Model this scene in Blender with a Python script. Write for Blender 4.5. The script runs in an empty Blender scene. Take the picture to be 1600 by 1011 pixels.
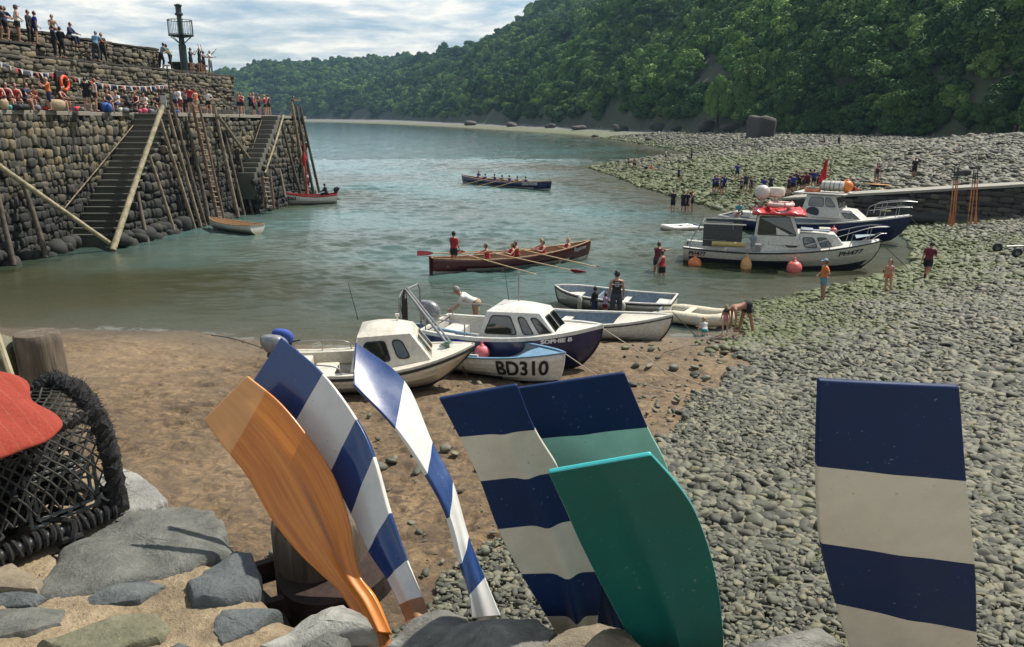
import bpy, bmesh, math, random
import numpy as np
from mathutils import Vector, Matrix, Euler
S = bpy.context.scene
COL = S.collection
R = math.radians

# ------------------------------------------------------------------ camera
FPX, CX, CY = 1200.0, 800.0, 505.5
TH = math.atan(324.5 / FPX)
CZ = 6.9
cam_d = bpy.data.cameras.new('camera')
cam = bpy.data.objects.new('camera', cam_d); COL.objects.link(cam)
cam.location = (0, 0, CZ); cam.rotation_euler = (math.pi / 2 - TH, 0, 0)
cam_d.sensor_width = 36; cam_d.lens = FPX / 1600 * 36
cam_d.clip_start = 0.05; cam_d.clip_end = 9000
S.camera = cam

# ------------------------------------------------------------------ sky + sun
SUN_EL, SUN_AZ = 54.0, 54.0          # azimuth measured from +Y towards +X
w = bpy.data.worlds.new('World'); S.world = w; w.use_nodes = True
nt = w.node_tree; N = nt.nodes; Lk = nt.links; N.clear()
out = N.new('ShaderNodeOutputWorld'); bg = N.new('ShaderNodeBackground')
sky = N.new('ShaderNodeTexSky'); sky.sky_type = 'NISHITA'; sky.sun_disc = False
sky.sun_elevation = R(SUN_EL); sky.sun_rotation = R(SUN_AZ)
sky.air_density = 1.0; sky.dust_density = 0.6; sky.ozone_density = 2.0
tc = N.new('ShaderNodeTexCoord'); sep = N.new('ShaderNodeSeparateXYZ')
Lk.new(tc.outputs['Generated'], sep.inputs[0])
def wmath(op, a, b=None, clamp=False):
    m = N.new('ShaderNodeMath'); m.operation = op; m.use_clamp = clamp
    for k, v in ((0, a), (1, b)):
        if v is None: continue
        if isinstance(v, (int, float)): m.inputs[k].default_value = v
        else: Lk.new(v, m.inputs[k])
    return m.outputs[0]
den = wmath('ADD', wmath('MAXIMUM', sep.outputs[2], 0.0), 0.10)
cmb = N.new('ShaderNodeCombineXYZ')
Lk.new(wmath('DIVIDE', sep.outputs[0], den), cmb.inputs[0])
Lk.new(wmath('DIVIDE', sep.outputs[1], den), cmb.inputs[1])
cn = N.new('ShaderNodeTexNoise'); cn.inputs['Scale'].default_value = 0.95
cn.inputs['Detail'].default_value = 9; cn.inputs['Roughness'].default_value = 0.58
cn.inputs['Distortion'].default_value = 0.25
Lk.new(cmb.outputs[0], cn.inputs['Vector'])
cr = N.new('ShaderNodeValToRGB')
cr.color_ramp.elements[0].position = 0.37; cr.color_ramp.elements[0].color = (0, 0, 0, 1)
cr.color_ramp.elements[1].position = 0.52; cr.color_ramp.elements[1].color = (1, 1, 1, 1)
Lk.new(cn.outputs[0], cr.inputs[0])
cn2 = N.new('ShaderNodeTexNoise'); cn2.inputs['Scale'].default_value = 2.1
cn2.inputs['Detail'].default_value = 8; cn2.inputs['Roughness'].default_value = 0.62
Lk.new(cmb.outputs[0], cn2.inputs['Vector'])
cc = N.new('ShaderNodeValToRGB')
cc.color_ramp.elements[0].position = 0.36; cc.color_ramp.elements[0].color = (5.2, 6.2, 7.0, 1)
cc.color_ramp.elements[1].position = 0.60; cc.color_ramp.elements[1].color = (11.0, 10.6, 9.4, 1)
Lk.new(cn2.outputs[0], cc.inputs[0])
mx = N.new('ShaderNodeMix'); mx.data_type = 'RGBA'
cov = wmath('MULTIPLY', cr.outputs[0], wmath('SUBTRACT', 1.12, wmath('MULTIPLY', sep.outputs[2], 1.0), True), True)
Lk.new(cov, mx.inputs[0]); Lk.new(sky.outputs[0], mx.inputs[6]); Lk.new(cc.outputs[0], mx.inputs[7])
Lk.new(mx.outputs[2], bg.inputs[0]); bg.inputs[1].default_value = 0.085
Lk.new(bg.outputs[0], out.inputs[0])

sd = bpy.data.lights.new('sun', 'SUN'); sd.energy = 4.9; sd.angle = R(0.53); sd.color = (1.0, 0.95, 0.86)
so = bpy.data.objects.new('sun', sd); COL.objects.link(so)
_d = Vector((math.sin(R(SUN_AZ)) * math.cos(R(SUN_EL)), math.cos(R(SUN_AZ)) * math.cos(R(SUN_EL)), math.sin(R(SUN_EL))))
so.rotation_euler = _d.to_track_quat('Z', 'Y').to_euler(); so.location = (40, 20, 60)

S.view_settings.view_transform = 'Standard'; S.view_settings.look = 'None'
S.view_settings.exposure = 0.50; S.view_settings.gamma = 1.0; S.view_settings.use_curve_mapping = False
S.cycles.max_bounces = 6; S.cycles.transparent_max_bounces = 12
S.cycles.volume_bounces = 0
S.cycles.use_denoising = True

# ------------------------------------------------------------------ helpers
ct, st = math.cos(TH), math.sin(TH)
def ray(u, v):
    x = (u - CX) / FPX; y = (CY - v) / FPX
    return (x, ct + y * st, -st + y * ct)
def PZ(u, v, z):
    d = ray(u, v); t = (z - CZ) / d[2]
    return Vector((d[0] * t, d[1] * t, z))
def PT(u, v, t):
    d = ray(u, v); return Vector((d[0] * t, d[1] * t, CZ + d[2] * t))

rng = np.random.default_rng(7)
random.seed(5)

def tag(o, label=None, cat=None, group=None, kind=None):
    if label: o['label'] = label
    if cat: o['category'] = cat
    if group: o['group'] = group
    if kind: o['kind'] = kind
    return o
def empty(name, label, cat, loc=(0, 0, 0), rz=0.0, group=None):
    o = bpy.data.objects.new(name, None); COL.objects.link(o)
    o.empty_display_size = 0.2
    o.location = loc; o.rotation_euler = (0, 0, rz)
    return tag(o, label, cat, group)
def link(name, me, mats=None, parent=None, smooth=False):
    o = bpy.data.objects.new(name, me); COL.objects.link(o)
    if mats is not None:
        for m in (mats if isinstance(mats, (list, tuple)) else [mats]): me.materials.append(m)
    if parent: o.parent = parent
    if smooth:
        me.polygons.foreach_set('use_smooth', [True] * len(me.polygons)); me.update()
    return o
def mesh_np(name, V, F, mi=None, col=None):
    """V (n,3); F list of index arrays or (m,4) ndarray"""
    me = bpy.data.meshes.new(name)
    V = np.asarray(V, dtype=np.float32)
    if isinstance(F, np.ndarray):
        m, k = F.shape
        me.vertices.add(len(V)); me.vertices.foreach_set('co', V.ravel())
        me.loops.add(m * k); me.loops.foreach_set('vertex_index', F.astype(np.int32).ravel())
        me.polygons.add(m)
        me.polygons.foreach_set('loop_start', np.arange(0, m * k, k, dtype=np.int32))
        me.update(calc_edges=True)
    else:
        me.from_pydata([tuple(map(float, v)) for v in V], [], [tuple(int(i) for i in f) for f in F])
        me.update()
    if mi is not None: me.polygons.foreach_set('material_index', np.asarray(mi, dtype=np.int32))
    if col is not None:
        a = me.attributes.new('tone', 'FLOAT', 'POINT'); a.data.foreach_set('value', np.asarray(col, dtype=np.float32))
    me.validate(); me.update()
    return me

class MB:
    """small mesh collector"""
    def __init__(s): s.V = []; s.F = []; s.M = []
    def add(s, V, F, m=0):
        b = len(s.V); s.V += [tuple(v) for v in V]; s.F += [tuple(i + b for i in f) for f in F]; s.M += [m] * len(F)
        return s
    def box(s, c, d, rz=0, m=0, R3=None):
        x, y, z = d[0] / 2, d[1] / 2, d[2] / 2
        P = [Vector((i * x, j * y, k * z)) for i in (-1, 1) for j in (-1, 1) for k in (-1, 1)]
        rot = R3 if R3 is not None else Matrix.Rotation(rz, 3, 'Z')
        P = [rot @ p + Vector(c) for p in P]
        return s.add(P, [(0, 1, 3, 2), (4, 6, 7, 5), (0, 4, 5, 1), (2, 3, 7, 6), (0, 2, 6, 4), (1, 5, 7, 3)], m)
    def tube(s, pts, r, n=8, m=0, cap=True):
        pts = [Vector(p) for p in pts]
        if len(pts) < 2: return s
        rs = r if isinstance(r, (list, tuple, np.ndarray)) else [r] * len(pts)
        V = []; up = None
        for i, p in enumerate(pts):
            t = (pts[min(i + 1, len(pts) - 1)] - pts[max(i - 1, 0)])
            if t.length < 1e-9: t = Vector((0, 0, 1))
            t.normalize()
            if up is None:
                up = Vector((0, 0, 1)) if abs(t.z) < .9 else Vector((1, 0, 0))
            a = up - t * up.dot(t)
            if a.length < 1e-6: a = t.orthogonal()
            a.normalize(); b = t.cross(a); up = a
            for k in range(n):
                an = 2 * math.pi * k / n
                V.append(p + (a * math.cos(an) + b * math.sin(an)) * rs[i])
        F = []
        for i in range(len(pts) - 1):
            for k in range(n):
                F.append((i * n + k, i * n + (k + 1) % n, (i + 1) * n + (k + 1) % n, (i + 1) * n + k))
        if cap:
            F.append(tuple(range(n - 1, -1, -1))); F.append(tuple(range((len(pts) - 1) * n, len(pts) * n)))
        return s.add(V, F, m)
    def lathe(s, prof, n=20, c=(0, 0, 0), axis='Z', m=0):
        V = []
        for (r, h) in prof:
            for k in range(n):
                a = 2 * math.pi * k / n
                q = (r * math.cos(a), r * math.sin(a), h)
                if axis == 'X': q = (q[2], q[0], q[1])
                if axis == 'Y': q = (q[0], q[2], q[1])
                V.append((q[0] + c[0], q[1] + c[1], q[2] + c[2]))
        F = []
        for i in range(len(prof) - 1):
            for k in range(n):
                F.append((i * n + k, i * n + (k + 1) % n, (i + 1) * n + (k + 1) % n, (i + 1) * n + k))
        F.append(tuple(range(n - 1, -1, -1))); F.append(tuple(range((len(prof) - 1) * n, len(prof) * n)))
        return s.add(V, F, m)
    def ball(s, c, r, n=12, m=0):
        rr = r if isinstance(r, (tuple, list)) else (r, r, r)
        V = []; k2 = n // 2
        for i in range(k2 + 1):
            ph = math.pi * i / k2
            for j in range(n):
                a = 2 * math.pi * j / n
                V.append((c[0] + rr[0] * math.sin(ph) * math.cos(a), c[1] + rr[1] * math.sin(ph) * math.sin(a), c[2] + rr[2] * math.cos(ph)))
        F = [(i * n + j, (i + 1) * n + j, (i + 1) * n + (j + 1) % n, i * n + (j + 1) % n) for i in range(k2) for j in range(n)]
        return s.add(V, F, m)
    def torus(s, c, R0, r0, n=24, k=8, m=0, rot=None, z=1.0):
        V = []
        rot = rot or Matrix.Identity(3)
        for i in range(n):
            a = 2 * math.pi * i / n
            for j in range(k):
                b = 2 * math.pi * j / k
                p = Vector(((R0 + r0 * math.cos(b)) * math.cos(a), (R0 + r0 * math.cos(b)) * math.sin(a), r0 * math.sin(b) * z))
                V.append(rot @ p + Vector(c))
        F = [(i * k + j, ((i + 1) % n) * k + j, ((i + 1) % n) * k + (j + 1) % k, i * k + (j + 1) % k) for i in range(n) for j in range(k)]
        return s.add(V, F, m)
    def prism(s, poly, z0, z1, m=0):
        n = len(poly); zz0 = z0 if isinstance(z0, (list, tuple)) else [z0] * n; zz1 = z1 if isinstance(z1, (list, tuple)) else [z1] * n
        V = [(p[0], p[1], a) for p, a in zip(poly, zz0)] + [(p[0], p[1], a) for p, a in zip(poly, zz1)]
        F = [tuple(range(n - 1, -1, -1)), tuple(range(n, 2 * n))] + [(i, (i + 1) % n, n + (i + 1) % n, n + i) for i in range(n)]
        return s.add(V, F, m)
    def mesh(s, name, fix=True):
        me = bpy.data.meshes.new(name); me.from_pydata([tuple(v) for v in s.V], [], s.F)
        me.polygons.foreach_set('material_index', s.M)
        if fix:
            bm = bmesh.new(); bm.from_mesh(me)
            bmesh.ops.remove_doubles(bm, verts=bm.verts, dist=1e-5)
            bmesh.ops.recalc_face_normals(bm, faces=bm.faces)
            bm.to_mesh(me); bm.free()
        me.update(); return me
    def build(s, name, mats, parent=None, smooth=False, bevel=0, fix=True):
        o = link(name, s.mesh(name, fix), mats, parent)
        if smooth:
            o.data.polygons.foreach_set('use_smooth', [True] * len(o.data.polygons))
            try: o.data.set_sharp_from_angle(angle=R(38))
            except Exception: pass
        if bevel:
            b = o.modifiers.new('bevel', 'BEVEL'); b.width = bevel; b.segments = 2; b.limit_method = 'ANGLE'; b.angle_limit = R(35)
        return o
def catmull(pts, n):
    pts = [Vector(p) for p in pts]; out = []
    P = [pts[0] * 2 - pts[1]] + pts + [pts[-1] * 2 - pts[-2]]
    for i in range(1, len(P) - 2):
        for k in range(n):
            t = k / n; a, b, c, d = P[i - 1], P[i], P[i + 1], P[i + 2]
            out.append(0.5 * ((2 * b) + (c - a) * t + (2 * a - 5 * b + 4 * c - d) * t * t + (3 * b - a - 3 * c + d) * t ** 3))
    out.append(pts[-1]); return out

# ------------------------------------------------------------------ materials
def newmat(name):
    m = bpy.data.materials.new(name); m.use_nodes = True
    nt = m.node_tree; b = nt.nodes['Principled BSDF']
    return m, nt, b
def nd(nt, t, **kw):
    n = nt.nodes.new(t)
    for k, v in kw.items():
        if k.startswith('i_'): n.inputs[k[2:].replace('_', ' ')].default_value = v
        else: setattr(n, k, v)
    return n
def ramp(nt, src, stops):
    r = nt.nodes.new('ShaderNodeValToRGB'); e = r.color_ramp.elements
    while len(e) < len(stops): e.new(0.5)
    for k, (p, c) in enumerate(stops):
        e[k].position = p; e[k].color = (c[0], c[1], c[2], 1) if not isinstance(c, (int, float)) else (c, c, c, 1)
    nt.links.new(src, r.inputs[0]); return r.outputs[0]
def mixc(nt, f, a, b, mode='MIX'):
    m = nt.nodes.new('ShaderNodeMix'); m.data_type = 'RGBA'; m.blend_type = mode
    for i, v in ((0, f), (6, a), (7, b)):
        if isinstance(v, (int, float)): m.inputs[i].default_value = v
        elif isinstance(v, tuple): m.inputs[i].default_value = (v[0], v[1], v[2], 1)
        else: nt.links.new(v, m.inputs[i])
    return m.outputs[2]
def mth(nt, op, a, b=None, clamp=False):
    m = nt.nodes.new('ShaderNodeMath'); m.operation = op; m.use_clamp = clamp
    for k, v in ((0, a), (1, b)):
        if v is None: continue
        if isinstance(v, (int, float)): m.inputs[k].default_value = v
        else: nt.links.new(v, m.inputs[k])
    return m.outputs[0]
def noise(nt, scale, detail=5, rough=.6, coord=None, dist=0.0, vec=None):
    n = nt.nodes.new('ShaderNodeTexNoise'); n.inputs['Scale'].default_value = scale
    n.inputs['Detail'].default_value = detail; n.inputs['Roughness'].default_value = rough; n.inputs['Distortion'].default_value = dist
    if vec is not None: nt.links.new(vec, n.inputs['Vector'])
    elif coord == 'pos':
        g = nt.nodes.new('ShaderNodeNewGeometry'); nt.links.new(g.outputs['Position'], n.inputs['Vector'])
    elif coord == 'obj':
        g = nt.nodes.new('ShaderNodeTexCoord'); nt.links.new(g.outputs['Object'], n.inputs['Vector'])
    return n.outputs[0]
def bump(nt, b, h, strength=.3, dist=.02):
    n = nt.nodes.new('ShaderNodeBump'); n.inputs['Strength'].default_value = strength; n.inputs['Distance'].default_value = dist
    nt.links.new(h, n.inputs['Height']); nt.links.new(n.outputs[0], b.inputs['Normal'])
def paint(name, c, rough=.4, wear=.12, scale=9.0, metal=0.0, coat=0.0, bmp=.06, dirt=None):
    m, nt, b = newmat(name)
    n = noise(nt, scale, 6, .65, 'obj'); n2 = noise(nt, scale * 9, 3, .6, 'obj')
    dk = dirt or tuple(x * (1 - wear * 2.2) for x in c)
    lt = tuple(min(1, x * (1 + wear)) for x in c)
    f = ramp(nt, n, [(.32, 0.0), (.68, 1.0)])
    cc = mixc(nt, f, dk, lt)
    cc = mixc(nt, ramp(nt, n2, [(.66, 0.0), (.74, .35)]), cc, tuple(x * .55 for x in c))
    nt.links.new(cc, b.inputs['Base Color'])
    b.inputs['Metallic'].default_value = metal; b.inputs['Coat Weight'].default_value = coat
    b.inputs['Coat Roughness'].default_value = .12
    rr = mth(nt, 'ADD', mth(nt, 'MULTIPLY', n, .25), rough - .12, True); nt.links.new(rr, b.inputs['Roughness'])
    bump(nt, b, n, bmp, .01)
    return m
_mc = {}
def pm(name, c, rough=.5, **k):
    if name not in _mc: _mc[name] = paint(name, c, rough, **k)
    return _mc[name]
def glassm(name='window_glass', tint=(.02, .03, .035)):
    if name in _mc: return _mc[name]
    m, nt, b = newmat(name)
    g = nd(nt, 'ShaderNodeBsdfGlossy'); g.inputs['Roughness'].default_value = .04
    t = nd(nt, 'ShaderNodeBsdfTransparent'); t.inputs[0].default_value = (.20, .23, .24, 1)
    f = nd(nt, 'ShaderNodeFresnel'); f.inputs[0].default_value = 1.6
    mx = nd(nt, 'ShaderNodeMixShader'); o = nt.nodes['Material Output']
    nt.links.new(mth(nt, 'ADD', f.outputs[0], .07, True), mx.inputs[0]); nt.links.new(t.outputs[0], mx.inputs[1]); nt.links.new(g.outputs[0], mx.inputs[2])
    nt.links.new(mx.outputs[0], o.inputs[0]); _mc[name] = m; return m
def stone_mat(name, base, dark, light, zweed=None, weed=(.02, .022, .015), lichen=None, scale=6.0, objrand=False, rough=.85, bm=.6):
    m, nt, b = newmat(name)
    n = noise(nt, scale, 8, .68, 'pos'); n2 = noise(nt, scale * .22, 4, .6, 'pos')
    if objrand: tone = nd(nt, 'ShaderNodeObjectInfo').outputs['Random']
    else:
        a = nd(nt, 'ShaderNodeAttribute'); a.attribute_name = 'tone'; tone = a.outputs['Fac']
    c = ramp(nt, tone, [(0.0, dark), (.45, base), (.8, light), (1.0, tuple(x * y for x, y in zip(light, (1.12, 1.0, .82))))])
    c = mixc(nt, ramp(nt, n, [(.35, 0.0), (.7, .75)]), c, mixc(nt, .5, c, dark))
    c = mixc(nt, ramp(nt, n, [(.60, 0.0), (.72, .45)]), c, light)
    if lichen: c = mixc(nt, ramp(nt, n2, [(.54, 0.0), (.62, .75)]), c, lichen)
    if zweed is not None:
        g = nd(nt, 'ShaderNodeNewGeometry'); sp = nd(nt, 'ShaderNodeSeparateXYZ'); nt.links.new(g.outputs['Position'], sp.inputs[0])
        zz = mth(nt, 'ADD', sp.outputs[2], mth(nt, 'MULTIPLY', n2, 3.4))
        f = ramp(nt, mth(nt, 'DIVIDE', zz, 10.0), [((zweed + .9) / 10, .93), ((zweed + 3.0) / 10, 0.0)])
        c = mixc(nt, f, c, mixc(nt, n, weed, tuple(x * 2.2 for x in weed)))
    nt.links.new(c, b.inputs['Base Color']); b.inputs['Roughness'].default_value = rough
    bump(nt, b, n, bm, .03)
    return m

# ------------------------------------------------------------------ instancing for uncountable stuff
def scatter(name, pts, rot, scl, idx, protos, seedcol=None):
    me = mesh_np(name, pts, []) if False else bpy.data.meshes.new(name)
    n = len(pts); me.vertices.add(n); me.vertices.foreach_set('co', np.asarray(pts, np.float32).ravel())
    a = me.attributes.new('rot', 'FLOAT_VECTOR', 'POINT'); a.data.foreach_set('vector', np.asarray(rot, np.float32).ravel())
    a = me.attributes.new('scl', 'FLOAT_VECTOR', 'POINT'); a.data.foreach_set('vector', np.asarray(scl, np.float32).ravel())
    a = me.attributes.new('pick', 'INT', 'POINT'); a.data.foreach_set('value', np.asarray(idx, np.int32))
    me.update()
    o = bpy.data.objects.new(name, me); COL.objects.link(o)
    c = bpy.data.collections.new(name + '_kinds')
    for k, p in enumerate(protos):
        p.name = '%s_kind_%02d' % (name, k); c.objects.link(p)
    g = bpy.data.node_groups.new(name + '_scatter', 'GeometryNodeTree')
    g.interface.new_socket('Geometry', in_out='INPUT', socket_type='NodeSocketGeometry')
    g.interface.new_socket('Geometry', in_out='OUTPUT', socket_type='NodeSocketGeometry')
    gi = g.nodes.new('NodeGroupInput'); go = g.nodes.new('NodeGroupOutput')
    ip = g.nodes.new('GeometryNodeInstanceOnPoints'); ci = g.nodes.new('GeometryNodeCollectionInfo')
    ci.inputs['Collection'].default_value = c; ci.inputs['Separate Children'].default_value = True; ci.inputs['Reset Children'].default_value = True
    ip.inputs['Pick Instance'].default_value = True
    def na(t, nm):
        x = g.nodes.new('GeometryNodeInputNamedAttribute'); x.data_type = t; x.inputs[0].default_value = nm; return x.outputs[0]
    e = g.nodes.new('FunctionNodeEulerToRotation'); g.links.new(na('FLOAT_VECTOR', 'rot'), e.inputs[0])
    g.links.new(e.outputs[0], ip.inputs['Rotation']); g.links.new(na('FLOAT_VECTOR', 'scl'), ip.inputs['Scale'])
    g.links.new(na('INT', 'pick'), ip.inputs['Instance Index'])
    g.links.new(gi.outputs[0], ip.inputs['Points']); g.links.new(ci.outputs[0], ip.inputs['Instance'])
    g.links.new(ip.outputs[0], go.inputs[0])
    md = o.modifiers.new('scatter', 'NODES'); md.node_group = g
    return o
def proto(me, mats):
    for m in (mats if isinstance(mats, (list, tuple)) else [mats]): me.materials.append(m)
    return bpy.data.objects.new('kind', me)
# ================================================================== TERRAIN
SHORE_PX = [(-500, 497), (-200, 505), (0, 513), (200, 516), (340, 523), (430, 537), (560, 545), (760, 543), (900, 530), (1000, 528),
            (1060, 527), (1110, 526), (1185, 500), (1240, 480), (1300, 470), (1370, 455), (1430, 441), (1485, 415), (1475, 385),
            (1440, 354), (1340, 338), (1270, 337), (1215, 334), (1175, 333), (1130, 319), (1080, 306), (1020, 290), (985, 276), (955, 267),
            (938, 262), (955, 256), (1000, 252), (1060, 250), (1100, 247), (1085, 238), (1030, 228), (960, 217), (900, 210),
            (800, 204), (700, 198), (600, 193.5), (500, 190.5), (400, 189), (200, 188.4), (0, 188.2)]
SH = [tuple(PZ(u, v, 0)[:2]) for u, v in SHORE_PX]
SH = [(-400.0, 28.0), (-60.0, 27.0)] + SH[0:] + [(-1800.0, 1350.0), (-2600.0, 700.0), (-2600.0, 28.0)]
SHa = np.array(SH)
def seg_dist(X, Y, P, closed=True):
    d = np.full(X.shape, 1e9); n = len(P)
    for i in range(n if closed else n - 1):
        a = P[i]; b = P[(i + 1) % n]
        ex, ey = b[0] - a[0], b[1] - a[1]; L2 = ex * ex + ey * ey + 1e-9
        t = np.clip(((X - a[0]) * ex + (Y - a[1]) * ey) / L2, 0, 1)
        d = np.minimum(d, np.hypot(X - a[0] - t * ex, Y - a[1] - t * ey))
    return d
def inside(X, Y, P):
    c = np.zeros(X.shape, bool); n = len(P); j = n - 1
    for i in range(n):
        xi, yi = P[i]; xj, yj = P[j]
        if yi != yj:
            k = ((yi > Y) != (yj > Y)) & (X < (xj - xi) * (Y - yi) / (yj - yi) + xi)
            c ^= k
        j = i
    return c
FOOT = [(2600, 30), (2100, 70), (1750, 100), (1620, 128), (1480, 155), (1320, 190), (1190, 220), (1100, 240), (950, 330), (800, 480), (700, 690), (620, 980), (480, 1230), (300, 1380), (0, 1480), (-500, 1560)]
FT = [((u - 800) / 1200 * t, t * .992) for u, t in FOOT]
HP = [(3000.0, -300.0), (300.0, -200.0)] + FT + [(-4000.0, 1500.0), (-4000.0, 5200.0), (4200.0, 5200.0)]
_ph = rng.uniform(0, 6.28, 60); _dr = rng.uniform(0, 6.28, 60)
def fbm(X, Y, wl, oct=4, s=0):
    r = 0; a = 1; tot = 0
    for o in range(oct):
        for k in range(3):
            i = (s + o * 3 + k) % 60
            w_ = wl / (1.9 ** o) * (1 + .25 * k)
            r = r + a * np.sin((X * math.cos(_dr[i]) + Y * math.sin(_dr[i])) * 6.283 / w_ + _ph[i] + 1.3 * np.sin((X * math.sin(_dr[i]) - Y * math.cos(_dr[i])) * 4.1 / w_ + _ph[(i + 7) % 60]))
            tot += a
        a *= .55
    return r / tot
def ground(X, Y):
    X = np.asarray(X, float); Y = np.asarray(Y, float)
    d = seg_dist(X, Y, SH); water = inside(X, Y, SH)
    r = np.hypot(X, Y)
    k = np.interp(r, [0, 90, 200, 600], [1, .85, .7, .5])
    land = (2.5 * (1 - np.exp(-d / 13)) + .022 * np.minimum(d, 90)) * k
    land = land + .10 * fbm(X, Y, 9, 2, 3) * np.clip(d / 4, 0, 1) * np.clip((r - 3) / 10, 0, 1)
    # storm bank of big stones behind the slipway
    bank = np.exp(-((X - 62) / 22) ** 2 - ((Y - 78) / 30) ** 2) * 2.4
    land = land + bank * np.clip(d / 10, 0, 1)
    sea = -np.minimum(.055 * d, 4.0)
    # silted bed at the foot of the pier
    dp = np.maximum(X - (-21.3 + .12245 * (Y - 45.5)), 0) + np.maximum(Y - 72, 0) * .5
    sea = np.maximum(sea, -(.35 + .10 * dp))
    z = np.where(water, sea, land)
    ins = inside(X, Y, HP); e = seg_dist(X, Y, HP) * ins
    ridge = 128 + 26 * fbm(X, Y, 520, 2, 11) + np.interp(X, [-700, -350, -100, -40, 60, 250], [-48, -38, -30, -20, 14, 44])
    n = fbm(X, Y, 150, 3, 20)
    hs = ridge * (1 - np.exp(-e * (.95 + .25 * n) / 128)) + np.minimum(e, 9) * .55 + np.clip(e / 40, 0, 1) * 11 * n * np.clip(r / 400, .45, 1)
    z = np.where(ins, z + np.maximum(hs, 0), z)
    return z
def gz(x, y): return float(ground(np.array([x]), np.array([y]))[0])
def PG(u, v):
    """point of the ground seen at pixel u,v"""
    d = ray(u, v); t = np.concatenate([np.arange(3, 200, .06), np.arange(200, 1500, .6)])
    z = ground(d[0] * t, d[1] * t); zr = CZ + d[2] * t
    k = np.argmax(zr < z)
    t0 = t[k] if (zr < z).any() else 60.
    return Vector((d[0] * t0, d[1] * t0, CZ + d[2] * t0))

ang = np.concatenate([np.radians(np.linspace(-100, -38, 40)), np.radians(np.linspace(-37.8, 38, 620)), np.radians(np.linspace(38.6, 100, 60))])
rad = np.concatenate([[0.6], np.geomspace(1.5, 3.5, 20), np.geomspace(3.53, 27, 560), np.geomspace(27.4, 60, 90), np.geomspace(60.8, 420, 260), np.geomspace(424, 2600, 240), [3200, 4500]])
A, Rr = np.meshgrid(ang, rad); GX = np.sin(A) * Rr; GY = np.cos(A) * Rr
GZ = ground(GX, GY)
na_, nr_ = len(ang), len(rad)
idx = np.arange(na_ * nr_).reshape(nr_, na_)
Fq = np.stack([idx[:-1, :-1], idx[:-1, 1:], idx[1:, 1:], idx[1:, :-1]], -1).reshape(-1, 4)[:, ::-1]
def vnoise(x, y, seed=0):
    xi = np.floor(x).astype(np.int64); yi = np.floor(y).astype(np.int64); fx_ = x - xi; fy_ = y - yi
    def h(a, b):
        n = (a * 374761393 + b * 668265263 + seed * 1442695041) & 0xffffffff; n = ((n ^ (n >> 13)) * 1274126177) & 0xffffffff; return ((n ^ (n >> 16)) & 0xffff) / 65535.0
    u = fx_ * fx_ * (3 - 2 * fx_); v = fy_ * fy_ * (3 - 2 * fy_)
    return (h(xi, yi) * (1 - u) + h(xi + 1, yi) * u) * (1 - v) + (h(xi, yi + 1) * (1 - u) + h(xi + 1, yi + 1) * u) * v
near = np.clip((30 - Rr) / 8, 0, 1) * (GZ > -.1)
foot = sum(np.clip((vnoise(GX * f, GY * f, k) - .62) * 4, 0, 1) * a for k, (f, a) in enumerate(((2.3, .055), (3.6, .05), (6.1, .03))))
fine = sum((vnoise(GX * f, GY * f, 10 + k) - .5) * a for k, (f, a) in enumerate(((1.1, .05), (5, .022), (11, .014), (23, .008))))
GZ = GZ + near * (fine - foot)
V = np.stack([GX, GY, GZ], -1).reshape(-1, 3)
# small clods on the sand near by
me = mesh_np('ground', V, Fq)
# sand / pebble mask + hill mask as point attributes
SANDPX = [(-900, 700), (-400, 470), (0, 470), (430, 480), (900, 490), (1150, 500), (1185, 520), (1150, 540), (1185, 570), (1150, 605), (1100, 635), (1060, 680), (960, 740), (880, 800), (800, 860), (760, 900), (700, 1011), (300, 1100), (-900, 1100)]
SANDW = [tuple((PZ(u, v, 0.0) if v < 520 or u < 0 else PG(u, v))[:2]) for u, v in SANDPX]
def sandf(X, Y):
    X = np.asarray(X, float); Y = np.asarray(Y, float)
    s = seg_dist(X, Y, SANDW) * np.where(inside(X, Y, SANDW), 1, -1)
    return s + .35 * fbm(X, Y, 2.2, 3, 31)
sm = np.clip(sandf(V[:, 0], V[:, 1]) / .5 + .5, 0, 1)
hm = inside(V[:, 0], V[:, 1], HP).astype(float)
sdW = seg_dist(V[:, 0], V[:, 1], SH) * np.where(inside(V[:, 0], V[:, 1], SH), -1, 1)
for nm, arr in (('sand', sm), ('hill', hm), ('shore', sdW)):
    a = me.attributes.new(nm, 'FLOAT', 'POINT'); a.data.foreach_set('value', arr.astype(np.float32))
m, nt, b = newmat('ground_mat')
def attr(nt, n):
    a = nd(nt, 'ShaderNodeAttribute'); a.attribute_name = n; return a.outputs['Fac']
g = nd(nt, 'ShaderNodeNewGeometry'); pos = g.outputs['Position']
n1 = noise(nt, .9, 8, .68, vec=pos); n2 = noise(nt, 3.6, 8, .72, vec=pos, dist=.5); n3 = noise(nt, .06, 5, .6, vec=pos)
sand = ramp(nt, n1, [(.34, (.080, .053, .026)), (.50, (.168, .108, .050)), (.66, (.245, .163, .080))])
sand = mixc(nt, ramp(nt, n2, [(.47, 0.0), (.60, .85)]), sand, (.070, .043, .024))
n4 = noise(nt, 6.0, 9, .80, vec=pos, dist=.9); sand = mixc(nt, ramp(nt, n4, [(.48, 0.0), (.56, .85)]), sand, (.055, .034, .018)); sand = mixc(nt, ramp(nt, n4, [(.34, .7), (.42, 0.0)]), sand, (.33, .235, .135))
shr = attr(nt, 'shore')
wetn = mth(nt, 'ADD', shr, mth(nt, 'MULTIPLY', n1, -2.5))
sand = mixc(nt, ramp(nt, mth(nt, 'MULTIPLY', wetn, .25), [(.0, .75), (.55, .0)]), sand, (.080, .066, .046))
sand = mixc(nt, ramp(nt, n3, [(.44, 0.0), (.58, .28)]), sand, (.40, .30, .185))
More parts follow.
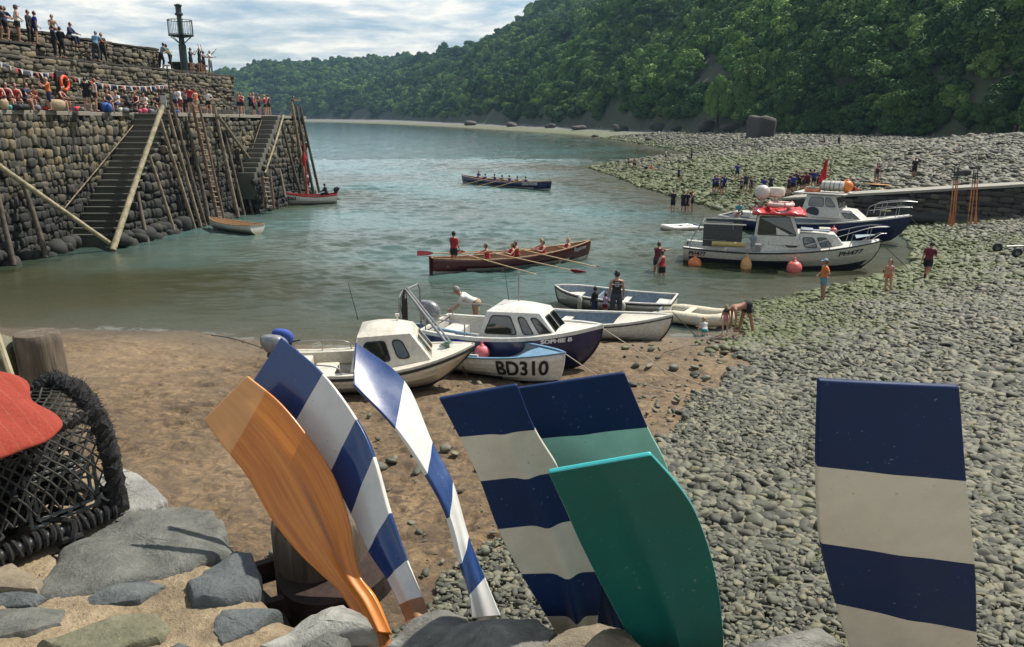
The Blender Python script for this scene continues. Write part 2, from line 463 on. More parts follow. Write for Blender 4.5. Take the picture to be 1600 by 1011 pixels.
vo = nd(nt, 'ShaderNodeTexVoronoi'); vo.inputs['Scale'].default_value = 1.5; nt.links.new(pos, vo.inputs['Vector'])
peb = mixc(nt, vo.outputs['Color'], (.10, .10, .088), (.30, .295, .26))
peb = mixc(nt, ramp(nt, vo.outputs['Distance'], [(.35, 0.0), (.75, .9)]), peb, (.03, .03, .026))
peb = mixc(nt, ramp(nt, mth(nt, 'MULTIPLY', shr, .04), [(.0, .8), (.8, 0.0)]), peb, mixc(nt, n1, (.04, .055, .015), (.15, .17, .05)))
rock = ramp(nt, noise(nt, .25, 9, .72, vec=pos), [(.3, (.022, .020, .018)), (.55, (.07, .055, .042)), (.75, (.15, .115, .08))])
c = mixc(nt, attr(nt, 'sand'), peb, sand)
rock = mixc(nt, ramp(nt, noise(nt, .5, 8, .75, vec=pos), [(.42, 0.0), (.56, .9)]), rock, (.045, .075, .025))
c = mixc(nt, attr(nt, 'hill'), c, rock)
seab = mixc(nt, n1, (.10, .085, .045), (.05, .05, .03))
c = mixc(nt, ramp(nt, mth(nt, 'ADD', mth(nt, 'MULTIPLY', shr, -.5), 0.0), [(0.0, 0.0), (.8, 1.0)]), c, seab)
nt.links.new(c, b.inputs['Base Color']); b.inputs['Roughness'].default_value = .88
hh = mth(nt, 'ADD', mth(nt, 'ADD', n1, mth(nt, 'MULTIPLY', n2, .7)), mth(nt, 'MULTIPLY', n4, .35)); bump(nt, b, hh, .95, .10)
ground_o = link('ground', me, m, smooth=True); tag(ground_o, kind='structure')

# ================================================================== WATER
wang = np.radians(np.concatenate([np.linspace(-100, -39, 20), np.linspace(-38.7, 38.7, 760), np.linspace(39, 75, 15)]))
wrad = np.concatenate([np.geomspace(17, 130, 760), np.geomspace(131, 1800, 160), [2500, 4400]])
A, Rr = np.meshgrid(wang, wrad); WX = np.sin(A) * Rr; WY = np.cos(A) * Rr
wz = np.zeros_like(WX); r2 = np.random.default_rng(3)
for k in range(34):
    L = 3.4 * (.86 ** (k * .5)) + .20; th = r2.normal(math.radians(266), .45)
    amp = .0065 * L ** .85; ph = r2.uniform(0, 6.28)
    pa = (WX * math.cos(th) + WY * math.sin(th)) * 6.283 / L + ph
    wz += amp * (np.sin(pa) + .25 * np.sin(2 * pa)) * (.65 + .35 * np.sin((WX * math.sin(th) * .8 + WY * .3) / L * 1.1 + ph * 2))
calm = np.clip((WX + .28 * (WY - 30) + 16) / 12, 0, 1); wz *= (.55 + .45 * fbm(WX, WY, 16, 2, 40)) * (.8 + 2.4 * calm) * np.interp(Rr, [17, 100, 400], [1, .75, .3])
dW = seg_dist(WX, WY, SH); wz *= np.clip(dW / 6, .18, 1)
idx = np.arange(WX.size).reshape(WX.shape)
Fq = np.stack([idx[:-1, :-1], idx[:-1, 1:], idx[1:, 1:], idx[1:, :-1]], -1).reshape(-1, 4)[:, ::-1]
me = mesh_np('water', np.stack([WX, WY, wz], -1).reshape(-1, 3), Fq)
dep = np.maximum(-ground(WX, WY), 0).ravel()
a = me.attributes.new('depth', 'FLOAT', 'POINT'); a.data.foreach_set('value', dep.astype(np.float32))
a = me.attributes.new('shore', 'FLOAT', 'POINT'); a.data.foreach_set('value', (dW * np.where(inside(WX, WY, SH), 1, -1)).ravel().astype(np.float32))
m, nt, b = newmat('sea_water')
g = nd(nt, 'ShaderNodeNewGeometry'); pos = g.outputs['Position']
mp = nd(nt, 'ShaderNodeMapping'); mp.inputs['Scale'].default_value = (.55, 1.35, 1); nt.links.new(pos, mp.inputs[0])
w1 = noise(nt, 2.6, 6, .62, vec=mp.outputs[0], dist=.3)
n3 = noise(nt, .05, 3, .5, vec=pos)
depA = attr(nt, 'depth'); shA = attr(nt, 'shore')
body = mixc(nt, ramp(nt, mth(nt, 'MULTIPLY', depA, .26), [(.12, 0.0), (1.0, 1.0)]), (.056, .062, .030), (.185, .295, .345))
body = mixc(nt, ramp(nt, n3, [(.42, 0.0), (.62, .6)]), body, (.115, .235, .245))
# broken white water in the shallows
fo = noise(nt, 1.3, 8, .75, vec=pos, dist=.6)
fm = mth(nt, 'ADD', mth(nt, 'MULTIPLY', mth(nt, 'ABSOLUTE', shA), -.55), mth(nt, 'MULTIPLY', fo, 2.0))
foam = ramp(nt, fm, [(.88, 0.0), (1.0, .38)])
body = mixc(nt, foam, body, (.62, .66, .62))
nt.links.new(body, b.inputs['Base Color'])
b.inputs['IOR'].default_value = 1.33
nt.links.new(mixc(nt, foam, (.03, .03, .03), (.7, .7, .7)), b.inputs['Roughness'])
al = ramp(nt, mth(nt, 'MULTIPLY', depA, 1.0), [(.0, .25), (.75, 1.0)])
nt.links.new(mth(nt, 'MAXIMUM', al, foam), b.inputs['Alpha'])
bump(nt, b, w1, .5, .06)
water_o = link('water', me, m, smooth=True); tag(water_o, kind='structure')

# ================================================================== PEBBLES (stuff)
def sq_verts(n=3, p=2.6):
    V = []; F = []
    def face(o, a, b_):
        base = len(V)
        for i in range(n + 1):
            for j in range(n + 1):
                V.append([o[k] + a[k] * (2 * i / n - 1) + b_[k] * (2 * j / n - 1) for k in range(3)])
        for i in range(n):
            for j in range(n):
                q = base + i * (n + 1) + j; F.append((q, q + n + 1, q + n + 2, q + 1))
    face((0, 0, 1), (1, 0, 0), (0, 1, 0)); face((0, 0, -1), (0, 1, 0), (1, 0, 0))
    face((1, 0, 0), (0, 1, 0), (0, 0, 1)); face((-1, 0, 0), (0, 0, 1), (0, 1, 0))
    face((0, 1, 0), (0, 0, 1), (1, 0, 0)); face((0, -1, 0), (1, 0, 0), (0, 0, 1))
    V = np.array(V, float)
    nrm = (np.abs(V) ** p).sum(1) ** (1 / p); V = V / nrm[:, None]
    key = {}; mp = []; U = []
    for v in V:
        k = tuple(np.round(v, 5))
        if k not in key: key[k] = len(U); U.append(v)
        mp.append(key[k])
    return np.array(U), np.array([[mp[i] for i in f] for f in F])
def rough_rock(n, p, amp, seed, flat=1.0):
    U, F = sq_verts(n, p); r = np.random.default_rng(seed); D = np.zeros(len(U))
    for k in range(7):
        d = r.normal(size=3); d /= np.linalg.norm(d); D += np.sin(U @ d * r.uniform(1.5, 4.5) + r.uniform(0, 6)) / 7
    U = U * (1 + amp * D)[:, None] * np.array([1, 1, flat]); return U, F
m_peb = stone_mat('pebble_stone', (.080, .082, .054), (.030, .032, .022), (.165, .16, .11), scale=9, objrand=True, rough=.7, bm=.35)
# weed-green tint near the tide line and on the spit
nt = m_peb.node_tree; b = nt.nodes['Principled BSDF']; src = b.inputs['Base Color'].links[0].from_socket
tn = noise(nt, .33, 4, .6, 'pos'); tn2 = noise(nt, 3.5, 3, .6, 'pos')
g = nd(nt, 'ShaderNodeNewGeometry'); sp = nd(nt, 'ShaderNodeSeparateXYZ'); nt.links.new(g.outputs['Position'], sp.inputs[0])
yy = mth(nt, 'ADD', mth(nt, 'MULTIPLY', mth(nt, 'ABSOLUTE', mth(nt, 'SUBTRACT', sp.outputs[1], 76)), -.014), .52)
low = mth(nt, 'ADD', mth(nt, 'MULTIPLY', sp.outputs[2], -.30), .34)
ff = mth(nt, 'ADD', mth(nt, 'MAXIMUM', low, mth(nt, 'MULTIPLY', yy, mth(nt, 'MULTIPLY', mth(nt, 'SUBTRACT', mth(nt, 'MULTIPLY', sp.outputs[1], .50), sp.outputs[0]), .12, True))), mth(nt, 'MULTIPLY', mth(nt, 'ADD', tn, tn2), .75))
gr = ramp(nt, ff, [(.84, 0.0), (1.12, .85)])
nt.links.new(mixc(nt, gr, src, mixc(nt, tn2, (.022, .034, .008), (.115, .140, .026))), b.inputs['Base Color'])
protos = []
for k in range(9):
    U, F = rough_rock(3 if k < 7 else 4, [2.2, 2.6, 3.2][k % 3], .33, 50 + k, [.55, .7, .45, .62, .8][k % 5])
    U[:, 1] *= [.65, .8, .72][k % 3]
    p_me = mesh_np('pebble_kind', U, F); p_me.polygons.foreach_set('use_smooth', [True] * len(p_me.polygons))
    protos.append(proto(p_me, m_peb))
pts = []; scs = []
def add_pebbles(t0, t1, n, r0, r1, u0=-60, u1=1720, fill=1.0):
    a = np.arctan((rng.uniform(u0, u1, n) - 800) / 1200 / .97); rr = np.sqrt(rng.uniform(t0 ** 2, t1 ** 2, n))
    X = np.sin(a) * rr; Y = np.cos(a) * rr
    s = sandf(X, Y); sd = seg_dist(X, Y, SH) * np.where(inside(X, Y, SH), -1, 1)
    ins = inside(X, Y, HP)
    ok = (s < .25) & (sd > -1.6) & ~ins & (X > -6)
    ok |= (s >= .25) & (s < 3) & (rng.random(n) < .04 * np.exp(-s)) & (sd > .3) & (X > -6)
    ok |= (s >= .25) & (sd > 1) & (rng.random(n) < .004)
    X, Y, rr = X[ok], Y[ok], rr[ok]
    sz = r0 + (r1 - r0) * rng.random(len(X)) ** 2.4
    sz *= 1 + .6 * np.clip(fbm(X, Y, 6, 2, 9), -.4, 1)
    Z = ground(X, Y) + sz * rng.uniform(-.1, .42, len(X))
    pts.append(np.stack([X, Y, Z], 1)); scs.append(sz)
add_pebbles(3.2, 9, 30000, .022, .075)
add_pebbles(4, 14, 22000, .014, .04, 380)
add_pebbles(9, 17, 46000, .03, .10, 500)
add_pebbles(17, 32, 60000, .045, .15, 600)
add_pebbles(32, 60, 90000, .06, .22, 800)
add_pebbles(60, 120, 90000, .10, .36, 850)
add_pebbles(120, 260, 50000, .14, .5, 850)
pts = np.concatenate(pts); scs = np.concatenate(scs); n = len(pts)
rot = np.stack([rng.normal(0, .28, n), rng.normal(0, .28, n), rng.uniform(0, 6.28, n)], 1)
sc3 = scs[:, None] * np.stack([rng.uniform(.8, 1.35, n), rng.uniform(.75, 1.2, n), rng.uniform(.5, 1.0, n)], 1)
po = scatter('beach_pebbles', pts, rot, sc3, rng.integers(0, 9, n), protos)
tag(po, 'rounded grey beach pebbles with green weed', None, None, 'stuff')
print('pebbles', n)

# ================================================================== WOOD ON THE HILL (stuff)
def leaf_mat(name, a_, b_, c_):
    m, nt, b = newmat(name)
    oi = nd(nt, 'ShaderNodeObjectInfo').outputs['Random']
    c = ramp(nt, oi, [(0.0, a_), (.55, b_), (.8, c_), (1.0, tuple(x * 1.5 for x in c_))])
    n = noise(nt, .35, 4, .6, 'pos'); n2 = noise(nt, .02, 3, .6, 'pos')
    c = mixc(nt, ramp(nt, n, [(.35, 0.0), (.7, .6)]), c, tuple(x * 1.8 for x in b_))
    c = mixc(nt, ramp(nt, n2, [(.45, 0.0), (.65, .5)]), c, tuple(x * .7 for x in a_))
    nt.links.new(c, b.inputs['Base Color']); b.inputs['Roughness'].default_value = .65
    b.inputs['Specular IOR Level'].default_value = .05
    return m
m_leaf = leaf_mat('wood_foliage', (.028, .063, .027), (.070, .130, .038), (.155, .23, .060))
m_leaf2 = leaf_mat('bush_foliage', (.05, .10, .028), (.075, .145, .035), (.11, .18, .045))
def crown_mesh(name, nq, leaf, seed, shape=(1, 1, .85), lumps=9):
    r = np.random.default_rng(seed)
    C = r.normal(size=(lumps, 3)); C /= np.linalg.norm(C, axis=1)[:, None]; C[:, 2] = C[:, 2] * .75 + .12
    C *= r.uniform(.45, .82, (lumps, 1)); rad_ = r.uniform(.22, .46, lumps)
    C = np.vstack([C, [[0, 0, 0]]]); rad_ = np.append(rad_, .55)
    k = r.choice(lumps + 1, nq, p=(rad_ ** 2) / (rad_ ** 2).sum())
    d = r.normal(size=(nq, 3)); d /= np.linalg.norm(d, axis=1)[:, None]
    d[:, 2] = np.where(d[:, 2] < -.35, -d[:, 2], d[:, 2])
    P = C[k] + d * (rad_[k] * r.uniform(.78, 1.08, nq))[:, None]
    P *= np.array(shape)
    nrm = d + r.normal(size=(nq, 3)) * .55; nrm /= np.linalg.norm(nrm, axis=1)[:, None]
    t = np.cross(nrm, r.normal(size=(nq, 3))); t /= np.linalg.norm(t, axis=1)[:, None]; bt = np.cross(nrm, t)
    s = (leaf * r.uniform(.5, 1.25, nq))[:, None]
    V = np.stack([P - t * s, P + bt * s * .7, P + t * s, P - bt * s * .7], 1).reshape(-1, 3)
    F = np.arange(nq * 4).reshape(-1, 4)
    # dark inner mass
    U, F2 = sq_verts(3, 2.0)
    VV = [V]; FF = [F]; b0 = len(V)
    for q in range(lumps + 1):
        VV.append((C[q] + U * rad_[q] * .72) * np.array(shape)); FF.append(F2 + b0); b0 += len(U)
    return mesh_np(name, np.vstack(VV), np.vstack(FF))
cp = [proto(crown_mesh('crown_kind', 3000, .085, 100 + k, [(1, 1, .85), (.85, .95, 1.1), (1.1, 1, .7)][k % 3], 12 + k), m_leaf) for k in range(7)]
cp += [proto(crown_mesh('crown_kind', 2500, .065, 140 + k, (1, 1, .7), 12), m_leaf2) for k in range(2)]
P_ = []; S_ = []
def woods(t0, t1, dens, s0, s1, u0=-100, u1=1800, emin=-2):
    a0, a1 = math.atan((u0 - 800) / 1200), math.atan((u1 - 800) / 1200)
    area = .5 * (t1 ** 2 - t0 ** 2) * (a1 - a0); n = int(area * dens)
    a = rng.uniform(a0, a1, n); rr = np.sqrt(rng.uniform(t0 ** 2, t1 ** 2, n)); X = np.sin(a) * rr; Y = np.cos(a) * rr
    ins = inside(X, Y, HP); X, Y, rr = X[ins], Y[ins], rr[ins]
    e = seg_dist(X, Y, FT, False)
    # bare scree streaks
    gul = fbm(X, Y, 70, 3, 47); px = 800 + 1200 * X / Y
    bare = (gul > .42) & (e < 75) & (px < 1080)
    bare |= (e < np.interp(px, [400, 900, 1150, 1260, 1400], [2.5, 2.5, 1.5, -3, -6]) * (1 + .8 * fbm(X, Y, 30, 2, 13)))
    bare |= (np.abs((X - 62 + (Y - 240) * -.18)) < 5 + 4 * fbm(X, Y, 40, 2, 5)) & (e < 62) & (Y > 215) & (Y < 300) & (fbm(X, Y, 18, 2, 8) > -.35)
    k = ~bare & (e < 420)
    X, Y, rr, e = X[k], Y[k], rr[k], e[k]
    s = rng.uniform(s0, s1, len(X)) * (1 + .35 * fbm(X, Y, 45, 2, 22)) * np.interp(e, [0, 25], [.7, 1])
    P_.append(np.stack([X, Y, ground(X, Y) + s * .35], 1)); S_.append(s)
woods(90, 260, 1 / 7., 2.6, 6.2)
woods(260, 480, 1 / 15., 3.2, 6.6)
woods(480, 900, 1 / 34., 4.2, 8.0)
woods(900, 1750, 1 / 75., 6, 11)
P_ = np.concatenate(P_); S_ = np.concatenate(S_); n = len(P_)
sc3 = S_[:, None] * np.stack([rng.uniform(.85, 1.25, n), rng.uniform(.85, 1.25, n), rng.uniform(.75, 1.2, n)], 1)
rot = np.stack([rng.normal(0, .15, n), rng.normal(0, .15, n), rng.uniform(0, 6.28, n)], 1)
px = 800 + 1200 * P_[:, 0] / P_[:, 1]
kind = np.where(rng.random(n) < .09, rng.integers(7, 9, n), rng.integers(0, 7, n))
wo = scatter('hillside_wood', P_, rot, sc3, kind, cp)
tag(wo, 'dense green woodland covering the steep hillside', None, None, 'stuff')
print('trees', n)
# ================================================================== STONEWORK
def stones(name, C, S_, Rz, mats, parent=None, n=3, p=3.0, amp=.10, seed=0, tilt=.06, smooth=True, tone=None):
    """many separate rounded stones in one mesh: centres C, half sizes S_, yaw Rz"""
    C = np.asarray(C, float); S_ = np.asarray(S_, float); m = len(C); r = np.random.default_rng(seed)
    Us = []
    for k in range(6):
        U, F = rough_rock(n, p, amp, seed * 7 + k); Us.append(U)
    Us = np.array(Us); pick = r.integers(0, 6, m)
    U = Us[pick] * S_[:, None, :]
    tx = r.normal(0, tilt, m); cz, sz = np.cos(tx)[:, None], np.sin(tx)[:, None]
    x, z = U[:, :, 0] * cz - U[:, :, 2] * sz, U[:, :, 0] * sz + U[:, :, 2] * cz
    c, s = np.cos(Rz)[:, None] if np.ndim(Rz) else math.cos(Rz), np.sin(Rz)[:, None] if np.ndim(Rz) else math.sin(Rz)
    X = x * c - U[:, :, 1] * s; Y = x * s + U[:, :, 1] * c
    V = np.stack([X, Y, z], -1) + C[:, None, :]
    k = U.shape[1]
    FF = (F[None] + (np.arange(m) * k)[:, None, None]).reshape(-1, 4)
    tn = np.repeat(r.random(m) if tone is None else tone, k)
    me = mesh_np(name, V.reshape(-1, 3), FF, col=tn)
    return link(name, me, mats, parent, smooth=smooth)
def rubble(name, p0, p1, zb, zt, mats, parent, ch=(.32, .6), sw=(.25, .7), depth=.22, seed=1, keep=None, amp=.12, flush=.0, p=3.0):
    """courses of stones on the vertical face from p0 to p1; zb, zt functions or numbers of distance along"""
    r = np.random.default_rng(seed); p0 = np.array(p0[:2], float); p1 = np.array(p1[:2], float)
    L = np.linalg.norm(p1 - p0); d = (p1 - p0) / L; nrm = np.array([d[1], -d[0]]); yaw = math.atan2(d[1], d[0])
    fzb = zb if callable(zb) else (lambda a: zb); fzt = zt if callable(zt) else (lambda a: zt)
    zmin = min(fzb(0), fzb(L)); zmax = max(fzt(0), fzt(L), fzt(L / 2)); z = zmin
    C = []; S_ = []
    while z < zmax:
        h = r.uniform(*ch); a = r.uniform(-.3, 0)
        while a < L:
            w_ = r.uniform(*sw) * r.choice([.7, 1, 1, 1.35]); mid = a + w_ / 2; zc = z + h / 2 + r.normal(0, h * .06)
            if fzb(mid) - .1 < zc and zc + h * .3 < fzt(mid) and 0 <= mid <= L and (keep is None or keep(mid, zc)):
                q = p0 + d * mid + nrm * (flush + r.normal(0, .045)); kx = r.uniform(.50, .60)
                C.append((q[0], q[1], zc + r.normal(0, h * .08))); S_.append((w_ * kx, depth * r.uniform(.75, 1.2), h * r.uniform(.46, .62)))
            a += w_
        z += h * .96
    if not C: return None
    return stones(name, C, S_, yaw, mats, parent, seed=seed, amp=amp, p=p)

m_pier = stone_mat('pier_stone', (.072, .068, .050), (.026, .026, .022), (.165, .14, .09), zweed=3.4, weed=(.012, .013, .012), scale=3.5)
m_pier_up = stone_mat('upper_stone', (.080, .070, .050), (.032, .029, .023), (.155, .135, .094), scale=5)
m_mortar = stone_mat('dark_joint', (.035, .032, .027), (.02, .018, .016), (.06, .055, .045), scale=5)
m_deck = stone_mat('deck_stone', (.33, .30, .25), (.22, .2, .17), (.42, .39, .33), scale=3)
m_step = stone_mat('step_stone', (.20, .19, .15), (.11, .105, .085), (.32, .30, .24), zweed=2.6, weed=(.035, .036, .026), scale=4)

PD = Vector((3, 24.5, 0)).normalized(); PN = Vector((PD.y, -PD.x, 0))
def fx(y, off=0.0): return -21.3 + .12245 * (y - 45.5) - off
def ztop(y): return 7.22 - (y - 36) * .0105
pier = empty('stone_pier', 'long curved harbour pier of dark stacked boulders with a promenade on top', 'pier', (fx(45.5), 45.5, 0))
def pc(ob):  # parent keeping world place
    ob.parent = pier; ob.matrix_parent_inverse = Matrix.Translation(-Vector(pier.location)); return ob
Y0, YE = 10.0, 70.0
def body_poly(o0, o1, y0, y1): return [(fx(y0, o0), y0), (fx(y1, o0), y1), (fx(y1, o1), y1), (fx(y0, o1), y0)]
mb = MB()
for (o0, y0, y1) in ((2.62, Y0, 49.4), (.22, 49.4, YE)):
    pl = body_poly(o0, 14, y0, y1); mb.prism(pl, -4, [ztop(p[1]) - .12 for p in pl])
pc(mb.build('core', m_mortar))
mb = MB()
for (o0, y0, y1) in ((2.30, Y0, 49.3), (-.14, 49.3, YE + .15)):
    y = y0
    while y < y1 - .01:
        y2 = min(y + random.uniform(1.0, 1.9), y1); pl = body_poly(o0 + random.uniform(-.04, .04), o0 + .75, y, y2 - .02)
        z_ = random.uniform(-.02, .02); mb.prism(pl, [ztop(p[1]) - .22 for p in pl], [ztop(p[1]) + z_ for p in pl]); y = y2
    pl = body_poly(o0 + .76, 14, y0, y1); mb.prism(pl, [ztop(p[1]) - .1 for p in pl], [ztop(p[1]) - .01 for p in pl])
pc(mb.build('deck', m_deck, bevel=.02))
def P2(y, o): return (fx(y, o), y)
pc(rubble('rubble_stone', P2(Y0 + 12, 2.45), P2(49.4, 2.45), -.6, lambda a: ztop(22 + a) - .15, m_pier, None, (.26, .52), (.18, .42), .12, 3, p=5.0, amp=.26))
pc(rubble('rubble_stone', P2(49.3, .05), P2(YE, .05), -.6, lambda a: ztop(49.3 + a) - .15, m_pier, None, (.22, .50), (.18, .48), .12, 5, p=5.0, amp=.26))
# side of the first stair: below the diagonal of the treads
YS0, YS1 = 41.7, 49.3
pc(rubble('rubble_stone', P2(YS0, .12), P2(YS1 + .1, .12), -.6, lambda a: max(.2, .25 + a / (YS1 - YS0) * 6.6), m_pier, None, (.36, .62), (.3, .7), .24, 8))
pc(rubble('end_stone', P2(YE, .05), P2(YE, 12), -.6, lambda a: ztop(YE) - .15, m_pier, None, seed=11))
# big footing boulders along the water line
C = []; S_ = []; r_ = np.random.default_rng(5)
for k in range(150):
    y = r_.uniform(24, 69.5); o = (2.1 if y < YS0 - .5 else -.25) - r_.uniform(0, .5) * (1 if y < YS0 else .6)
    s = r_.uniform(.3, .62); C.append((fx(y, o), y, r_.uniform(-.15, .5))); S_.append((s, s * r_.uniform(.7, 1), s * r_.uniform(.6, .9)))
pc(stones('rubble_stone', C, S_, r_.uniform(0, 3, len(C)), m_pier, seed=21, p=2.4, amp=.3))  # footing boulders, not stones of the wall face
mb = MB(); NS = 20
for i in range(NS):
    ya = YS0 + (YS1 - YS0) * i / NS; yb = YS0 + (YS1 - YS0) * (i + 1) / NS
    z1 = .3 + (ztop(YS1) - .35) * (i + 1) / NS + random.uniform(-.03, .03)
    mb.prism([(fx(ya, .30), ya), (fx(yb, .30), yb), (fx(yb, 2.4), yb), (fx(ya, 2.4), ya)], -1.5, z1 - .10)
    j = random.uniform(-.03, .03)
    mb.prism([(fx(ya, .02 + j), ya - .07), (fx(yb, .02 + j), yb), (fx(yb, 2.38), yb), (fx(ya, 2.38), ya - .07)], z1 - .12, z1)
pc(mb.build('stone_steps', m_step, bevel=.03))
mb = MB(); NS = 13
for i in range(NS):
    ya = 56.4 + 5.2 * i / NS; yb = 56.4 + 5.2 * (i + 1) / NS; z1 = 2.6 + 4.3 * (i + 1) / NS
    mb.prism([(fx(ya, -1.35), ya - .05), (fx(yb, -1.35), yb), (fx(yb, -.1), yb), (fx(ya, -.1), ya - .05)], z1 - 1.1 - .35 * i if i > 2 else 1.0, z1)
pc(mb.build('stone_steps', m_step, bevel=.03))
pc(rubble('rubble_stone', P2(56.4, -1.3), P2(61.7, -1.3), -.6, lambda a: 2.4 + a / 5.2 * 4.2, m_pier, None, (.34, .55), (.3, .6), .2, 17))
mb = MB(); pl = body_poly(-1.2, -.05, 56.6, 61.6); mb.prism(pl, -1, [2.3, 6.4, 6.4, 2.3]); pc(mb.build('stair_core', m_mortar))
# promenade wall, ledge, parapet
OW = 3.7
mb = MB()
for (o0, o1, y0, y1, z1) in ((OW + .12, 9.5, Y0, 43, 10.6), (OW + .12, 9.5, 43, 64.8, 10.02), (OW + 1.42, OW + 2.1, Y0, 44.0, 11.75), (OW + 1.42, OW + 2.1, 44.0, 57.2, 11.45), (OW + 1.3, OW + 2.1, 60.0, 63.6, 10.75)):
    pl = body_poly(o0, o1, y0, y1); mb.prism(pl, 6.9, z1 - .1)
pc(mb.build('core', m_mortar))
mb = MB()
for (o0, o1, y0, y1, z1) in ((OW - .02, OW + 1.4, Y0, 43, 10.6), (OW - .02, OW + 1.4, 43, 64.9, 10.02), (OW + 2.0, 9.6, Y0, 64.9, 10.0), (OW + 1.25, OW + 2.25, Y0, 44.0, 11.75), (OW + 1.25, OW + 2.25, 44.0, 57.3, 11.45), (OW + 1.15, OW + 2.25, 59.9, 63.7, 10.75)):
    y = y0
    while y < y1 - .01:
        y2 = min(y + random.uniform(.6, 1.3), y1); j = random.uniform(-.05, .05)
        pl = body_poly(o0 + j, o1, y, y2 - .015); mb.prism(pl, z1 - .13, z1 + random.uniform(-.03, .03)); y = y2
pc(mb.build('coping', m_pier_up, bevel=.02))
kw = dict(ch=(.12, .34), sw=(.15, .7), depth=.11, amp=.22, p=4.2)
pc(rubble('wall_stone', P2(22, OW), P2(43, OW), 7.05, 10.5, m_pier_up, None, seed=31, **kw))
pc(rubble('wall_stone', P2(43, OW), P2(64.8, OW), 6.9, 9.95, m_pier_up, None, seed=32, **kw))
pc(rubble('parapet_stone', P2(24, OW + 1.36), P2(44, OW + 1.36), 10.55, 11.7, m_pier_up, None, seed=33, **kw))
pc(rubble('parapet_stone', P2(44, OW + 1.36), P2(57.2, OW + 1.36), 10.0, 11.4, m_pier_up, None, seed=34, **kw))
pc(rubble('parapet_stone', P2(60, OW + 1.25), P2(63.6, OW + 1.25), 9.9, 10.7, m_pier_up, None, seed=35, **kw))
pc(rubble('wall_stone', P2(64.85, OW), P2(64.85, OW + 3.5), 6.9, 9.95, m_pier_up, None, seed=36, **kw))
# stepped bench at the foot of the wall
mb = MB(); y = 22.
while y < 63:
    y2 = y + random.uniform(.9, 1.8); pl = body_poly(OW - .62 + random.uniform(-.03, .03), OW - .15, y, y2 - .02); mb.prism(pl, 6.8, [ztop(p[1]) + .42 for p in pl]); y = y2
pc(mb.build('bench_stone', m_pier_up, bevel=.03))
# inclined broken coping where the ledge steps
def on_pier(u, off, z, v=None):
    """point at height z on the vertical plane 'off' metres behind the pier face, seen in column u"""
    k = (u - 800) / 1200
    y = 45.
    for _ in range(30):
        t = (z - CZ + 0) if False else None
        # t from y and z:  y = t*(ct+y'st), z-CZ = t*(-st+y'ct)  ->  t = y*ct - (z-CZ)*st
        tt = y * ct - (z - CZ) * st
        y = 45.5 + (k * tt + 21.3 + off) / .12245 * .35 + (y - 45.5) * .65 if False else y
        # solve fx(y,off) = k*tt
        # fx = -21.3 + .12245 (y-45.5) - off ; k*tt = k*(y*ct-(z-CZ)*st)
        y = (-21.3 - .12245 * 45.5 - off + k * (z - CZ) * st) / (k * ct - .12245)
        break
    return Vector((fx(y, off), y, z))

# ------------------------------------------------------------------ timber posts of the pier
m_wood = paint('weathered_timber', (.22, .175, .12), .85, wear=.3, scale=3, bmp=.5)
m_wood_d = paint('dark_wet_timber', (.11, .09, .066), .8, wear=.3, scale=3, bmp=.5)
m_wood_p = paint('pale_weathered_timber', (.36, .30, .20), .8, wear=.2, scale=3, bmp=.4, dirt=(.12, .12, .06))
def on_face(u, v, off):
    k = ray(u, v); t = (-21.3 - .12245 * 45.5 - off) / (k[0] - .12245 * k[1]); return Vector((k[0] * t, k[1] * t, CZ + k[2] * t))
def timber(name, a, b, r, mat, label, cat='post', group='timber posts leaning against the pier', sub=None):
    a = Vector(a); b = Vector(b); L = (b - a).length; n_ = 10; pts = []
    rs = []; jx = random.uniform(-1, 1)
    for i in range(n_ + 1):
        f = i / n_; p = a.lerp(b, f); w_ = math.sin(f * 3.1) * .05 * jx
        pts.append(p + Vector((w_, w_ * .5, 0)) - a); rs.append(r * (1.08 - .2 * f) * random.uniform(.94, 1.06))
    o = MB().tube(pts, rs, 10).build(name, mat, smooth=True); o.location = a
    return tag(o, label, cat, group)
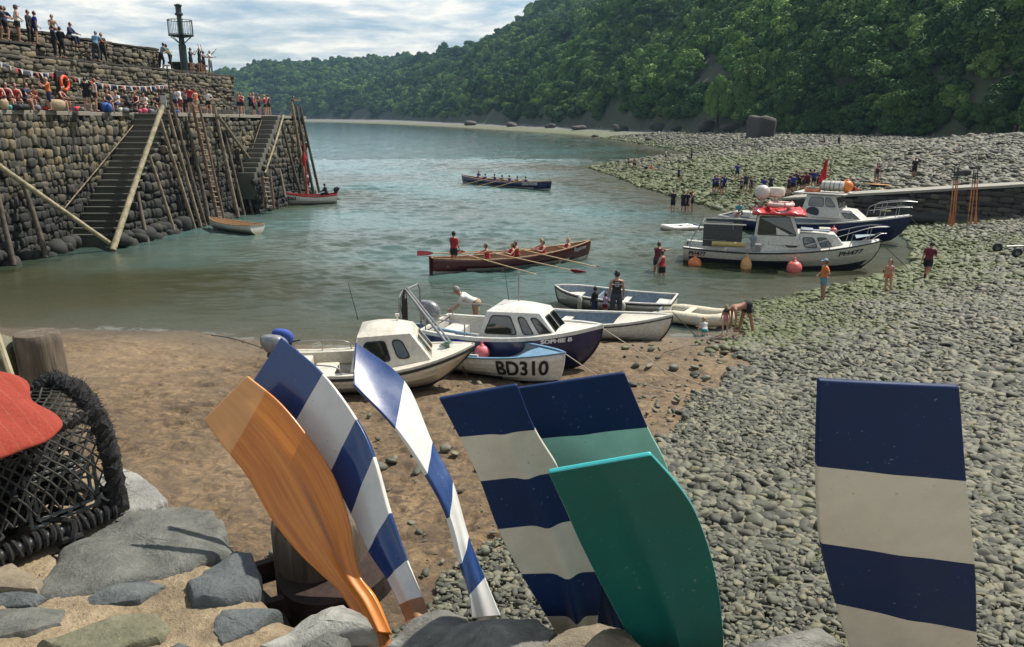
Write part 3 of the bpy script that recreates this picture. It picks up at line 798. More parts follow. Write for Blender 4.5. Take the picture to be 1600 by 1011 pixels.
posts = [  # foot px, top px, off of the top, radius, material, label
 ((22, 410), (-16, 235), 2.2, .12, m_wood_d, 'dark timber post at the left edge of the photo, leaning on the pier'),
 ((72, 398), (36, 287), 2.0, .13, m_wood_d, 'short dark post under the long sloping rail on the left of the pier'),
 ((232, 377), (215, 300), -.1, .11, m_wood_d, 'short dark post under the big pale brace beside the first stone steps'),
 ((277, 371), (234, 245), -.1, .10, m_wood, 'brown timber post standing right of the big pale brace'),
 ((308, 365), (250, 186), -.1, .11, m_wood, 'left one of the two close timber posts left of the long ladder'),
 ((317, 362), (262, 172), -.1, .11, m_wood, 'right one of the two close timber posts left of the long ladder'),
 ((322, 352), (268, 160), -.1, .11, m_wood_d, 'dark timber post rising above the deck just left of the long ladder'),
 ((328, 350), (290, 182), -.1, .13, m_wood_d, 'thick dark timber post touching the left side of the long ladder'),
 ((372, 335), (334, 166), -.1, .14, m_wood, 'thick brown timber post standing right of the long ladder'),
 ((382, 334), (350, 205), -.1, .12, m_wood_d, 'dark post second to the right of the long ladder'),
 ((395, 330), (371, 232), -.1, .11, m_wood_d, 'shorter dark post under the sloping brace right of the long ladder'),
 ((418, 322), (407, 272), -1.0, .12, m_wood_d, 'short dark post at the foot of the second stone steps'),
 ((446, 305), (424, 212), -.1, .10, m_wood_d, 'dark post below the short pale handrail of the second steps'),
 ((470, 300), (440, 192), -.1, .12, m_wood_d, 'dark post near the pier head behind the red masted boat'),
 ((480, 299), (455, 158), -.1, .14, m_wood, 'tall post at the pier head where a person leans out'),
 ((490, 298), (462, 163), -.1, .13, m_wood_d, 'second tall dark post from the right end of the pier'),
 ((499, 297), (469, 166), -.15, .12, m_wood_d, 'rightmost timber post at the end of the pier'),
]
for (f, t, off, r, mt, lb) in posts:
    timber('timber_post', on_face(f[0], f[1] + 4, 1.3 if f[0] < 100 else (-2.2 if 400 < f[0] < 450 else -.95)), on_face(t[0], t[1], off), r, mt, lb)
g2 = 'sloping timber braces of the pier'
timber('timber_brace', on_face(-40, 232, 2.1), PZ(176, 383, .25), .13, m_wood_p, 'long pale rail sloping down to the right across the left part of the pier', 'brace', g2)
timber('timber_brace', PZ(176, 391, .05), on_face(257, 158, -.35), .16, m_wood_p, 'big pale weed stained brace crossing the edge of the first stone steps', 'brace', g2)
timber('timber_brace', on_face(340, 180, -.3), on_face(409, 273, -.5), .10, m_wood, 'brown brace sloping down right towards the second stone steps', 'brace', g2)
timber('timber_brace', on_face(443, 180, -1.5), on_face(414, 270, -1.5), .08, m_wood_p, 'short pale handrail along the second stone steps', 'handrail', g2)
timber('iron_rod', on_face(101, 325, 2.0), on_face(208, 196, 2.0), .035, m_wood, 'thin rusty rod slanting over the stones left of the first steps', 'rod', 'thin slanting rods on the pier')
timber('iron_rod', on_face(390, 246, -.4), on_face(409, 187, -.4), .03, m_wood, 'thin pale rod slanting left of the second stone steps', 'rod', 'thin slanting rods on the pier')
sb = on_face(257, 158, -.35); mbx = MB().box((0, 0, 0), (.34, .05, .62)); o = mbx.build('notice_board', pm('white_board', (.45, .45, .42)), bevel=.01); o.location = sb + Vector((.05, -.25, 0)); tag(o, 'small blank pale board on top of the big brace at the pier edge', 'board')
# ladders
def ladder(a0, b0, wv, n, label, rr=.085, br=.045, mt=paint('ladder_wood', (.20, .115, .07), .8, wear=.2, scale=4)):
    a0 = Vector(a0); b0 = Vector(b0); e = empty('wooden_ladder', label, 'ladder', a0, group='ladders on the pier')
    for k in (0, 1):
        MB().tube([Vector(wv) * k, b0 - a0 + Vector(wv) * k], [rr * 1.5 if k == 0 else rr] * 2, 8).build('rail', mt, e, smooth=True)
    for i in range(n):
        f = (i + .6) / n; p = (b0 - a0) * f; MB().tube([p - Vector(wv) * .08, p + Vector(wv) * 1.1], br, 6).build('rung', pm('rung_pale', (.46, .42, .34), .8), e)
    return e
ladder(on_face(341, 344, -1.0), on_face(301, 163, -.35), (.50, -.25, 0), 22, 'long wooden ladder with pale rungs leaning on the middle of the pier')
ladder(on_face(416, 326, -1.9), on_face(410, 275, -1.7), (.62, -.1, 0), 7, 'short wooden ladder below the second stone steps')
# ------------------------------------------------------------------ beacon, lamp post, lifebuoy, bunting
m_iron = pm('green_black_iron', (.018, .035, .032), .5)
bp = on_pier(289, OW + .9, 10.02); e = empty('beacon_tower', 'dark green iron beacon with a railed round cage on the pier wall', 'beacon', bp)
MB().lathe([(.26, 0), (.26, 1.9), (.20, 1.95), (.17, 2.6), (.17, 3.9)], 14).build('column', m_iron, e, smooth=True)
MB().lathe([(.22, 3.9), (.28, 3.95), (.28, 4.05), (.2, 4.1), (.2, 4.5), (.27, 4.55), (.27, 4.62), (.1, 4.7)], 14).build('lantern', m_iron, e, smooth=True)
mb = MB().lathe([(.2, 2.38), (.86, 2.5), (.88, 2.56), (.2, 2.56)], 20)
for k in range(6):
    a = k * math.pi / 3; mb.tube([(.17 * math.cos(a), .17 * math.sin(a), 2.0), (.75 * math.cos(a), .75 * math.sin(a), 2.46)], .03, 6)
mb.build('platform', m_iron, e)
mb = MB().torus((0, 0, 3.58), .84, .03, 24, 6).torus((0, 0, 2.62), .84, .025, 24, 6)
for k in range(20):
    a = k * math.pi / 10; mb.tube([(.84 * math.cos(a), .84 * math.sin(a), 2.55), (.84 * math.cos(a), .84 * math.sin(a), 3.62)], .017, 5)
mb.build('cage', m_iron, e)
lp = on_pier(269, OW - 1.6, ztop(50)); e = empty('lamp_post', 'slim black lamp post with a flat head on the pier deck', 'lamp post', lp)
MB().lathe([(.08, 0), (.06, .3), (.045, .6), (.04, 2.95)], 10).build('pole', m_iron, e, smooth=True)
MB().box((0, 0, 3.0), (.42, .2, .09)).build('lamp_head', pm('lamp_grey', (.4, .4, .38)), e, bevel=.02)
ob = on_pier(101, OW - .28, 8.65)
e = empty('lifebuoy', 'orange ring lifebuoy hanging on the pier promenade wall', 'lifebuoy', ob)
rotb = Matrix.Rotation(math.pi / 2, 3, 'Y')
MB().torus((0, 0, 0), .36, .085, 28, 10, rot=rotb).build('ring', pm('orange_buoy', (.72, .09, .025), .45), e, smooth=True)
for k in range(4):
    a = k * math.pi / 2 + .6; MB().torus((0, .36 * math.cos(a), .36 * math.sin(a)), .096, .012, 12, 4, rot=Matrix.Rotation(a, 3, 'X') @ Matrix.Rotation(0, 3, 'Z')).build('band', pm('off_white', (.62, .60, .54)), e)
MB().box((-.16, 0, .05), (.1, 1.0, 1.15)).build('backboard', pm('dark_backboard', (.03, .03, .032)), e, bevel=.02)
cols = [(.36, .03, .03), (.42, .42, .40), (.025, .045, .16), (.38, .38, .35)]
def bunting(pts, label, n):
    pts = catmull(pts, 12); e = empty('bunting', label, 'bunting', pts[0], group='strings of bunting on the pier wall')
    MB().tube([p - pts[0] for p in pts], .012, 4).build('cord', pm('off_white', (.62, .60, .54)), e)
    for i in range(n):
        q = pts[int((i + .5) / n * (len(pts) - 1))] - pts[0]; s = random.uniform(.8, 1.2)
        j = random.uniform(-.1, .1)
        V = [q + PD * -.10 * s, q + PD * .10 * s, q + PD * j + Vector((0, 0, -.30 * s)) + PN * random.uniform(0, .12)]
        V2 = [p + PN * .008 for p in V]
        mb = MB(); mb.add(V + V2, [(0, 2, 1), (3, 4, 5), (0, 1, 4, 3), (1, 2, 5, 4), (2, 0, 3, 5)]); mb.build('pennant', pm('pennant_%d' % (i % 4), cols[i % 4]), e)
bunting([on_pier(-10, OW - .3, 9.6), on_pier(25, OW - .3, 9.25), on_pier(60, OW - .3, 9.1), on_pier(84, OW - .3, 9.15)], 'string of red, white and blue pennants left of the lifebuoy', 13)
bunting([on_pier(116, OW - .3, 9.0), on_pier(160, OW - .3, 8.75), on_pier(205, OW - .3, 8.7), on_pier(240, OW - .3, 8.8), on_pier(262, OW - .3, 8.95)], 'string of red, white and blue pennants right of the lifebuoy', 30)
# bags and coolers heaped on the deck
bagc = [('teal', (.05, .30, .30)), ('black', (.015, .015, .018)), ('red', (.45, .03, .03)), ('blue', (.04, .10, .34)), ('pink', (.5, .08, .14)), ('white', (.55, .55, .52)), ('tan', (.36, .27, .16)), ('grey', (.13, .14, .16))]
bags = [(8, 6, 2), (14, 0, 0), (28, 1, 1), (38, 1, 1), (58, 7, 1), (73, 2, 0), (88, 6, 3), (112, 7, 0), (121, 2, 1), (128, 7, 0), (166, 3, 3), (172, 3, 2), (180, 1, 0), (188, 5, 1), (196, 7, 1), (204, 1, 0), (211, 1, 1), (218, 4, 0), (226, 4, 1), (236, 7, 1), (244, 5, 0), (250, 1, 0), (270, 2, 0), (277, 3, 0)]
bw = {0: 'slumped', 1: 'bulky', 2: 'tall rounded', 3: 'wide blue-chair-shaped'}
for i, (u, c, kd) in enumerate(bags):
    p = on_pier(u, OW - 1.15 - random.uniform(-.2, .5), ztop(45)); p.z = ztop(p.y)
    s = {0: (.18, .15, .12), 1: (.24, .18, .15), 2: (.2, .16, .26), 3: (.45, .25, .30)}[kd]
    U, F = rough_rock(4, 2.8, .18, 300 + i); U = U * np.array(s); U[:, 2] += s[2] * .9
    ob = link('kit_bag', mesh_np('kit_bag', U, F), pm('bag_%s' % bagc[c][0], bagc[c][1], .7), smooth=True)
    ob.location = p; ob.rotation_euler = (0, 0, random.uniform(0, 3)); MB().torus((0, 0, s[2] * 1.8), s[0] * .4, .018, 14, 5, rot=Matrix.Rotation(math.pi / 2, 3, 'X')).build('handle', pm('bag_black', bagc[1][1], .7), ob)
    near = ['left of the lifebuoy', 'below the lifebuoy', 'right of the standing pair', 'by the lamp post'][0 if u < 90 else (1 if u < 135 else (2 if u < 240 else 3))]
    tag(ob, '%s %s bag on the pier deck %s, bag %d' % (bagc[c][0], {0: 'small', 1: 'bulky', 2: 'tall', 3: 'wide'}[kd], near, i + 1), 'bag', 'bags heaped on the pier deck')

# ================================================================== SLIPWAY
sA = Vector((19.5, 56.0)); sB = Vector((31.2, 46.8)); sC = Vector((48, 39))
slip = empty('stone_slipway', 'dark stone slipway wall with a pale sloping top running down into the harbour', 'slipway', (sB.x, sB.y, 0))
m_slip = stone_mat('slip_stone', (.055, .052, .046), (.028, .028, .026), (.10, .095, .08), scale=4)
m_sliptop = stone_mat('slip_top', (.36, .35, .30), (.26, .25, .21), (.46, .44, .38), scale=2)
def sp(ob): ob.parent = slip; ob.matrix_parent_inverse = Matrix.Translation(-Vector(slip.location)); return ob
segs = [(sA, sB, 1.15, 2.95), (sB, sC, 2.95, 4.3)]
mb = MB(); mt_ = MB()
for a, b_, z0, z1 in segs:
    d = (b_ - a).normalized(); n2 = Vector((-d.y, d.x)); n2 = n2 if n2.y > 0 else -n2
    pl = [a, b_, b_ + n2 * 2.9, a + n2 * 2.9]
    mb.prism([(p.x + n2.x * .12 * (1 if i < 2 else 0), p.y + n2.y * .12 * (1 if i < 2 else 0)) for i, p in enumerate(pl)], -2.5, [z0 - .06, z1 - .06, z1 - .06, z0 - .06])
    L = (b_ - a).length; k = 14
    for i in range(k):
        f0, f1 = i / k, (i + .985) / k; p0 = a.lerp(b_, f0); p1 = a.lerp(b_, f1); q = .07
        for (w0, w1) in ((-q, .6), (.62, 2.9)):
            mt_.prism([tuple(p0 + n2 * w0), tuple(p1 + n2 * w0), tuple(p1 + n2 * w1), tuple(p0 + n2 * w1)], [z0 + (z1 - z0) * f - .16 for f in (f0, f1, f1, f0)], [z0 + (z1 - z0) * f + random.uniform(0, .02) for f in (f0, f1, f1, f0)])
    sp(rubble('wall_stone', a, b_, -.4, lambda s, z0=z0, z1=z1, L=L: z0 + (z1 - z0) * s / L - .16, m_slip, None, (.22, .4), (.4, .9), .12, seed=int(z0 * 10), p=4, amp=.08))
sp(mb.build('core', m_mortar)); sp(mt_.build('top_slab', m_sliptop, bevel=.015))
# flat stone apron at its foot
ap = PG(1480, 352); U, F = rough_rock(5, 3.5, .1, 91); U *= np.array((3.6, 1.1, .32))
o = link('apron_slab', mesh_np('apron_slab', U, F, col=np.full(len(U), .2)), m_slip, smooth=True); o.location = Vector((PG(1450, 352).x, PG(1450, 352).y + .8, .45)); o.rotation_euler = (0, 0, R(-36))
tag(o, 'low dark flat slab of rock at the foot of the slipway wall', 'rock')

# ================================================================== ROCKS AND BUSHES UNDER THE HILL
def boulder(u, v, s, seed, label, mat, t=None, rz=0, grp='boulders at the foot of the cliff', amp=.3, p=2.6):
    q = PG(u, v) if t is None else PT(u, v, t)
    U, F = rough_rock(6, p, amp, seed); U *= np.array(s)
    o = link('boulder', mesh_np('boulder', U, F, col=np.full(len(U), .35)), mat, smooth=True); o.location = (q.x, q.y, gz(q.x, q.y) + s[2] * .55); o.rotation_euler = (.05, .08, rz)
    return tag(o, label, 'boulder', grp)
m_cliff = stone_mat('cliff_stone', (.075, .066, .056), (.030, .027, .024), (.16, .14, .11), scale=2.2, bm=1.0)
boulder(1187, 216, (2.6, 2.4, 3.3), 402, 'tall blocky grey-brown rock standing alone on the upper beach', m_cliff, amp=.22, p=7, rz=.5)
bl = [(968, 205, 7, 'largest dark boulder left of the standing rock'), (905, 203, 5, 'long dark boulder above the curved shoreline'), (1030, 203, 6, 'dark rock lump right of the largest boulder'), (1060, 205, 4, 'small pointed dark rock below the cliff'), (1105, 205, 7, 'wide dark outcrop left of the standing rock'), (1142, 207, 5, 'dark outcrop touching the left of the standing rock'),
      (930, 214, 2.2, 'small dark rock on the beach by the bay'), (1015, 220, 2.6, 'low dark rock lying on the grey beach'), (860, 200, 5, 'dark boulder far along the shore'), (735, 196, 7, 'farthest dark boulder at the shoreline'), (800, 198, 6, 'far dark boulder left of the shore bend')]
for k, (u, v, s, lb) in enumerate(bl):
    boulder(u, v, (s * .55, s * .4, s * .24), 420 + k, lb, m_cliff, rz=random.uniform(-.5, .5), amp=.45)
for k, (u, v, s, lb) in enumerate([(1420, 252, .8, 'dark round stone on the pebbles left of the standing oars'), (1475, 252, .8, 'dark round stone above the left bundle of oars'), (1505, 276, 1.2, 'large blue-grey boulder between the two bundles of oars'), (1362, 303, .6, 'dark stone next to the top of the slipway'), (1402, 297, .6, 'dark stone above the slipway edge')]):
    boulder(u, v, (s * .5, s * .4, s * .3), 440 + k, lb, m_cliff, rz=k, grp='dark stones on the pebble bank')
m_bark = paint('bark', (.07, .055, .04), .9, wear=.3, scale=2, bmp=.5)
def bush(u, v, s, kind, label, name='bush', grp='bushes and trees at the foot of the hill', cat='bush'):
    q = PG(u, v); z0 = gz(q.x, q.y)
    e = empty(name, label, cat, (q.x, q.y, z0), group=grp)
    hh = s[2] * .9
    mb = MB().tube([(0, 0, -.4), (.05 * s[0], 0, hh * .5), (0, .08 * s[0], hh)], [s[0] * .09, s[0] * .07, s[0] * .03], 8)
    for k in range(6):
        a = k * 1.05 + u; mb.tube([(0, 0, hh * (.25 + .08 * k)), (math.cos(a) * s[0] * .45, math.sin(a) * s[0] * .45, hh * (.7 + .08 * k))], [s[0] * .045, s[0] * .012], 6)
    mb.build('trunk', m_bark, e, smooth=True)
    me = crown_mesh('crown', 9000, .045 * s[0], int(u), (s[0], s[1], s[2]), 13); V = np.empty(len(me.vertices) * 3, np.float32); me.vertices.foreach_get('co', V)
    V = V.reshape(-1, 3); V[:, 2] += hh; me.vertices.foreach_set('co', V.ravel())
    link('crown', me, kind, e)
for (u, v, s, kd, lb) in [(1410, 203, (5.4, 4, 4.6), m_leaf2, 'bright green rounded tree in front of the wood above the steps'), (1462, 203, (3.6, 3, 3.2), m_leaf, 'darker green bush right of the bright rounded tree'),
        (1365, 203, (2.3, 2, 1.8), m_leaf2, 'small light green bush at the top of the pebble beach'), (1318, 202, (3.2, 2, 1.5), m_leaf2, 'low wide light bush left of the small one'),
        (1510, 205, (3.6, 3, 3.4), m_leaf2, 'bushy green shrub above the blue-grey pebble bank'), (1556, 208, (4.2, 3, 4.2), m_leaf, 'big dark shrub over the right end of the beach'),
        (1120, 199, (4.4, 3, 8.2), m_leaf2, 'slender pale green tree at the cliff foot left of the standing rock'), (1160, 200, (6.5, 5, 9.0), m_leaf, 'tall dark tree right behind the standing rock'), (1240, 203, (6, 5, 7.5), m_leaf, 'dark tree right of the standing rock')]:
    bush(u, v, s, kd, lb, 'bush' if s[2] < 5 else 'broadleaf_tree', cat='bush' if s[2] < 5 else 'tree')
# steps railing up the bank
q0 = PG(1405, 206); q1 = PG(1470, 206); e = empty('handrail_fence', 'faint grey railing of the path steps between bushes and pebble beach', 'railing', q0)
mb = MB(); dv = Vector((q1.x - q0.x, q1.y - q0.y, 1.6))
for k in range(9): mb.tube([dv * (k / 8), dv * (k / 8) + Vector((0, 0, 1.3))], .05, 5)
mb.build('post', m_slip, e)
MB().tube([Vector((0, 0, 1.3)), dv + Vector((0, 0, 1.3))], .05, 5).tube([Vector((0, 0, .8)), dv + Vector((0, 0, .8))], .04, 5).build('rail', m_slip, e)
# ================================================================== BOATS
def lerp(a, b, t): return a + (b - a) * t
class Hull:
    """x forward (stern 0, bow L), y to port, z up, keel bottom at 0"""
    def __init__(s, L, B, Hs, Hm, Hb, stern=.8, fmax=.42, rake=.5, bp=2.1, keel_up=.25, full=.75, V=1.05, npl=7, saw=.012, stern_up=0.0, double=False, curve_stem=2.0):
        s.__dict__.update(locals())
    def sheer(s, a):
        # quadratic through Hs (0), Hm (.45), Hb (1)
        return s.Hs * (a - .45) * (a - 1) / (.45) + s.Hm * a * (a - 1) / (.45 * -.55) + s.Hb * a * (a - .45) / .55
    def beam(s, a):
        if a < s.fmax:
            k = math.sin(math.pi / 2 * a / s.fmax); return s.B / 2 * (s.stern + (1 - s.stern) * k)
        k = (a - s.fmax) / (1 - s.fmax); return s.B / 2 * max(0.0, 1 - k ** s.bp) ** .85
    def keel(s, a): return s.stern_up * max(0, 1 - a / .5) ** 2 + (s.keel_up * max(0, (a - .8) / .2) ** 2)
    def pt(s, a, q, side=1, off=0.0):
        zk = s.keel(a); zs = s.sheer(a)
        e = lerp(s.full, s.V, max(0, a - .3) / .7)
        y = s.beam(a) * math.sin(math.pi / 2 * min(1, q)) ** e
        z = zk + (zs - zk) * (q ** 1.35)
        x = a * s.L - s.rake * (1 - (z / s.Hb)) ** s.curve_stem * max(0, (a - .55) / .45) ** 2
        if s.double: x += s.rake * .5 * (1 - (z / s.Hb)) ** 2 * max(0, (.3 - a) / .3) ** 2
        y = y + off * (1 if y > .02 or off < 0 else y / .02)
        return Vector((x, side * max(y, 0.0), z))
    def qz(s, a, z):
        zk, zs = s.keel(a), s.sheer(a); return max(0, min(1, ((z - zk) / (zs - zk)))) ** (1 / 1.35)
    def outer(s, ns=36, bottom=None, mi=(0, 1)):
        mb = MB(); A_ = [(i / ns) ** .95 for i in range(ns + 1)]
        rows = []
        for k in range(s.npl):
            rows.append((k / s.npl, s.saw)); rows.append(((k + .97) / s.npl, s.saw * .3 if s.saw else 0))
        rows.append((1.0, 0))
        for side in (1, -1):
            G = [[s.pt(a, q, side, o) for (q, o) in rows] for a in A_]
            n = len(rows); base = [p for r_ in G for p in r_]
            F = []; M = []
            for i in range(ns):
                for j in range(n - 1):
                    f = (i * n + j, (i + 1) * n + j, (i + 1) * n + j + 1, i * n + j + 1)
                    F.append(f if side < 0 else f[::-1])
                    M.append(mi[1] if bottom is not None and G[i][j].z + G[i][j + 1].z < 2 * bottom else mi[0])
            b = len(mb.V); mb.V += base; mb.F += [tuple(x + b for x in f) for f in F]; mb.M += M
        # transom
        P = [s.pt(0, k / 10, 1) for k in range(11)] + [s.pt(0, k / 10, -1) for k in range(10, -1, -1)]
        mb.add(P, [tuple(range(len(P)))], mi[0])
        return mb
    def inner(s, sole, th=.035, a0=0.015, a1=.97, ns=30, m=0):
        mb = MB(); n = 8
        for side in (1, -1):
            V = []
            for i in range(ns + 1):
                a = lerp(a0, a1, i / ns); q0 = s.qz(a, sole)
                for j in range(n + 1):
                    q = lerp(q0, 1, j / n); p = s.pt(a, q, side, -th); V.append(p)
            F = [(i * (n + 1) + j, (i + 1) * (n + 1) + j, (i + 1) * (n + 1) + j + 1, i * (n + 1) + j + 1) for i in range(ns) for j in range(n)]
            mb.add(V, F if side > 0 else [f[::-1] for f in F], m)
        V = []
        for i in range(ns + 1):
            a = lerp(a0, a1, i / ns); p = s.pt(a, s.qz(a, sole), 1, -th); p.z = sole; V += [p, Vector((p.x, -p.y, p.z))]
        mb.add(V, [(2 * i, 2 * i + 1, 2 * i + 3, 2 * i + 2) for i in range(ns)], m)
        P = [s.pt(a0, q, 1, -th) for q in [lerp(s.qz(a0, sole), 1, k / 8) for k in range(9)]]
        P = P + [Vector((p.x, -p.y, p.z)) for p in reversed(P)]; mb.add(P, [tuple(range(len(P)))], m)
        return mb
    def rail(s, w_=.07, h=.045, drop=0.0, off=.02, ns=40, a0=0.0, a1=1.0, m=0, transom=True, q=1.0):
        mb = MB()
        for side in (1, -1):
            V = []
            for i in range(ns + 1):
                a = lerp(a0, a1, i / ns); p = s.pt(a, q, side); y = abs(p.y) + off
                if a > .995: y = max(y, .02)
                for (dy, dz) in ((0, 0), (0, h), (-w_, h), (-w_, 0)): V.append((p.x + (0.03 if a > .99 else 0), side * max(y + dy, 0.0), p.z + dz - drop))
            F = []
            for i in range(ns):
                for k in range(4): F.append((i * 4 + k, i * 4 + (k + 1) % 4, (i + 1) * 4 + (k + 1) % 4, (i + 1) * 4 + k))
            F += [(0, 1, 2, 3), (ns * 4 + 3, ns * 4 + 2, ns * 4 + 1, ns * 4)]
            mb.add(V, F, m)
        if transom:
            p = s.pt(a0, q, 1); mb.box((p.x - .005, 0, p.z + h / 2 - drop + .001), (.07, 2 * abs(p.y), h - .004), m=m)
        return mb
    def deck(s, a0, a1, z_off=0.0, crown=.05, ns=16, m=0, inset=.02):
        mb = MB(); V = []; n = 7
        for i in range(ns + 1):
            a = lerp(a0, a1, i / ns); p = s.pt(min(a, .995), 1, 1, -inset)
            for j in range(n):
                f = j / (n - 1) * 2 - 1; V.append((p.x, p.y * f, p.z + z_off + crown * (1 - f * f)))
        F = [(i * n + j, (i + 1) * n + j, (i + 1) * n + j + 1, i * n + j + 1) for i in range(ns) for j in range(n - 1)]
        return mb.add(V, F, m)
    def thwart(s, a, z, w_=.22, th=.035, m=0):
        q = s.qz(a, z); y = s.pt(a, q, 1, -.03).y; return MB().box((a * s.L, 0, z), (w_, 2 * y, th), m=m)
def place2(su, sv, sz, bu, bv, bz):
    """stern and bow sheer points from their pixels and heights above the water -> x,y,yaw,length"""
    a, b = PZ(su, sv, sz), PZ(bu, bv, bz); d = b - a
    return a, math.atan2(d.y, d.x), math.hypot(d.x, d.y)
def strand(su, sv, bu, bv, H_s, H_b, sink=.03):
    z0 = .8
    for _ in range(8):
        P, yaw, L = place2(su, sv, z0 + H_s, bu, bv, z0 + H_b)
        m = P + Vector((math.cos(yaw), math.sin(yaw), 0)) * L * .5; z0 = gz(m.x, m.y) - sink
    return P, yaw, L, z0
def textmesh(txt, size, parent, mat, fmap, name='lettering', sx=1.0, th=.004, bold=0.0):
    c = bpy.data.curves.new('t', 'FONT'); c.body = txt; c.size = size; c.offset = bold; c.resolution_u = 3
    o = bpy.data.objects.new('t', c); COL.objects.link(o)
    dg = bpy.context.evaluated_depsgraph_get(); me = bpy.data.meshes.new_from_object(o.evaluated_get(dg))
    bpy.data.objects.remove(o)
    bm = bmesh.new(); bm.from_mesh(me); bmesh.ops.triangulate(bm, faces=bm.faces)
    for _ in range(2): bmesh.ops.subdivide_edges(bm, edges=[e for e in bm.edges if e.calc_length() > size * .25], cuts=1); bmesh.ops.triangulate(bm, faces=bm.faces)
    for v in bm.verts: v.co = fmap(v.co.x * sx, v.co.y)
    bm.to_mesh(me); bm.free(); me.name = name
    return link(name, me, mat, parent)
def quadpt(Q, u, v):  # bilinear on 4 corners (bl, br, tr, tl)
    a, b, c, d = Q; return (a * (1 - u) + b * u) * (1 - v) + (d * (1 - u) + c * u) * v
def window(parent, Q, u0, v0, u1, v1, frame, glass, r=.18, proud=.008, fw=.03, poly=None):
    """rounded window on the face Q: frame (child) with its pane (sub-part)"""
    Q = [Vector(q) for q in Q]; n = (Q[1] - Q[0]).cross(Q[3] - Q[0]).normalized()
    W = (quadpt(Q, u1, .5) - quadpt(Q, u0, .5)).length; H = (quadpt(Q, .5, v1) - quadpt(Q, .5, v0)).length
    def ring(ins):
        P = []
        x0, y0, x1, y1 = ins, ins, W - ins, H - ins; rr = r * min(W, H) * (1 if ins == 0 else .8)
        base = poly or [(0, 0), (1, 0), (1, 1), (0, 1)]
        for i, (bx, by) in enumerate(base):
            nx = base[(i + 1) % len(base)]; pv = base[i - 1]
            c = Vector((lerp(x0, x1, bx), lerp(y0, y1, by)))
            dn = (Vector((lerp(x0, x1, nx[0]), lerp(y0, y1, nx[1]))) - c).normalized(); dp = (Vector((lerp(x0, x1, pv[0]), lerp(y0, y1, pv[1]))) - c).normalized()
            for k in range(4):
                t = k / 3; P.append((c + dp * rr * (1 - t) ** 2 + dn * rr * t ** 2))
        return P
    def to3(p, d): return quadpt(Q, lerp(u0, u1, p[0] / W), lerp(v0, v1, p[1] / H)) + n * d
    A_, B_ = ring(0), ring(fw); k = len(A_); mb = MB()
    V = [to3(p, -.004) for p in A_] + [to3(p, proud + .008) for p in A_] + [to3(p, proud + .008) for p in B_] + [to3(p, -.004) for p in B_]
    F = []
    for i in range(k):
        j = (i + 1) % k; F += [(i, j, k + j, k + i), (k + i, k + j, 2 * k + j, 2 * k + i), (2 * k + i, 2 * k + j, 3 * k + j, 3 * k + i)]
    fo = mb.add(V, F).build('window', frame, parent)
    V = [to3(p, proud) for p in B_]; MB().add(V, [tuple(range(len(V)))]).build('pane', glass, fo, fix=False)
    return fo
def outboard(parent_name, label, loc, rz, cowl, leg, s=1.0, tilt=0.0, parent=None):
    e = bpy.data.objects.new('outboard_motor', None); COL.objects.link(e); e.empty_display_size = .2
    if parent: e.parent = parent
    e.location = loc; e.rotation_euler = (0, tilt, rz); e.scale = (s, s, s)
    if label and not parent: tag(e, label, 'outboard motor')
    # cowling: rounded body (x = away from boat is -x)
    prof = [(0, .18, .12), (.05, .26, .15), (.16, .31, .17), (.27, .30, .165), (.34, .26, .145), (.39, .18, .11), (.41, .05, .03)]
    V = []; n = 20
    for (z, rx, ry) in prof:
        for k in range(n):
            a = 2 * math.pi * k / n; c, s_ = math.cos(a), math.sin(a)
            V.append((-.02 + rx * math.copysign(abs(c) ** .7, c) - z * .35, ry * math.copysign(abs(s_) ** .75, s_), .18 + z))
    F = [(i * n + k, i * n + (k + 1) % n, (i + 1) * n + (k + 1) % n, (i + 1) * n + k) for i in range(len(prof) - 1) for k in range(n)] + [tuple(range(n - 1, -1, -1)), tuple(range((len(prof) - 1) * n, len(prof) * n))]
    MB().add(V, F).build('cowling', cowl, e, smooth=True)
    mb = MB().box((-.02, 0, .05), (.24, .2, .28)).box((-.05, 0, -.25), (.16, .09, .4)).box((-.06, 0, -.52), (.34, .16, .025))
    mb.lathe([(.02, -.24), (.06, -.16), (.065, .05), (.03, .16)], 10, c=(-.05, 0, -.66), axis='X').box((-.05, 0, -.62), (.14, .03, .2)).box((0, 0, -.8), (.12, .015, .16))
    mb.lathe([(.2, 0), (.22, .02), (.2, .12)], 16, c=(-.04, 0, .09)).build('leg', leg, e, bevel=.01)
    mb = MB()
    for k in range(3):
        a = k * 2.09; mb.box((-.31, .07 * math.cos(a), -.66 + .07 * math.sin(a)), (.03, .1, .05), R3=Matrix.Rotation(a, 3, 'X') @ Matrix.Rotation(.5, 3, 'Y'))
    mb.build('propeller', leg, e)
    MB().box((.12, 0, .0), (.1, .24, .3)).tube([(.1, .0, .18), (.42, .02, .26)], [.03, .022], 8).build('clamp', leg, e, bevel=.008)
    return e
def fender(label, loc, shape, mat, group, top=None):
    e = empty('fender', label, 'fender', loc, group=group)
    if shape == 'ball':
        r = .3; MB().lathe([(.03, .36), (.07, .33), (.1, .27)] + [(r * math.sin(a), r * math.cos(a) * 1.02) for a in [.5 + k * .22 for k in range(12)]] + [(.02, -.31)], 18).build('buoy', mat, e, smooth=True)
        MB().torus((0, 0, .38), .045, .018, 14, 6, rot=Matrix.Rotation(math.pi / 2, 3, 'X')).build('eye', mat, e, smooth=True)
    else:
        r = .09; MB().lathe([(.02, .34), (.05, .33), (r, .26), (r, -.24), (.05, -.31), (.02, -.32)], 16).build('buoy', mat, e, smooth=True)
    if top is not None: MB().tube([(0, 0, .34), Vector(top) - Vector(loc)], .012, 5).build('cord', pm('rope_dark', (.06, .06, .055)), e)
    return e
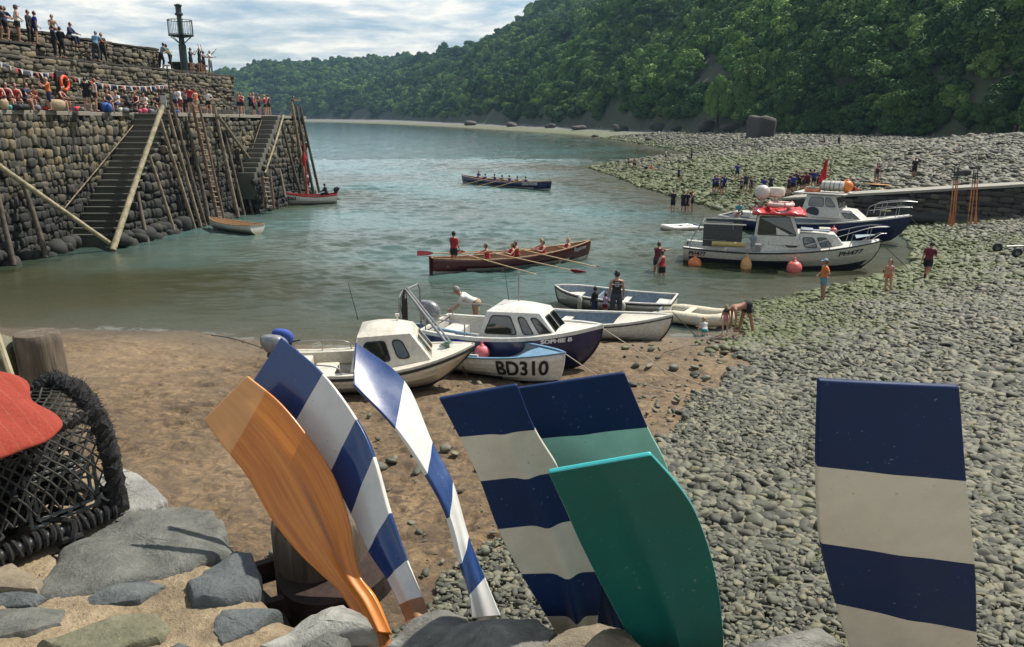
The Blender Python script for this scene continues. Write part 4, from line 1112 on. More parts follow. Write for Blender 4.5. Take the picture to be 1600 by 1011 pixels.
white = paint('boat_white', (.62, .60, .54), .38, wear=.10, coat=.2); cream = paint('boat_cream', (.60, .56, .46), .36, wear=.10, coat=.25)
navy = paint('boat_navy', (.010, .016, .075), .3, wear=.15, coat=.4); antif = paint('antifoul_dark', (.016, .020, .032), .75, wear=.2)
def scum(m, c, z0, z1):
    nt = m.node_tree; b = nt.nodes['Principled BSDF']; src = b.inputs['Base Color'].links[0].from_socket
    t = nd(nt, 'ShaderNodeTexCoord'); sp_ = nd(nt, 'ShaderNodeSeparateXYZ'); nt.links.new(t.outputs['Object'], sp_.inputs[0]); mp = nd(nt, 'ShaderNodeMapping'); mp.inputs['Scale'].default_value = (6, 6, .8); nt.links.new(t.outputs['Object'], mp.inputs[0])
    n = noise(nt, 2.0, 6, .7, vec=mp.outputs[0]); zz = mth(nt, 'ADD', sp_.outputs[2], mth(nt, 'MULTIPLY', n, .35))
    f = ramp(nt, zz, [(z0, .75), (z1, 0.0)]); st = ramp(nt, n, [(.60, 0.0), (.75, .30)]); nt.links.new(mixc(nt, mth(nt, 'MAXIMUM', f, st), src, c), b.inputs['Base Color'])
scum(white, (.20, .17, .10), .30, .55); scum(cream, (.22, .18, .10), .28, .50); scum(navy, (.05, .055, .06), .25, .45)
rub = pm('rubber_black', (.018, .018, .02), .6); steel = paint('steel_rail', (.30, .30, .30), .4, metal=.6, wear=.1)
greyin = paint('grey_inside', (.22, .27, .31), .6, wear=.15); bluegun = paint('blue_gunwale', (.13, .25, .36), .5, wear=.15)
maroon = paint('gig_maroon', (.085, .010, .014), .3, wear=.15, coat=.4); varn = paint('varnished_wood', (.42, .24, .11), .4, wear=.22, scale=6, coat=.3)
silver = paint('cowling_silver', (.22, .225, .235), .35, wear=.12, metal=.3, coat=.3); black = pm('gloss_black', (.012, .012, .014), .3)
glass = glassm(); winblk = pm('rubber_black', (.018, .018, .02), .6); letter_b = pm('letter_black', (.012, .012, .014), .5); letter_w = pm('letter_white', (.7, .7, .68), .5)
rope_m = paint('rope_pale', (.42, .37, .28), .9, wear=.2, scale=30); rope_d = paint('rope_dark_fibre', (.07, .062, .05), .9, wear=.3, scale=30)

def boat(name, label, cat, P, yaw, L, zk, group=None, roll=0.0, pitch=0.0):
    e = empty(name, label, cat, (P.x, P.y, zk), yaw, group); e.rotation_euler = (roll, pitch, yaw); return e
def inv(e):
    bpy.context.view_layer.update(); return e.matrix_world.inverted()
def hull_parts(e, H, mats, bottom, sole, inmat, railmat, **k):
    H.outer(bottom=bottom).build('hull', mats, e, smooth=True)
    if sole is not None: H.inner(sole, **{x: y for x, y in k.items() if x in ('a0', 'a1')}).build('inside', inmat, e, smooth=True)
    H.rail(**{x: y for x, y in k.items() if x in ('w_', 'h')}).build('gunwale', railmat, e)
    # keel and stem piece
    pts = [H.pt(0.0, 0)] + [H.pt(i / 20, 0) for i in range(1, 20)] + [H.pt(.999, q / 12) for q in range(0, 13)]
    MB().tube([p + Vector((.0, 0, -.01)) for p in pts], .028, 6).build('keel', mats[0] if k.get('stemlight') else mats[-1], e)

# ---- A: cream cabin boat nearest, left
P, yaw, L, zA = strand(448, 568, 741, 545, .66, .88)
e = boat('cabin_boat', 'cream fishing boat with a domed cabin, leftmost of the boats on the sand', 'boat', P, yaw, L, zA, 'boats on the sand', pitch=-.02)
HA = Hull(L, 2.0, .66, .62, .88, stern=.86, rake=.95, bp=2.3, keel_up=.20, npl=6, saw=.013, curve_stem=1.4)
hull_parts(e, HA, [cream, antif], .17, .18, cream, cream)
HA.rail(w_=.03, h=.05, drop=.07, off=.035).build('rubbing_strake', rub, e)
HA.deck(.52, .99, .02, .06).build('foredeck', cream, e, smooth=True)
mb = MB()
for sd_ in (1, -1):
    V = []
    for i in range(13):
        a = i / 12 * .54; p = HA.pt(a, 1, sd_); V += [(p.x, p.y, p.z + .03), (p.x, p.y - sd_ * .2, p.z + .03), (p.x, p.y - sd_ * .2, p.z - .25)]
    mb.add(V, [(3 * i + j, 3 * i + 3 + j, 3 * i + 4 + j, 3 * i + 1 + j) for i in range(12) for j in (0, 1)])
mb.build('side_deck', cream, e)
def cabin(e, xs, ys, z0, z1, mat, name='cabin', roofm=None, top_in=.86, crown=.06):
    """xs: bottom-aft, bottom-fore, top-aft, top-fore ; ys: half width bottom aft/fore, top aft/fore. Returns faces (bl,br,tr,tl)"""
    xa, xf, ta, tf = xs; ya, yf, tya, tyf = ys
    b = [Vector((xa, ya, z0)), Vector((xf, yf, z0)), Vector((xf, -yf, z0)), Vector((xa, -ya, z0))]
    t = [Vector((ta, tya, z1)), Vector((tf, tyf, z1)), Vector((tf, -tyf, z1)), Vector((ta, -tya, z1))]
    mb = MB(); mb.add(b + t, [(0, 1, 5, 4), (1, 2, 6, 5), (2, 3, 7, 6), (3, 0, 4, 7)])
    # crowned roof
    n = 6; V = []
    for i in range(n + 1):
        for j in range(n + 1):
            f, g_ = i / n, j / n; p = quadpt([t[0], t[1], t[2], t[3]], f, g_); p.z += crown * (1 - (2 * f - 1) ** 2) ** .6 * (1 - (2 * g_ - 1) ** 2) ** .6 if 0 < i < n and 0 < j < n else 0; V.append(p)
    mb.add(V, [(i * (n + 1) + j, (i + 1) * (n + 1) + j, (i + 1) * (n + 1) + j + 1, i * (n + 1) + j + 1) for i in range(n) for j in range(n)])
    mb.build(name, mat, e, smooth=True, bevel=.035)
    return {'stbd': (b[3], b[2], t[2], t[3]), 'port': (b[1], b[0], t[0], t[1]), 'front': (b[2], b[1], t[1], t[2]), 'aft': (b[0], b[3], t[3], t[0])}
f = cabin(e, (L * .36, L * .80, L * .40, L * .68), (.82, .58, .64, .48), .66, 1.34, cream, crown=.16)
window(e, f['stbd'], .06, .22, .50, .86, winblk, glass, poly=[(0, 0), (1, 0), (.96, 1), (.2, 1)])
window(e, f['stbd'], .58, .26, .76, .86, winblk, glass, r=.4)
window(e, f['port'], .50, .22, .94, .86, winblk, glass); window(e, f['port'], .24, .26, .42, .86, winblk, glass, r=.4)
window(e, f['front'], .08, .16, .47, .84, cream, glass); window(e, f['front'], .53, .16, .92, .84, cream, glass)
window(e, f['aft'], .08, .2, .44, .85, winblk, glass)
HA2 = [(L * .82, 0, 1.08), (L * .9, .06, 1.10)]
mb = MB().box((L * .86, 0, .86), (.10, .14, .05))
for k in range(7): mb.torus((L * .84 + .02 * k, .04 * (k % 3), 0.90 + .012 * k), .09 - .006 * k, .012, 14, 5)
mb.build('rope_coil', pm('rope_green', (.16, .24, .2), .9), e)
for sd_ in (1, -1):
    pts = [HA.pt(.02, 1, sd_) + Vector((.0, -sd_ * .06, .03))]; pts += [pts[0] + Vector((0, 0, .2)), HA.pt(.2, 1, sd_) + Vector((0, -sd_ * .06, .26)), HA.pt(.30, 1, sd_) + Vector((0, -sd_ * .06, .2)), HA.pt(.32, 1, sd_) + Vector((0, -sd_ * .06, .03))]
    MB().tube(catmull(pts, 5), .014, 7).tube([HA.pt(.16, 1, sd_) + Vector((0, -sd_ * .06, .03)), HA.pt(.16, 1, sd_) + Vector((0, -sd_ * .06, .26))], .012, 6).build('grab_rail', steel, e, smooth=True)
MB().tube([(L * .38, .5, 1.42), (L * .34, .55, 2.25)], [.010, .004], 6).build('whip_aerial', black, e)
MB().box((L * .2, 0, .34), (.5, 1.0, .3)).box((L * .08, 0, .42), (.3, 1.3, .42)).build('seat_locker', cream, e, bevel=.03)
MB().tube([(L * .6, .1, 1.48), (L * .6, .1, 1.58)], .02, 8).box((L * .6, .1, 1.6), (.09, .05, .06)).build('navigation_light', white, e)
outboard('', None, (-.12, -.12, .76), 0, silver, black, .95, .12, parent=e)
outboard('', None, (-.08, .5, .86), 0, pm('canvas_blue', (.03, .07, .30), .8), black, .72, .1, parent=e)

# ---- B: BD310 open clinker boat with blue gunwale
P, yaw, L, zB = strand(622, 515, 882, 551, .70, .96)
e = boat('open_boat', 'white clinker boat with blue gunwale and black number BD310 on its bow', 'boat', P, yaw, L, zB, 'boats on the sand')
HB = Hull(L, 1.8, .68, .64, .94, stern=.8, rake=.28, bp=2.2, npl=8, saw=.014, keel_up=.08)
hull_parts(e, HB, [white, antif], .24, .18, greyin, bluegun, h=.035, w_=.07, stemlight=True)
HB.thwart(.12, .42, .5).build('seat', bluegun, e); HB.thwart(.42, .38).build('seat', white, e); HB.thwart(.68, .42).build('seat', white, e)
HB.deck(.80, .985, -.01, .03).build('foredeck', bluegun, e, smooth=True)
mb = MB()
for sd_ in (1, -1): mb.tube([HB.pt(.35 + .04 * k, 1, sd_) + Vector((0, -sd_ * .08, .05)) for k in range(8)], .035, 7)
mb.build('pipe_guard', white, e)
def side_text(H, txt, size, a0, z0, side, e, mat, sx=1, bold=0, name='lettering', tilt=0.0):
    """text written on the outside of the hull starting at fraction a0 ; reads left to right seen from outside"""
    def fm(x, y):
        a = a0 + (x if side < 0 else -x) / H.L; z = z0 + y + (H.sheer(a) - H.sheer(a0)) * tilt; return H.pt(a, H.qz(a, z), side, .017 + H.saw)
    return textmesh(txt, size, e, mat, fm, sx=sx, bold=bold)
side_text(HB, 'BD310', .50, .725, .36, -1, e, letter_b, sx=.80, bold=.014, tilt=.5)
# goalpost gantry with a bundle of rope
mb = MB(); g0 = [(L * .06, .55, .7), (L * .06, .55, 1.72), (L * .07, .42, 1.86), (L * .12, -.45, 1.86), (L * .13, -.6, 1.74), (L * .13, -.62, .7)]
mb.tube(g0, .025, 8)
mb.tube([(L * .12, -.3, 1.86), (L * .50, -.70, .62)], .032, 8).tube([(L * .11, -.2, 1.9), (L * .52, -.62, .60)], .022, 8)
mb.build('gantry', steel, e, smooth=True)
mb = MB()
for k in range(12):
    r_ = random.random; y0 = -.45 + .12 * r_(); x0 = L * .125 + .1 * (r_() - .5)
    mb.tube(catmull([(x0, y0, 1.9), (x0 + .08 * r_(), y0 - .07 * r_(), 1.6), (x0 - .05 * r_(), y0 + .05, 1.25 - .3 * r_()), (x0 + .05, y0 - .05, 1.7)], 4), .010, 5)
mb.build('rope_bundle', rope_d, e)
def bucket(label, loc, mat, s=1.0, parent=None):
    b_ = empty('bucket', label, 'bucket', loc); b_.scale = (s, s, s)
    MB().lathe([(.10, 0), (.14, .26), (.15, .27), (.145, .28), (.13, .26), (.095, .02)], 18).build('pail', mat, b_, smooth=True)
    MB().torus((0, 0, .26), .145, .006, 20, 5, rot=Matrix.Rotation(.9, 3, 'X')).build('handle', steel, b_); return b_
bpy.context.view_layer.update()
bucket('royal blue bucket inside the white boat numbered BD310', e.matrix_world @ Vector((L * .36, .25, .42)), pm('bucket_blue', (.02, .03, .50), .5))

# ---- C: navy cabin boat SOPHIE B
P, yaw, L, zC = strand(680, 506, 941, 512, .90, 1.20)
e = boat('cabin_boat', 'navy hulled boat with white wheelhouse and the name SOPHIE B on its bow', 'boat', P, yaw, L, zC, 'boats on the sand')
HC = Hull(L, 2.1, .88, .90, 1.20, stern=.84, rake=.75, bp=2.2, keel_up=.22, npl=5, saw=.0)
hull_parts(e, HC, [navy, antif], .06, .28, white, white, h=.09, w_=.09)
HC.deck(.50, .99, .04, .05).build('foredeck', white, e, smooth=True)
f = cabin(e, (L * .34, L * .80, L * .38, L * .68), (.82, .52, .68, .46), .90, 1.54, white, crown=.12)
window(e, f['stbd'], .06, .16, .50, .88, winblk, glass, poly=[(0, 0), (1, 0), (.88, 1), (.12, 1)])
window(e, f['stbd'], .55, .18, .72, .86, winblk, glass, r=.3, poly=[(.1, 0), (1, 0), (.75, 1), (0, 1)])
window(e, f['stbd'], .76, .2, .97, .84, winblk, glass, r=.2, poly=[(.1, 0), (1, 0), (.6, 1), (0, 1)])
window(e, f['port'], .50, .16, .94, .88, winblk, glass); window(e, f['front'], .08, .16, .47, .86, winblk, glass); window(e, f['front'], .53, .16, .92, .86, winblk, glass)
side_text(HC, 'SOPHIE B', .135, .71, .90, -1, e, letter_w, sx=1.25, bold=.006, tilt=.6)
mb = MB()
for sd_ in (1, -1):
    p = [HC.pt(.03, 1, sd_) + Vector((0, -sd_ * .05, .08)), HC.pt(.03, 1, sd_) + Vector((0, -sd_ * .05, .4)), HC.pt(.24, 1, sd_) + Vector((0, -sd_ * .05, .42)), HC.pt(.28, 1, sd_) + Vector((0, -sd_ * .05, .38)), HC.pt(.28, 1, sd_) + Vector((0, -sd_ * .05, .08))]
    mb.tube(p, .018, 7)
mb.build('grab_rail', steel, e, smooth=True)
MB().tube([(L * .50, .25, 1.5), (L * .50, .25, 2.3)], [.022, .016], 8).box((L * .5, .25, 2.33), (.06, .06, .1)).build('mast_light', steel, e)
MB().tube([(L * .44, .3, 1.5), (L * .40, .32, 2.7)], [.009, .004], 6).build('whip_aerial', black, e)
MB().box((L * .1, 0, .55), (.5, 1.4, .45)).box((L * .24, -.3, .52), (.3, .35, .35)).build('seat_locker', white, e, bevel=.03)
outboard('', None, (-.10, .0, .92), 0, silver, white, 1.0, .05, parent=e)
bpy.context.view_layer.update(); MW = e.matrix_world
pk = pm('buoy_pink', (.68, .16, .17), .45)
w0 = MW @ (HC.pt(.40, 1, -1) + Vector((0, -.14, -.24))); fo_ = fender('small pink ball fender hanging on the navy side of the boat named SOPHIE B', w0, 'ball', pk, 'ball fenders', top=MW @ HC.pt(.40, 1, -1)); fo_.scale = (.62, .62, .62)

# ---- D: white clinker boat behind
P, yaw, L, zD = strand(812, 488, 1051, 492, .66, 1.02)
e = boat('open_boat', 'white clinker boat with pale foredeck, rightmost of the boats on the sand', 'boat', P, yaw, L, zD, 'boats on the sand')
HD = Hull(L, 1.95, .66, .66, 1.02, stern=.8, rake=.55, bp=2.1, npl=9, saw=.014, keel_up=.15)
hull_parts(e, HD, [white, antif], .12, .22, greyin, white, h=.06, w_=.10)
HD.rail(w_=.03, h=.03, drop=.05, off=.03).build('rubbing_strake', rub, e)
HD.deck(.66, .99, -.0, .05).build('foredeck', cream, e, smooth=True); HD.thwart(.3, .48, .3).build('seat', white, e); HD.thwart(.1, .48, .4).build('seat', white, e)

# ---- E: grey white tender afloat
P, yaw, L = place2(1053, 466, .56, 868, 447, .66)
e = boat('rowing_boat', 'grey-white blunt dinghy afloat behind the man in the dark vest', 'boat', P, yaw, L, -.14, 'small boats afloat')
HE = Hull(L, 1.95, .66, .62, .82, stern=.88, rake=.25, bp=3.6, npl=5, saw=.006, keel_up=.2)
hull_parts(e, HE, [white, antif], .04, .18, greyin, white, h=.04, w_=.08); HE.rail(w_=.03, h=.045, drop=.06, off=.03).build('rubbing_strake', rub, e)
HE.thwart(.08, .46, .55).build('seat', white, e); HE.thwart(.4, .42).build('seat', white, e); HE.thwart(.85, .5, .7).build('seat', white, e)
MB().box((L * .62, 0, .36), (.05, 1.7, .42)).build('bulkhead', greyin, e)
bpy.context.view_layer.update(); MW = e.matrix_world
sgn = 1
for (a, lb) in ((.36, 'white sausage fender right of the man in the dark vest'), (.72, 'white sausage fender near the blunt bow of the grey-white dinghy')):
    w0 = MW @ (HE.pt(a, 1, 1) + Vector((0, .12, -.30))); fender(lb, w0, 'sausage', white, 'white sausage fenders on the dinghy', top=MW @ HE.pt(a, 1, 1))
# ---- F: inflatable
def inflatable(label, P, yaw, L, W, mat, z=0.0):
    e = empty('inflatable_dinghy', label, 'dinghy', (P.x, P.y, z), yaw, 'small boats afloat'); r = .20 * W / 1.4
    pts = [(-.1, W / 2 - r, r), (L * .5, W / 2 - r, r), (L * .72, W / 2 - r * 1.1, r), (L * .9, W / 4, r * 1.3), (L * .97, 0, r * 1.5)]
    pts = pts + [(p[0], -p[1], p[2]) for p in reversed(pts[:-1])]
    pp = catmull(pts, 6); n = len(pp); rs = [r * min(1, .35 + min(i, n - 1 - i) * .25) for i in range(n)]
    MB().tube(pp, rs, 14).build('tube', mat, e, smooth=True)
    MB().box((L * .36, 0, r * .6), (L * .75, W - 2.2 * r, .05)).build('floor', greyin, e)
    MB().box((L * .04, 0, r * 1.1), (.06, W - 2 * r, r * 1.8)).build('transom', greyin, e, bevel=.01); MB().box((L * .42, 0, r * 1.7), (.22, W - 1.6 * r, .05)).build('seat', mat, e, bevel=.01)
    MB().torus((L * .97, 0, r * 1.6), .06, .012, 12, 5).build('tow_ring', steel, e); return e
creamrub = paint('inflatable_cream', (.62, .56, .42), .55, wear=.12)
a, b = PZ(1052, 486, .25), PZ(1128, 496, .25); inflatable('cream inflatable dinghy at the water edge beside the crouching child', a + Vector((-.4, .1, 0)), math.atan2((b - a).y, (b - a).x), (b - a).length + .75, 1.5, creamrub, .02)
a, b = PZ(1092, 352, .25), PZ(1044, 354, .25); inflatable('low white inflatable dinghy tied at the stern of the red topped boat', a, math.atan2((b - a).y, (b - a).x), (b - a).length + .4, 1.3, white, -.05)

# ---- G: PH477
P, yaw, L = place2(1071, 382, .70, 1377, 378, 1.25)
e = boat('motor_cruiser', 'large white cruiser PH477 with a red kayak-topped wheelhouse roof, afloat', 'boat', P, yaw, L, -.35, 'larger boats afloat')
HG = Hull(L, 2.9, 1.05, 1.0, 1.62, stern=.84, rake=1.2, bp=2.3, npl=4, saw=.0, keel_up=.35)
hull_parts(e, HG, [paint('cruiser_white', (.52, .50, .43), .35, wear=.12, coat=.3), antif], .55, .50, greyin, rub, h=.06, w_=.10)
HG.deck(.46, .99, .05, .10).build('foredeck', paint('deck_white', (.55, .53, .47), .5), e, smooth=True)
mb = MB()
for sd_ in (1, -1):
    V = []
    for i in range(13):
        a = i / 12 * .5; p = HG.pt(a, 1, sd_); V += [(p.x, p.y, p.z + .07), (p.x, p.y - sd_ * .3, p.z + .07), (p.x, p.y - sd_ * .3, p.z - .3)]
    mb.add(V, [(3 * i + j, 3 * i + 3 + j, 3 * i + 4 + j, 3 * i + 1 + j) for i in range(12) for j in (0, 1)])
mb.build('side_deck', white, e)
f = cabin(e, (L * .40, L * .86, L * .43, L * .77), (1.06, .50, .96, .48), 1.0, 1.92, white, crown=.10)
for (u0, u1) in ((.28, .42), (.50, .66), (.70, .84)): window(e, f['stbd'], u0, .30, u1, .84, winblk, glass, r=.25, proud=.035); window(e, f['port'], 1 - u1, .30, 1 - u0, .84, winblk, glass, r=.25, proud=.035)
textmesh('HOOKER', .15, e, letter_b, lambda x, y: quadpt([Vector(q) for q in f['stbd']], .055 + x / (L * .44), .45 + y / .6 + .55 * x * (0.9 - x)) + Vector((0, -.014, 0)), bold=.002)
mb = MB()
for (x0, x1, y0, y1) in ((.60, .66, -.34, .16), (.60, .74, -.80, -.42)): mb.add([(L * x0, y0, 2.13), (L * x1, y0 * .85, 2.105), (L * x1, y1 * .85, 2.105), (L * x0, y1, 2.13), (L * x0, y0, 2.09), (L * x1, y0 * .85, 2.065), (L * x1, y1 * .85, 2.065), (L * x0, y1, 2.09)], [(0, 1, 2, 3), (7, 6, 5, 4), (0, 4, 5, 1), (1, 5, 6, 2), (2, 6, 7, 3), (3, 7, 4, 0)])
mb.build('skylight', greyin, e)
MB().box((L * .72, .1, 2.11), (.5, .5, .06)).build('hatch', white, e, bevel=.02)
f2 = cabin(e, (L * .36, L * .60, L * .375, L * .555), (1.0, .98, .92, .86), 1.4, 2.80, white, name='wheelhouse', crown=.05)
window(e, f2['stbd'], .06, .30, .96, .94, winblk, glass, r=.1, poly=[(0, 0), (1, 0), (.9, 1), (0, 1)]); window(e, f2['front'], .04, .16, .48, .92, winblk, glass); window(e, f2['front'], .52, .16, .96, .92, winblk, glass); window(e, f2['port'], .06, .12, .88, .88, winblk, glass); window(e, f2['aft'], .1, .1, .9, .9, winblk, glass)
redp = paint('roof_red', (.50, .022, .022), .35, wear=.12, coat=.4)
V = []; n = 10
for i in range(n + 1):
    for j in range(n + 1):
        x = L * lerp(.345, .615, i / n); y = lerp(-1.12, 1.12, j / n); V.append((x, y, 2.88 + .12 * math.sin(i * 1.9) * math.sin(j * 1.25) + .12 * (1 - (2 * j / n - 1) ** 2) - .05 * (i in (0, n)) ))
mb = MB().add(V, [(i * (n + 1) + j, (i + 1) * (n + 1) + j, (i + 1) * (n + 1) + j + 1, i * (n + 1) + j + 1) for i in range(n) for j in range(n)])
o = mb.build('roof', redp, e, smooth=True); md = o.modifiers.new('thick', 'SOLIDIFY'); md.thickness = .1
# aft panels, their dark colour standing in for the shaded cockpit opening
mb = MB()
for sd_ in (1, -1): mb.prism([(L * .10, sd_ * 1.12), (L * .30, sd_ * 1.06), (L * .30, sd_ * 1.00), (L * .10, sd_ * 1.06)], 1.2, 2.25)
mb.build('cockpit_shade_panel', pm('wheelhouse_dark', (.05, .055, .06), .4), e)
MB().box((L * .205, -1.09, 2.28), (L * .23, .07, .05)).box((L * .205, 1.09, 2.28), (L * .23, .07, .05)).build('cockpit_rail', white, e)
mb = MB()
for sd_ in (1, -1):
    mb.tube(catmull([(L * .03, sd_ * 1.15, 1.25), (L * .055, sd_ * 1.12, 1.75), (L * .09, sd_ * 1.1, 2.25), (L * .12, sd_ * 1.1, 2.36), (L * .25, sd_ * 1.08, 2.36)], 5), .022, 7)
    mb.tube([(L * .25, sd_ * 1.08, 2.36), (L * .255, sd_ * 1.08, 2.05)], .02, 6); mb.tube([(L * .03, sd_ * 1.18, 1.55), (L * .22, sd_ * 1.2, 1.5), (L * .24, sd_ * 1.2, 1.28)], .016, 6)
mb.tube([(L * .09, -1.1, 2.25), (L * .09, 1.1, 2.25)], .02, 6)
mb.build('stern_rail', steel, e, smooth=True)
mb = MB()
for sd_ in (1, -1):
    mb.tube(catmull([(L * .62, sd_ * 1.22, 1.42), (L * .78, sd_ * .92, 1.88), (L * .93, sd_ * .5, 2.28), (L * 1.01, sd_ * .2, 2.32), (L * 1.03, 0, 2.3)], 6), .022, 7)
    for a in (.74, .84, .93):
        p = HG.pt(a, 1, sd_); mb.tube([(p.x, p.y * .93, p.z), (L * a + .1, p.y * .95 + .02, lerp(1.42, 2.3, min(1, (a - .62) / .32)))], .016, 6)
    mb.tube([HG.pt(.9, 1, sd_), Vector((L * .99, sd_ * .2, 2.0)), Vector((L * 1.02, 0, 2.0))], .016, 6)
mb.build('bow_rail', steel, e, smooth=True)
mb = MB(); V = [HG.pt(a, 1, s_, -.15) + Vector((0, 0, .13 + .04 * (1 if abs(s_) else 0))) for s_ in (1,) for a in (.86, .97)]
MB().add([Vector((L * .87, -.75 * .75, 1.80)), Vector((L * .965, -.12, 1.93)), Vector((L * .965, .12, 1.93)), Vector((L * .87, .75 * .75, 1.80)), Vector((L * .87, 0, 1.88))], [(0, 1, 2, 4), (4, 2, 3)]).build('deck_pad', greyin, e)
MB().box((L * .17, -.75, 1.15), (.9, .5, .5)).box((L * .31, -1.0, 1.3), (.7, .12, .35)).build('engine_box', white, e, bevel=.04)
side_text(HG, 'PH477', .29, .795, .98, -1, e, letter_b, sx=1.35, bold=.007, tilt=.8)
side_text(HG, 'PH477', .27, .03, .76, -1, e, letter_b, sx=1.1, bold=.007)
MB().lathe([(.12, -.75), (.12, .75)], 12, c=(L * .235, -1.38, 1.38), axis='X').build('rolled_tarp', paint('yellow_roll', (.52, .40, .14), .7), e, smooth=True)
MB().lathe([(.08, 0), (.10, .1), (.10, .45), (.06, .5)], 12, c=(L * .36, -1.25, 1.3)).lathe([(.05, 0), (.16, .05), (.16, .2), (.05, .25)], 12, c=(L * .36, -1.25, 1.55)).build('pot_hauler', greyin, e, smooth=True)
bpy.context.view_layer.update(); MW = e.matrix_world
og = pm('buoy_orange', (.72, .22, .07), .45); pk2 = pm('buoy_salmon', (.72, .16, .14), .45)
for (a, mt, lb, sc, sh) in ((.07, og, 'round orange fender at the stern of cruiser PH477', 1.05, 'ball'), (.575, pk2, 'big pink-red round fender amidships on cruiser PH477', 1.15, 'ball')):
    w0 = MW @ (HG.pt(a, 1, -1) + Vector((0, -.32, -.62))); o = fender(lb, w0, sh, mt, 'ball fenders', top=MW @ HG.pt(a, 1, -1)); o.scale = (sc,) * 3
w0 = MW @ (HG.pt(.335, 1, -1) + Vector((0, -.3, -.5))); o = fender('long faded orange fender amidships on cruiser PH477', w0, 'ball', pm('buoy_faded', (.66, .36, .14), .5), 'ball fenders', top=MW @ HG.pt(.335, 1, -1)); o.scale = (.85, .85, 1.35)
c_ = MW @ Vector((L * .485, -.15, 3.20)); e2 = empty('lifebuoy', 'pale pink ring lifebuoy lying on the red wheelhouse roof', 'lifebuoy', c_)
MB().torus((0, 0, 0), .52, .13, 28, 10, z=.8).build('ring', pm('ring_pink', (.62, .42, .37), .5), e2, smooth=True)
for k in range(4):
    a = k * math.pi / 2; MB().torus((.52 * math.cos(a), .52 * math.sin(a), 0), .14, .014, 12, 5, rot=Matrix.Rotation(a, 3, 'Z') @ Matrix.Rotation(math.pi / 2, 3, 'X')).build('band', redp, e2)
c_ = MW @ Vector((L * .39, .5, 3.0)); MBo = MB().lathe([(.08, 0), (.08, .35), (.1, .38)], 12)
e2 = empty('radar_dome', 'white radar ball on the aft roof of cruiser PH477', 'radar', c_); MBo.build('stem', white, e2); MB().ball((0, 0, .68), .36, 18).build('dome', pm('dome_white', (.55, .52, .47), .4), e2, smooth=True)
c_ = MW @ Vector((L * .46, .8, 2.98)); e2 = empty('radar_drum', 'cream drum shaped radar beside the white radar ball', 'radar', c_); MB().lathe([(.1, 0), (.1, .5)], 12).build('stem', white, e2); MB().lathe([(.32, .5), (.42, .56), (.43, .8), (.36, .92), (.05, .95)], 20).build('drum', cream, e2, smooth=True)

# ---- H: second cabin boat, navy hull
P, yaw, L = place2(1134, 334, .85, 1424, 338, 1.5)
e = boat('cabin_boat', 'navy hulled boat with white pilothouse, moored in front of the slipway', 'boat', P, yaw, L, -.3, 'larger boats afloat')
HH = Hull(L, 2.9, 1.12, 1.05, 1.8, stern=.82, rake=1.5, bp=2.2, npl=4, saw=.0, keel_up=.4)
hull_parts(e, HH, [navy, antif], .35, .6, greyin, white, h=.07, w_=.12)
HH.deck(.62, .99, .05, .08).build('foredeck', white, e, smooth=True)
f = cabin(e, (L * .50, L * .79, L * .52, L * .72), (1.05, .66, .98, .60), 1.35, 1.95, white, name='trunk_cabin', crown=.08)
f2 = cabin(e, (L * .46, L * .675, L * .485, L * .635), (1.04, .98, .90, .84), 1.5, 2.75, white, name='pilothouse', crown=.05)
window(e, f['stbd'], .70, .25, .84, .78, winblk, glass, proud=.03); window(e, f['stbd'], .86, .25, .96, .75, winblk, glass, proud=.03)
window(e, f2['stbd'], .14, .48, .60, .92, winblk, glass, r=.25); window(e, f2['stbd'], .64, .48, .95, .92, winblk, glass, r=.25, poly=[(0, 0), (1, 0), (.6, 1), (0, 1)])
window(e, f2['port'], .2, .48, .9, .92, winblk, glass); window(e, f2['front'], .05, .45, .48, .92, winblk, glass); window(e, f2['front'], .52, .45, .95, .92, winblk, glass); window(e, f2['aft'], .1, .1, .45, .9, winblk, glass)
MB().box((L * .55, 0, 2.84), (L * .27, 2.15, .09)).build('roof', white, e, bevel=.04)
cq = quadpt([Vector(q) for q in f2['stbd']], .30, .22); MB().lathe([(.30, 0), (.30, .015), (.02, .02)], 24, axis='Y').build('round_badge', navy, e, smooth=False).matrix_local = Matrix.Translation(cq + Vector((0, .0, 0))) @ Matrix.Rotation(math.pi, 4, 'Z') @ Matrix.Scale(1.25, 4, (1, 0, 0))
mb = MB()
for sd_ in (1, -1):
    mb.tube(catmull([(L * .80, sd_ * .85, 1.75), (L * .82, sd_ * .8, 2.35), (L * .95, sd_ * .42, 2.62), (L * 1.02, 0, 2.6)], 6), .024, 7); mb.tube([(L * .81, sd_ * .82, 2.05), (L * .95, sd_ * .4, 2.3), (L * 1.0, 0, 2.3)], .018, 6)
    for a in (.86, .93): p = HH.pt(a, 1, sd_); mb.tube([(p.x, p.y * .9, p.z), (L * a + .08, p.y * .85, 2.45)], .018, 6)
mb.build('bow_rail', steel, e, smooth=True)
MB().box((L * .25, -.5, 1.25), (1.6, .8, .35)).box((L * .1, .5, 1.2), (1.2, 1.0, .3)).build('deck_box', white, e, bevel=.04)
mb = MB()
for k in range(6): mb.torus((L * .86 + .05 * k, .1 * (k % 3), 2.0), .14, .03, 14, 5)
mb.build('rope_coil', pm('rope_olive', (.16, .17, .07), .9), e)
MB().tube([(L * .56, .5, 2.88), (L * .56, .5, 4.6)], [.05, .03], 8).build('mast', m_wood, e)
bpy.context.view_layer.update(); MW = e.matrix_world; HMW = MW; HL = L
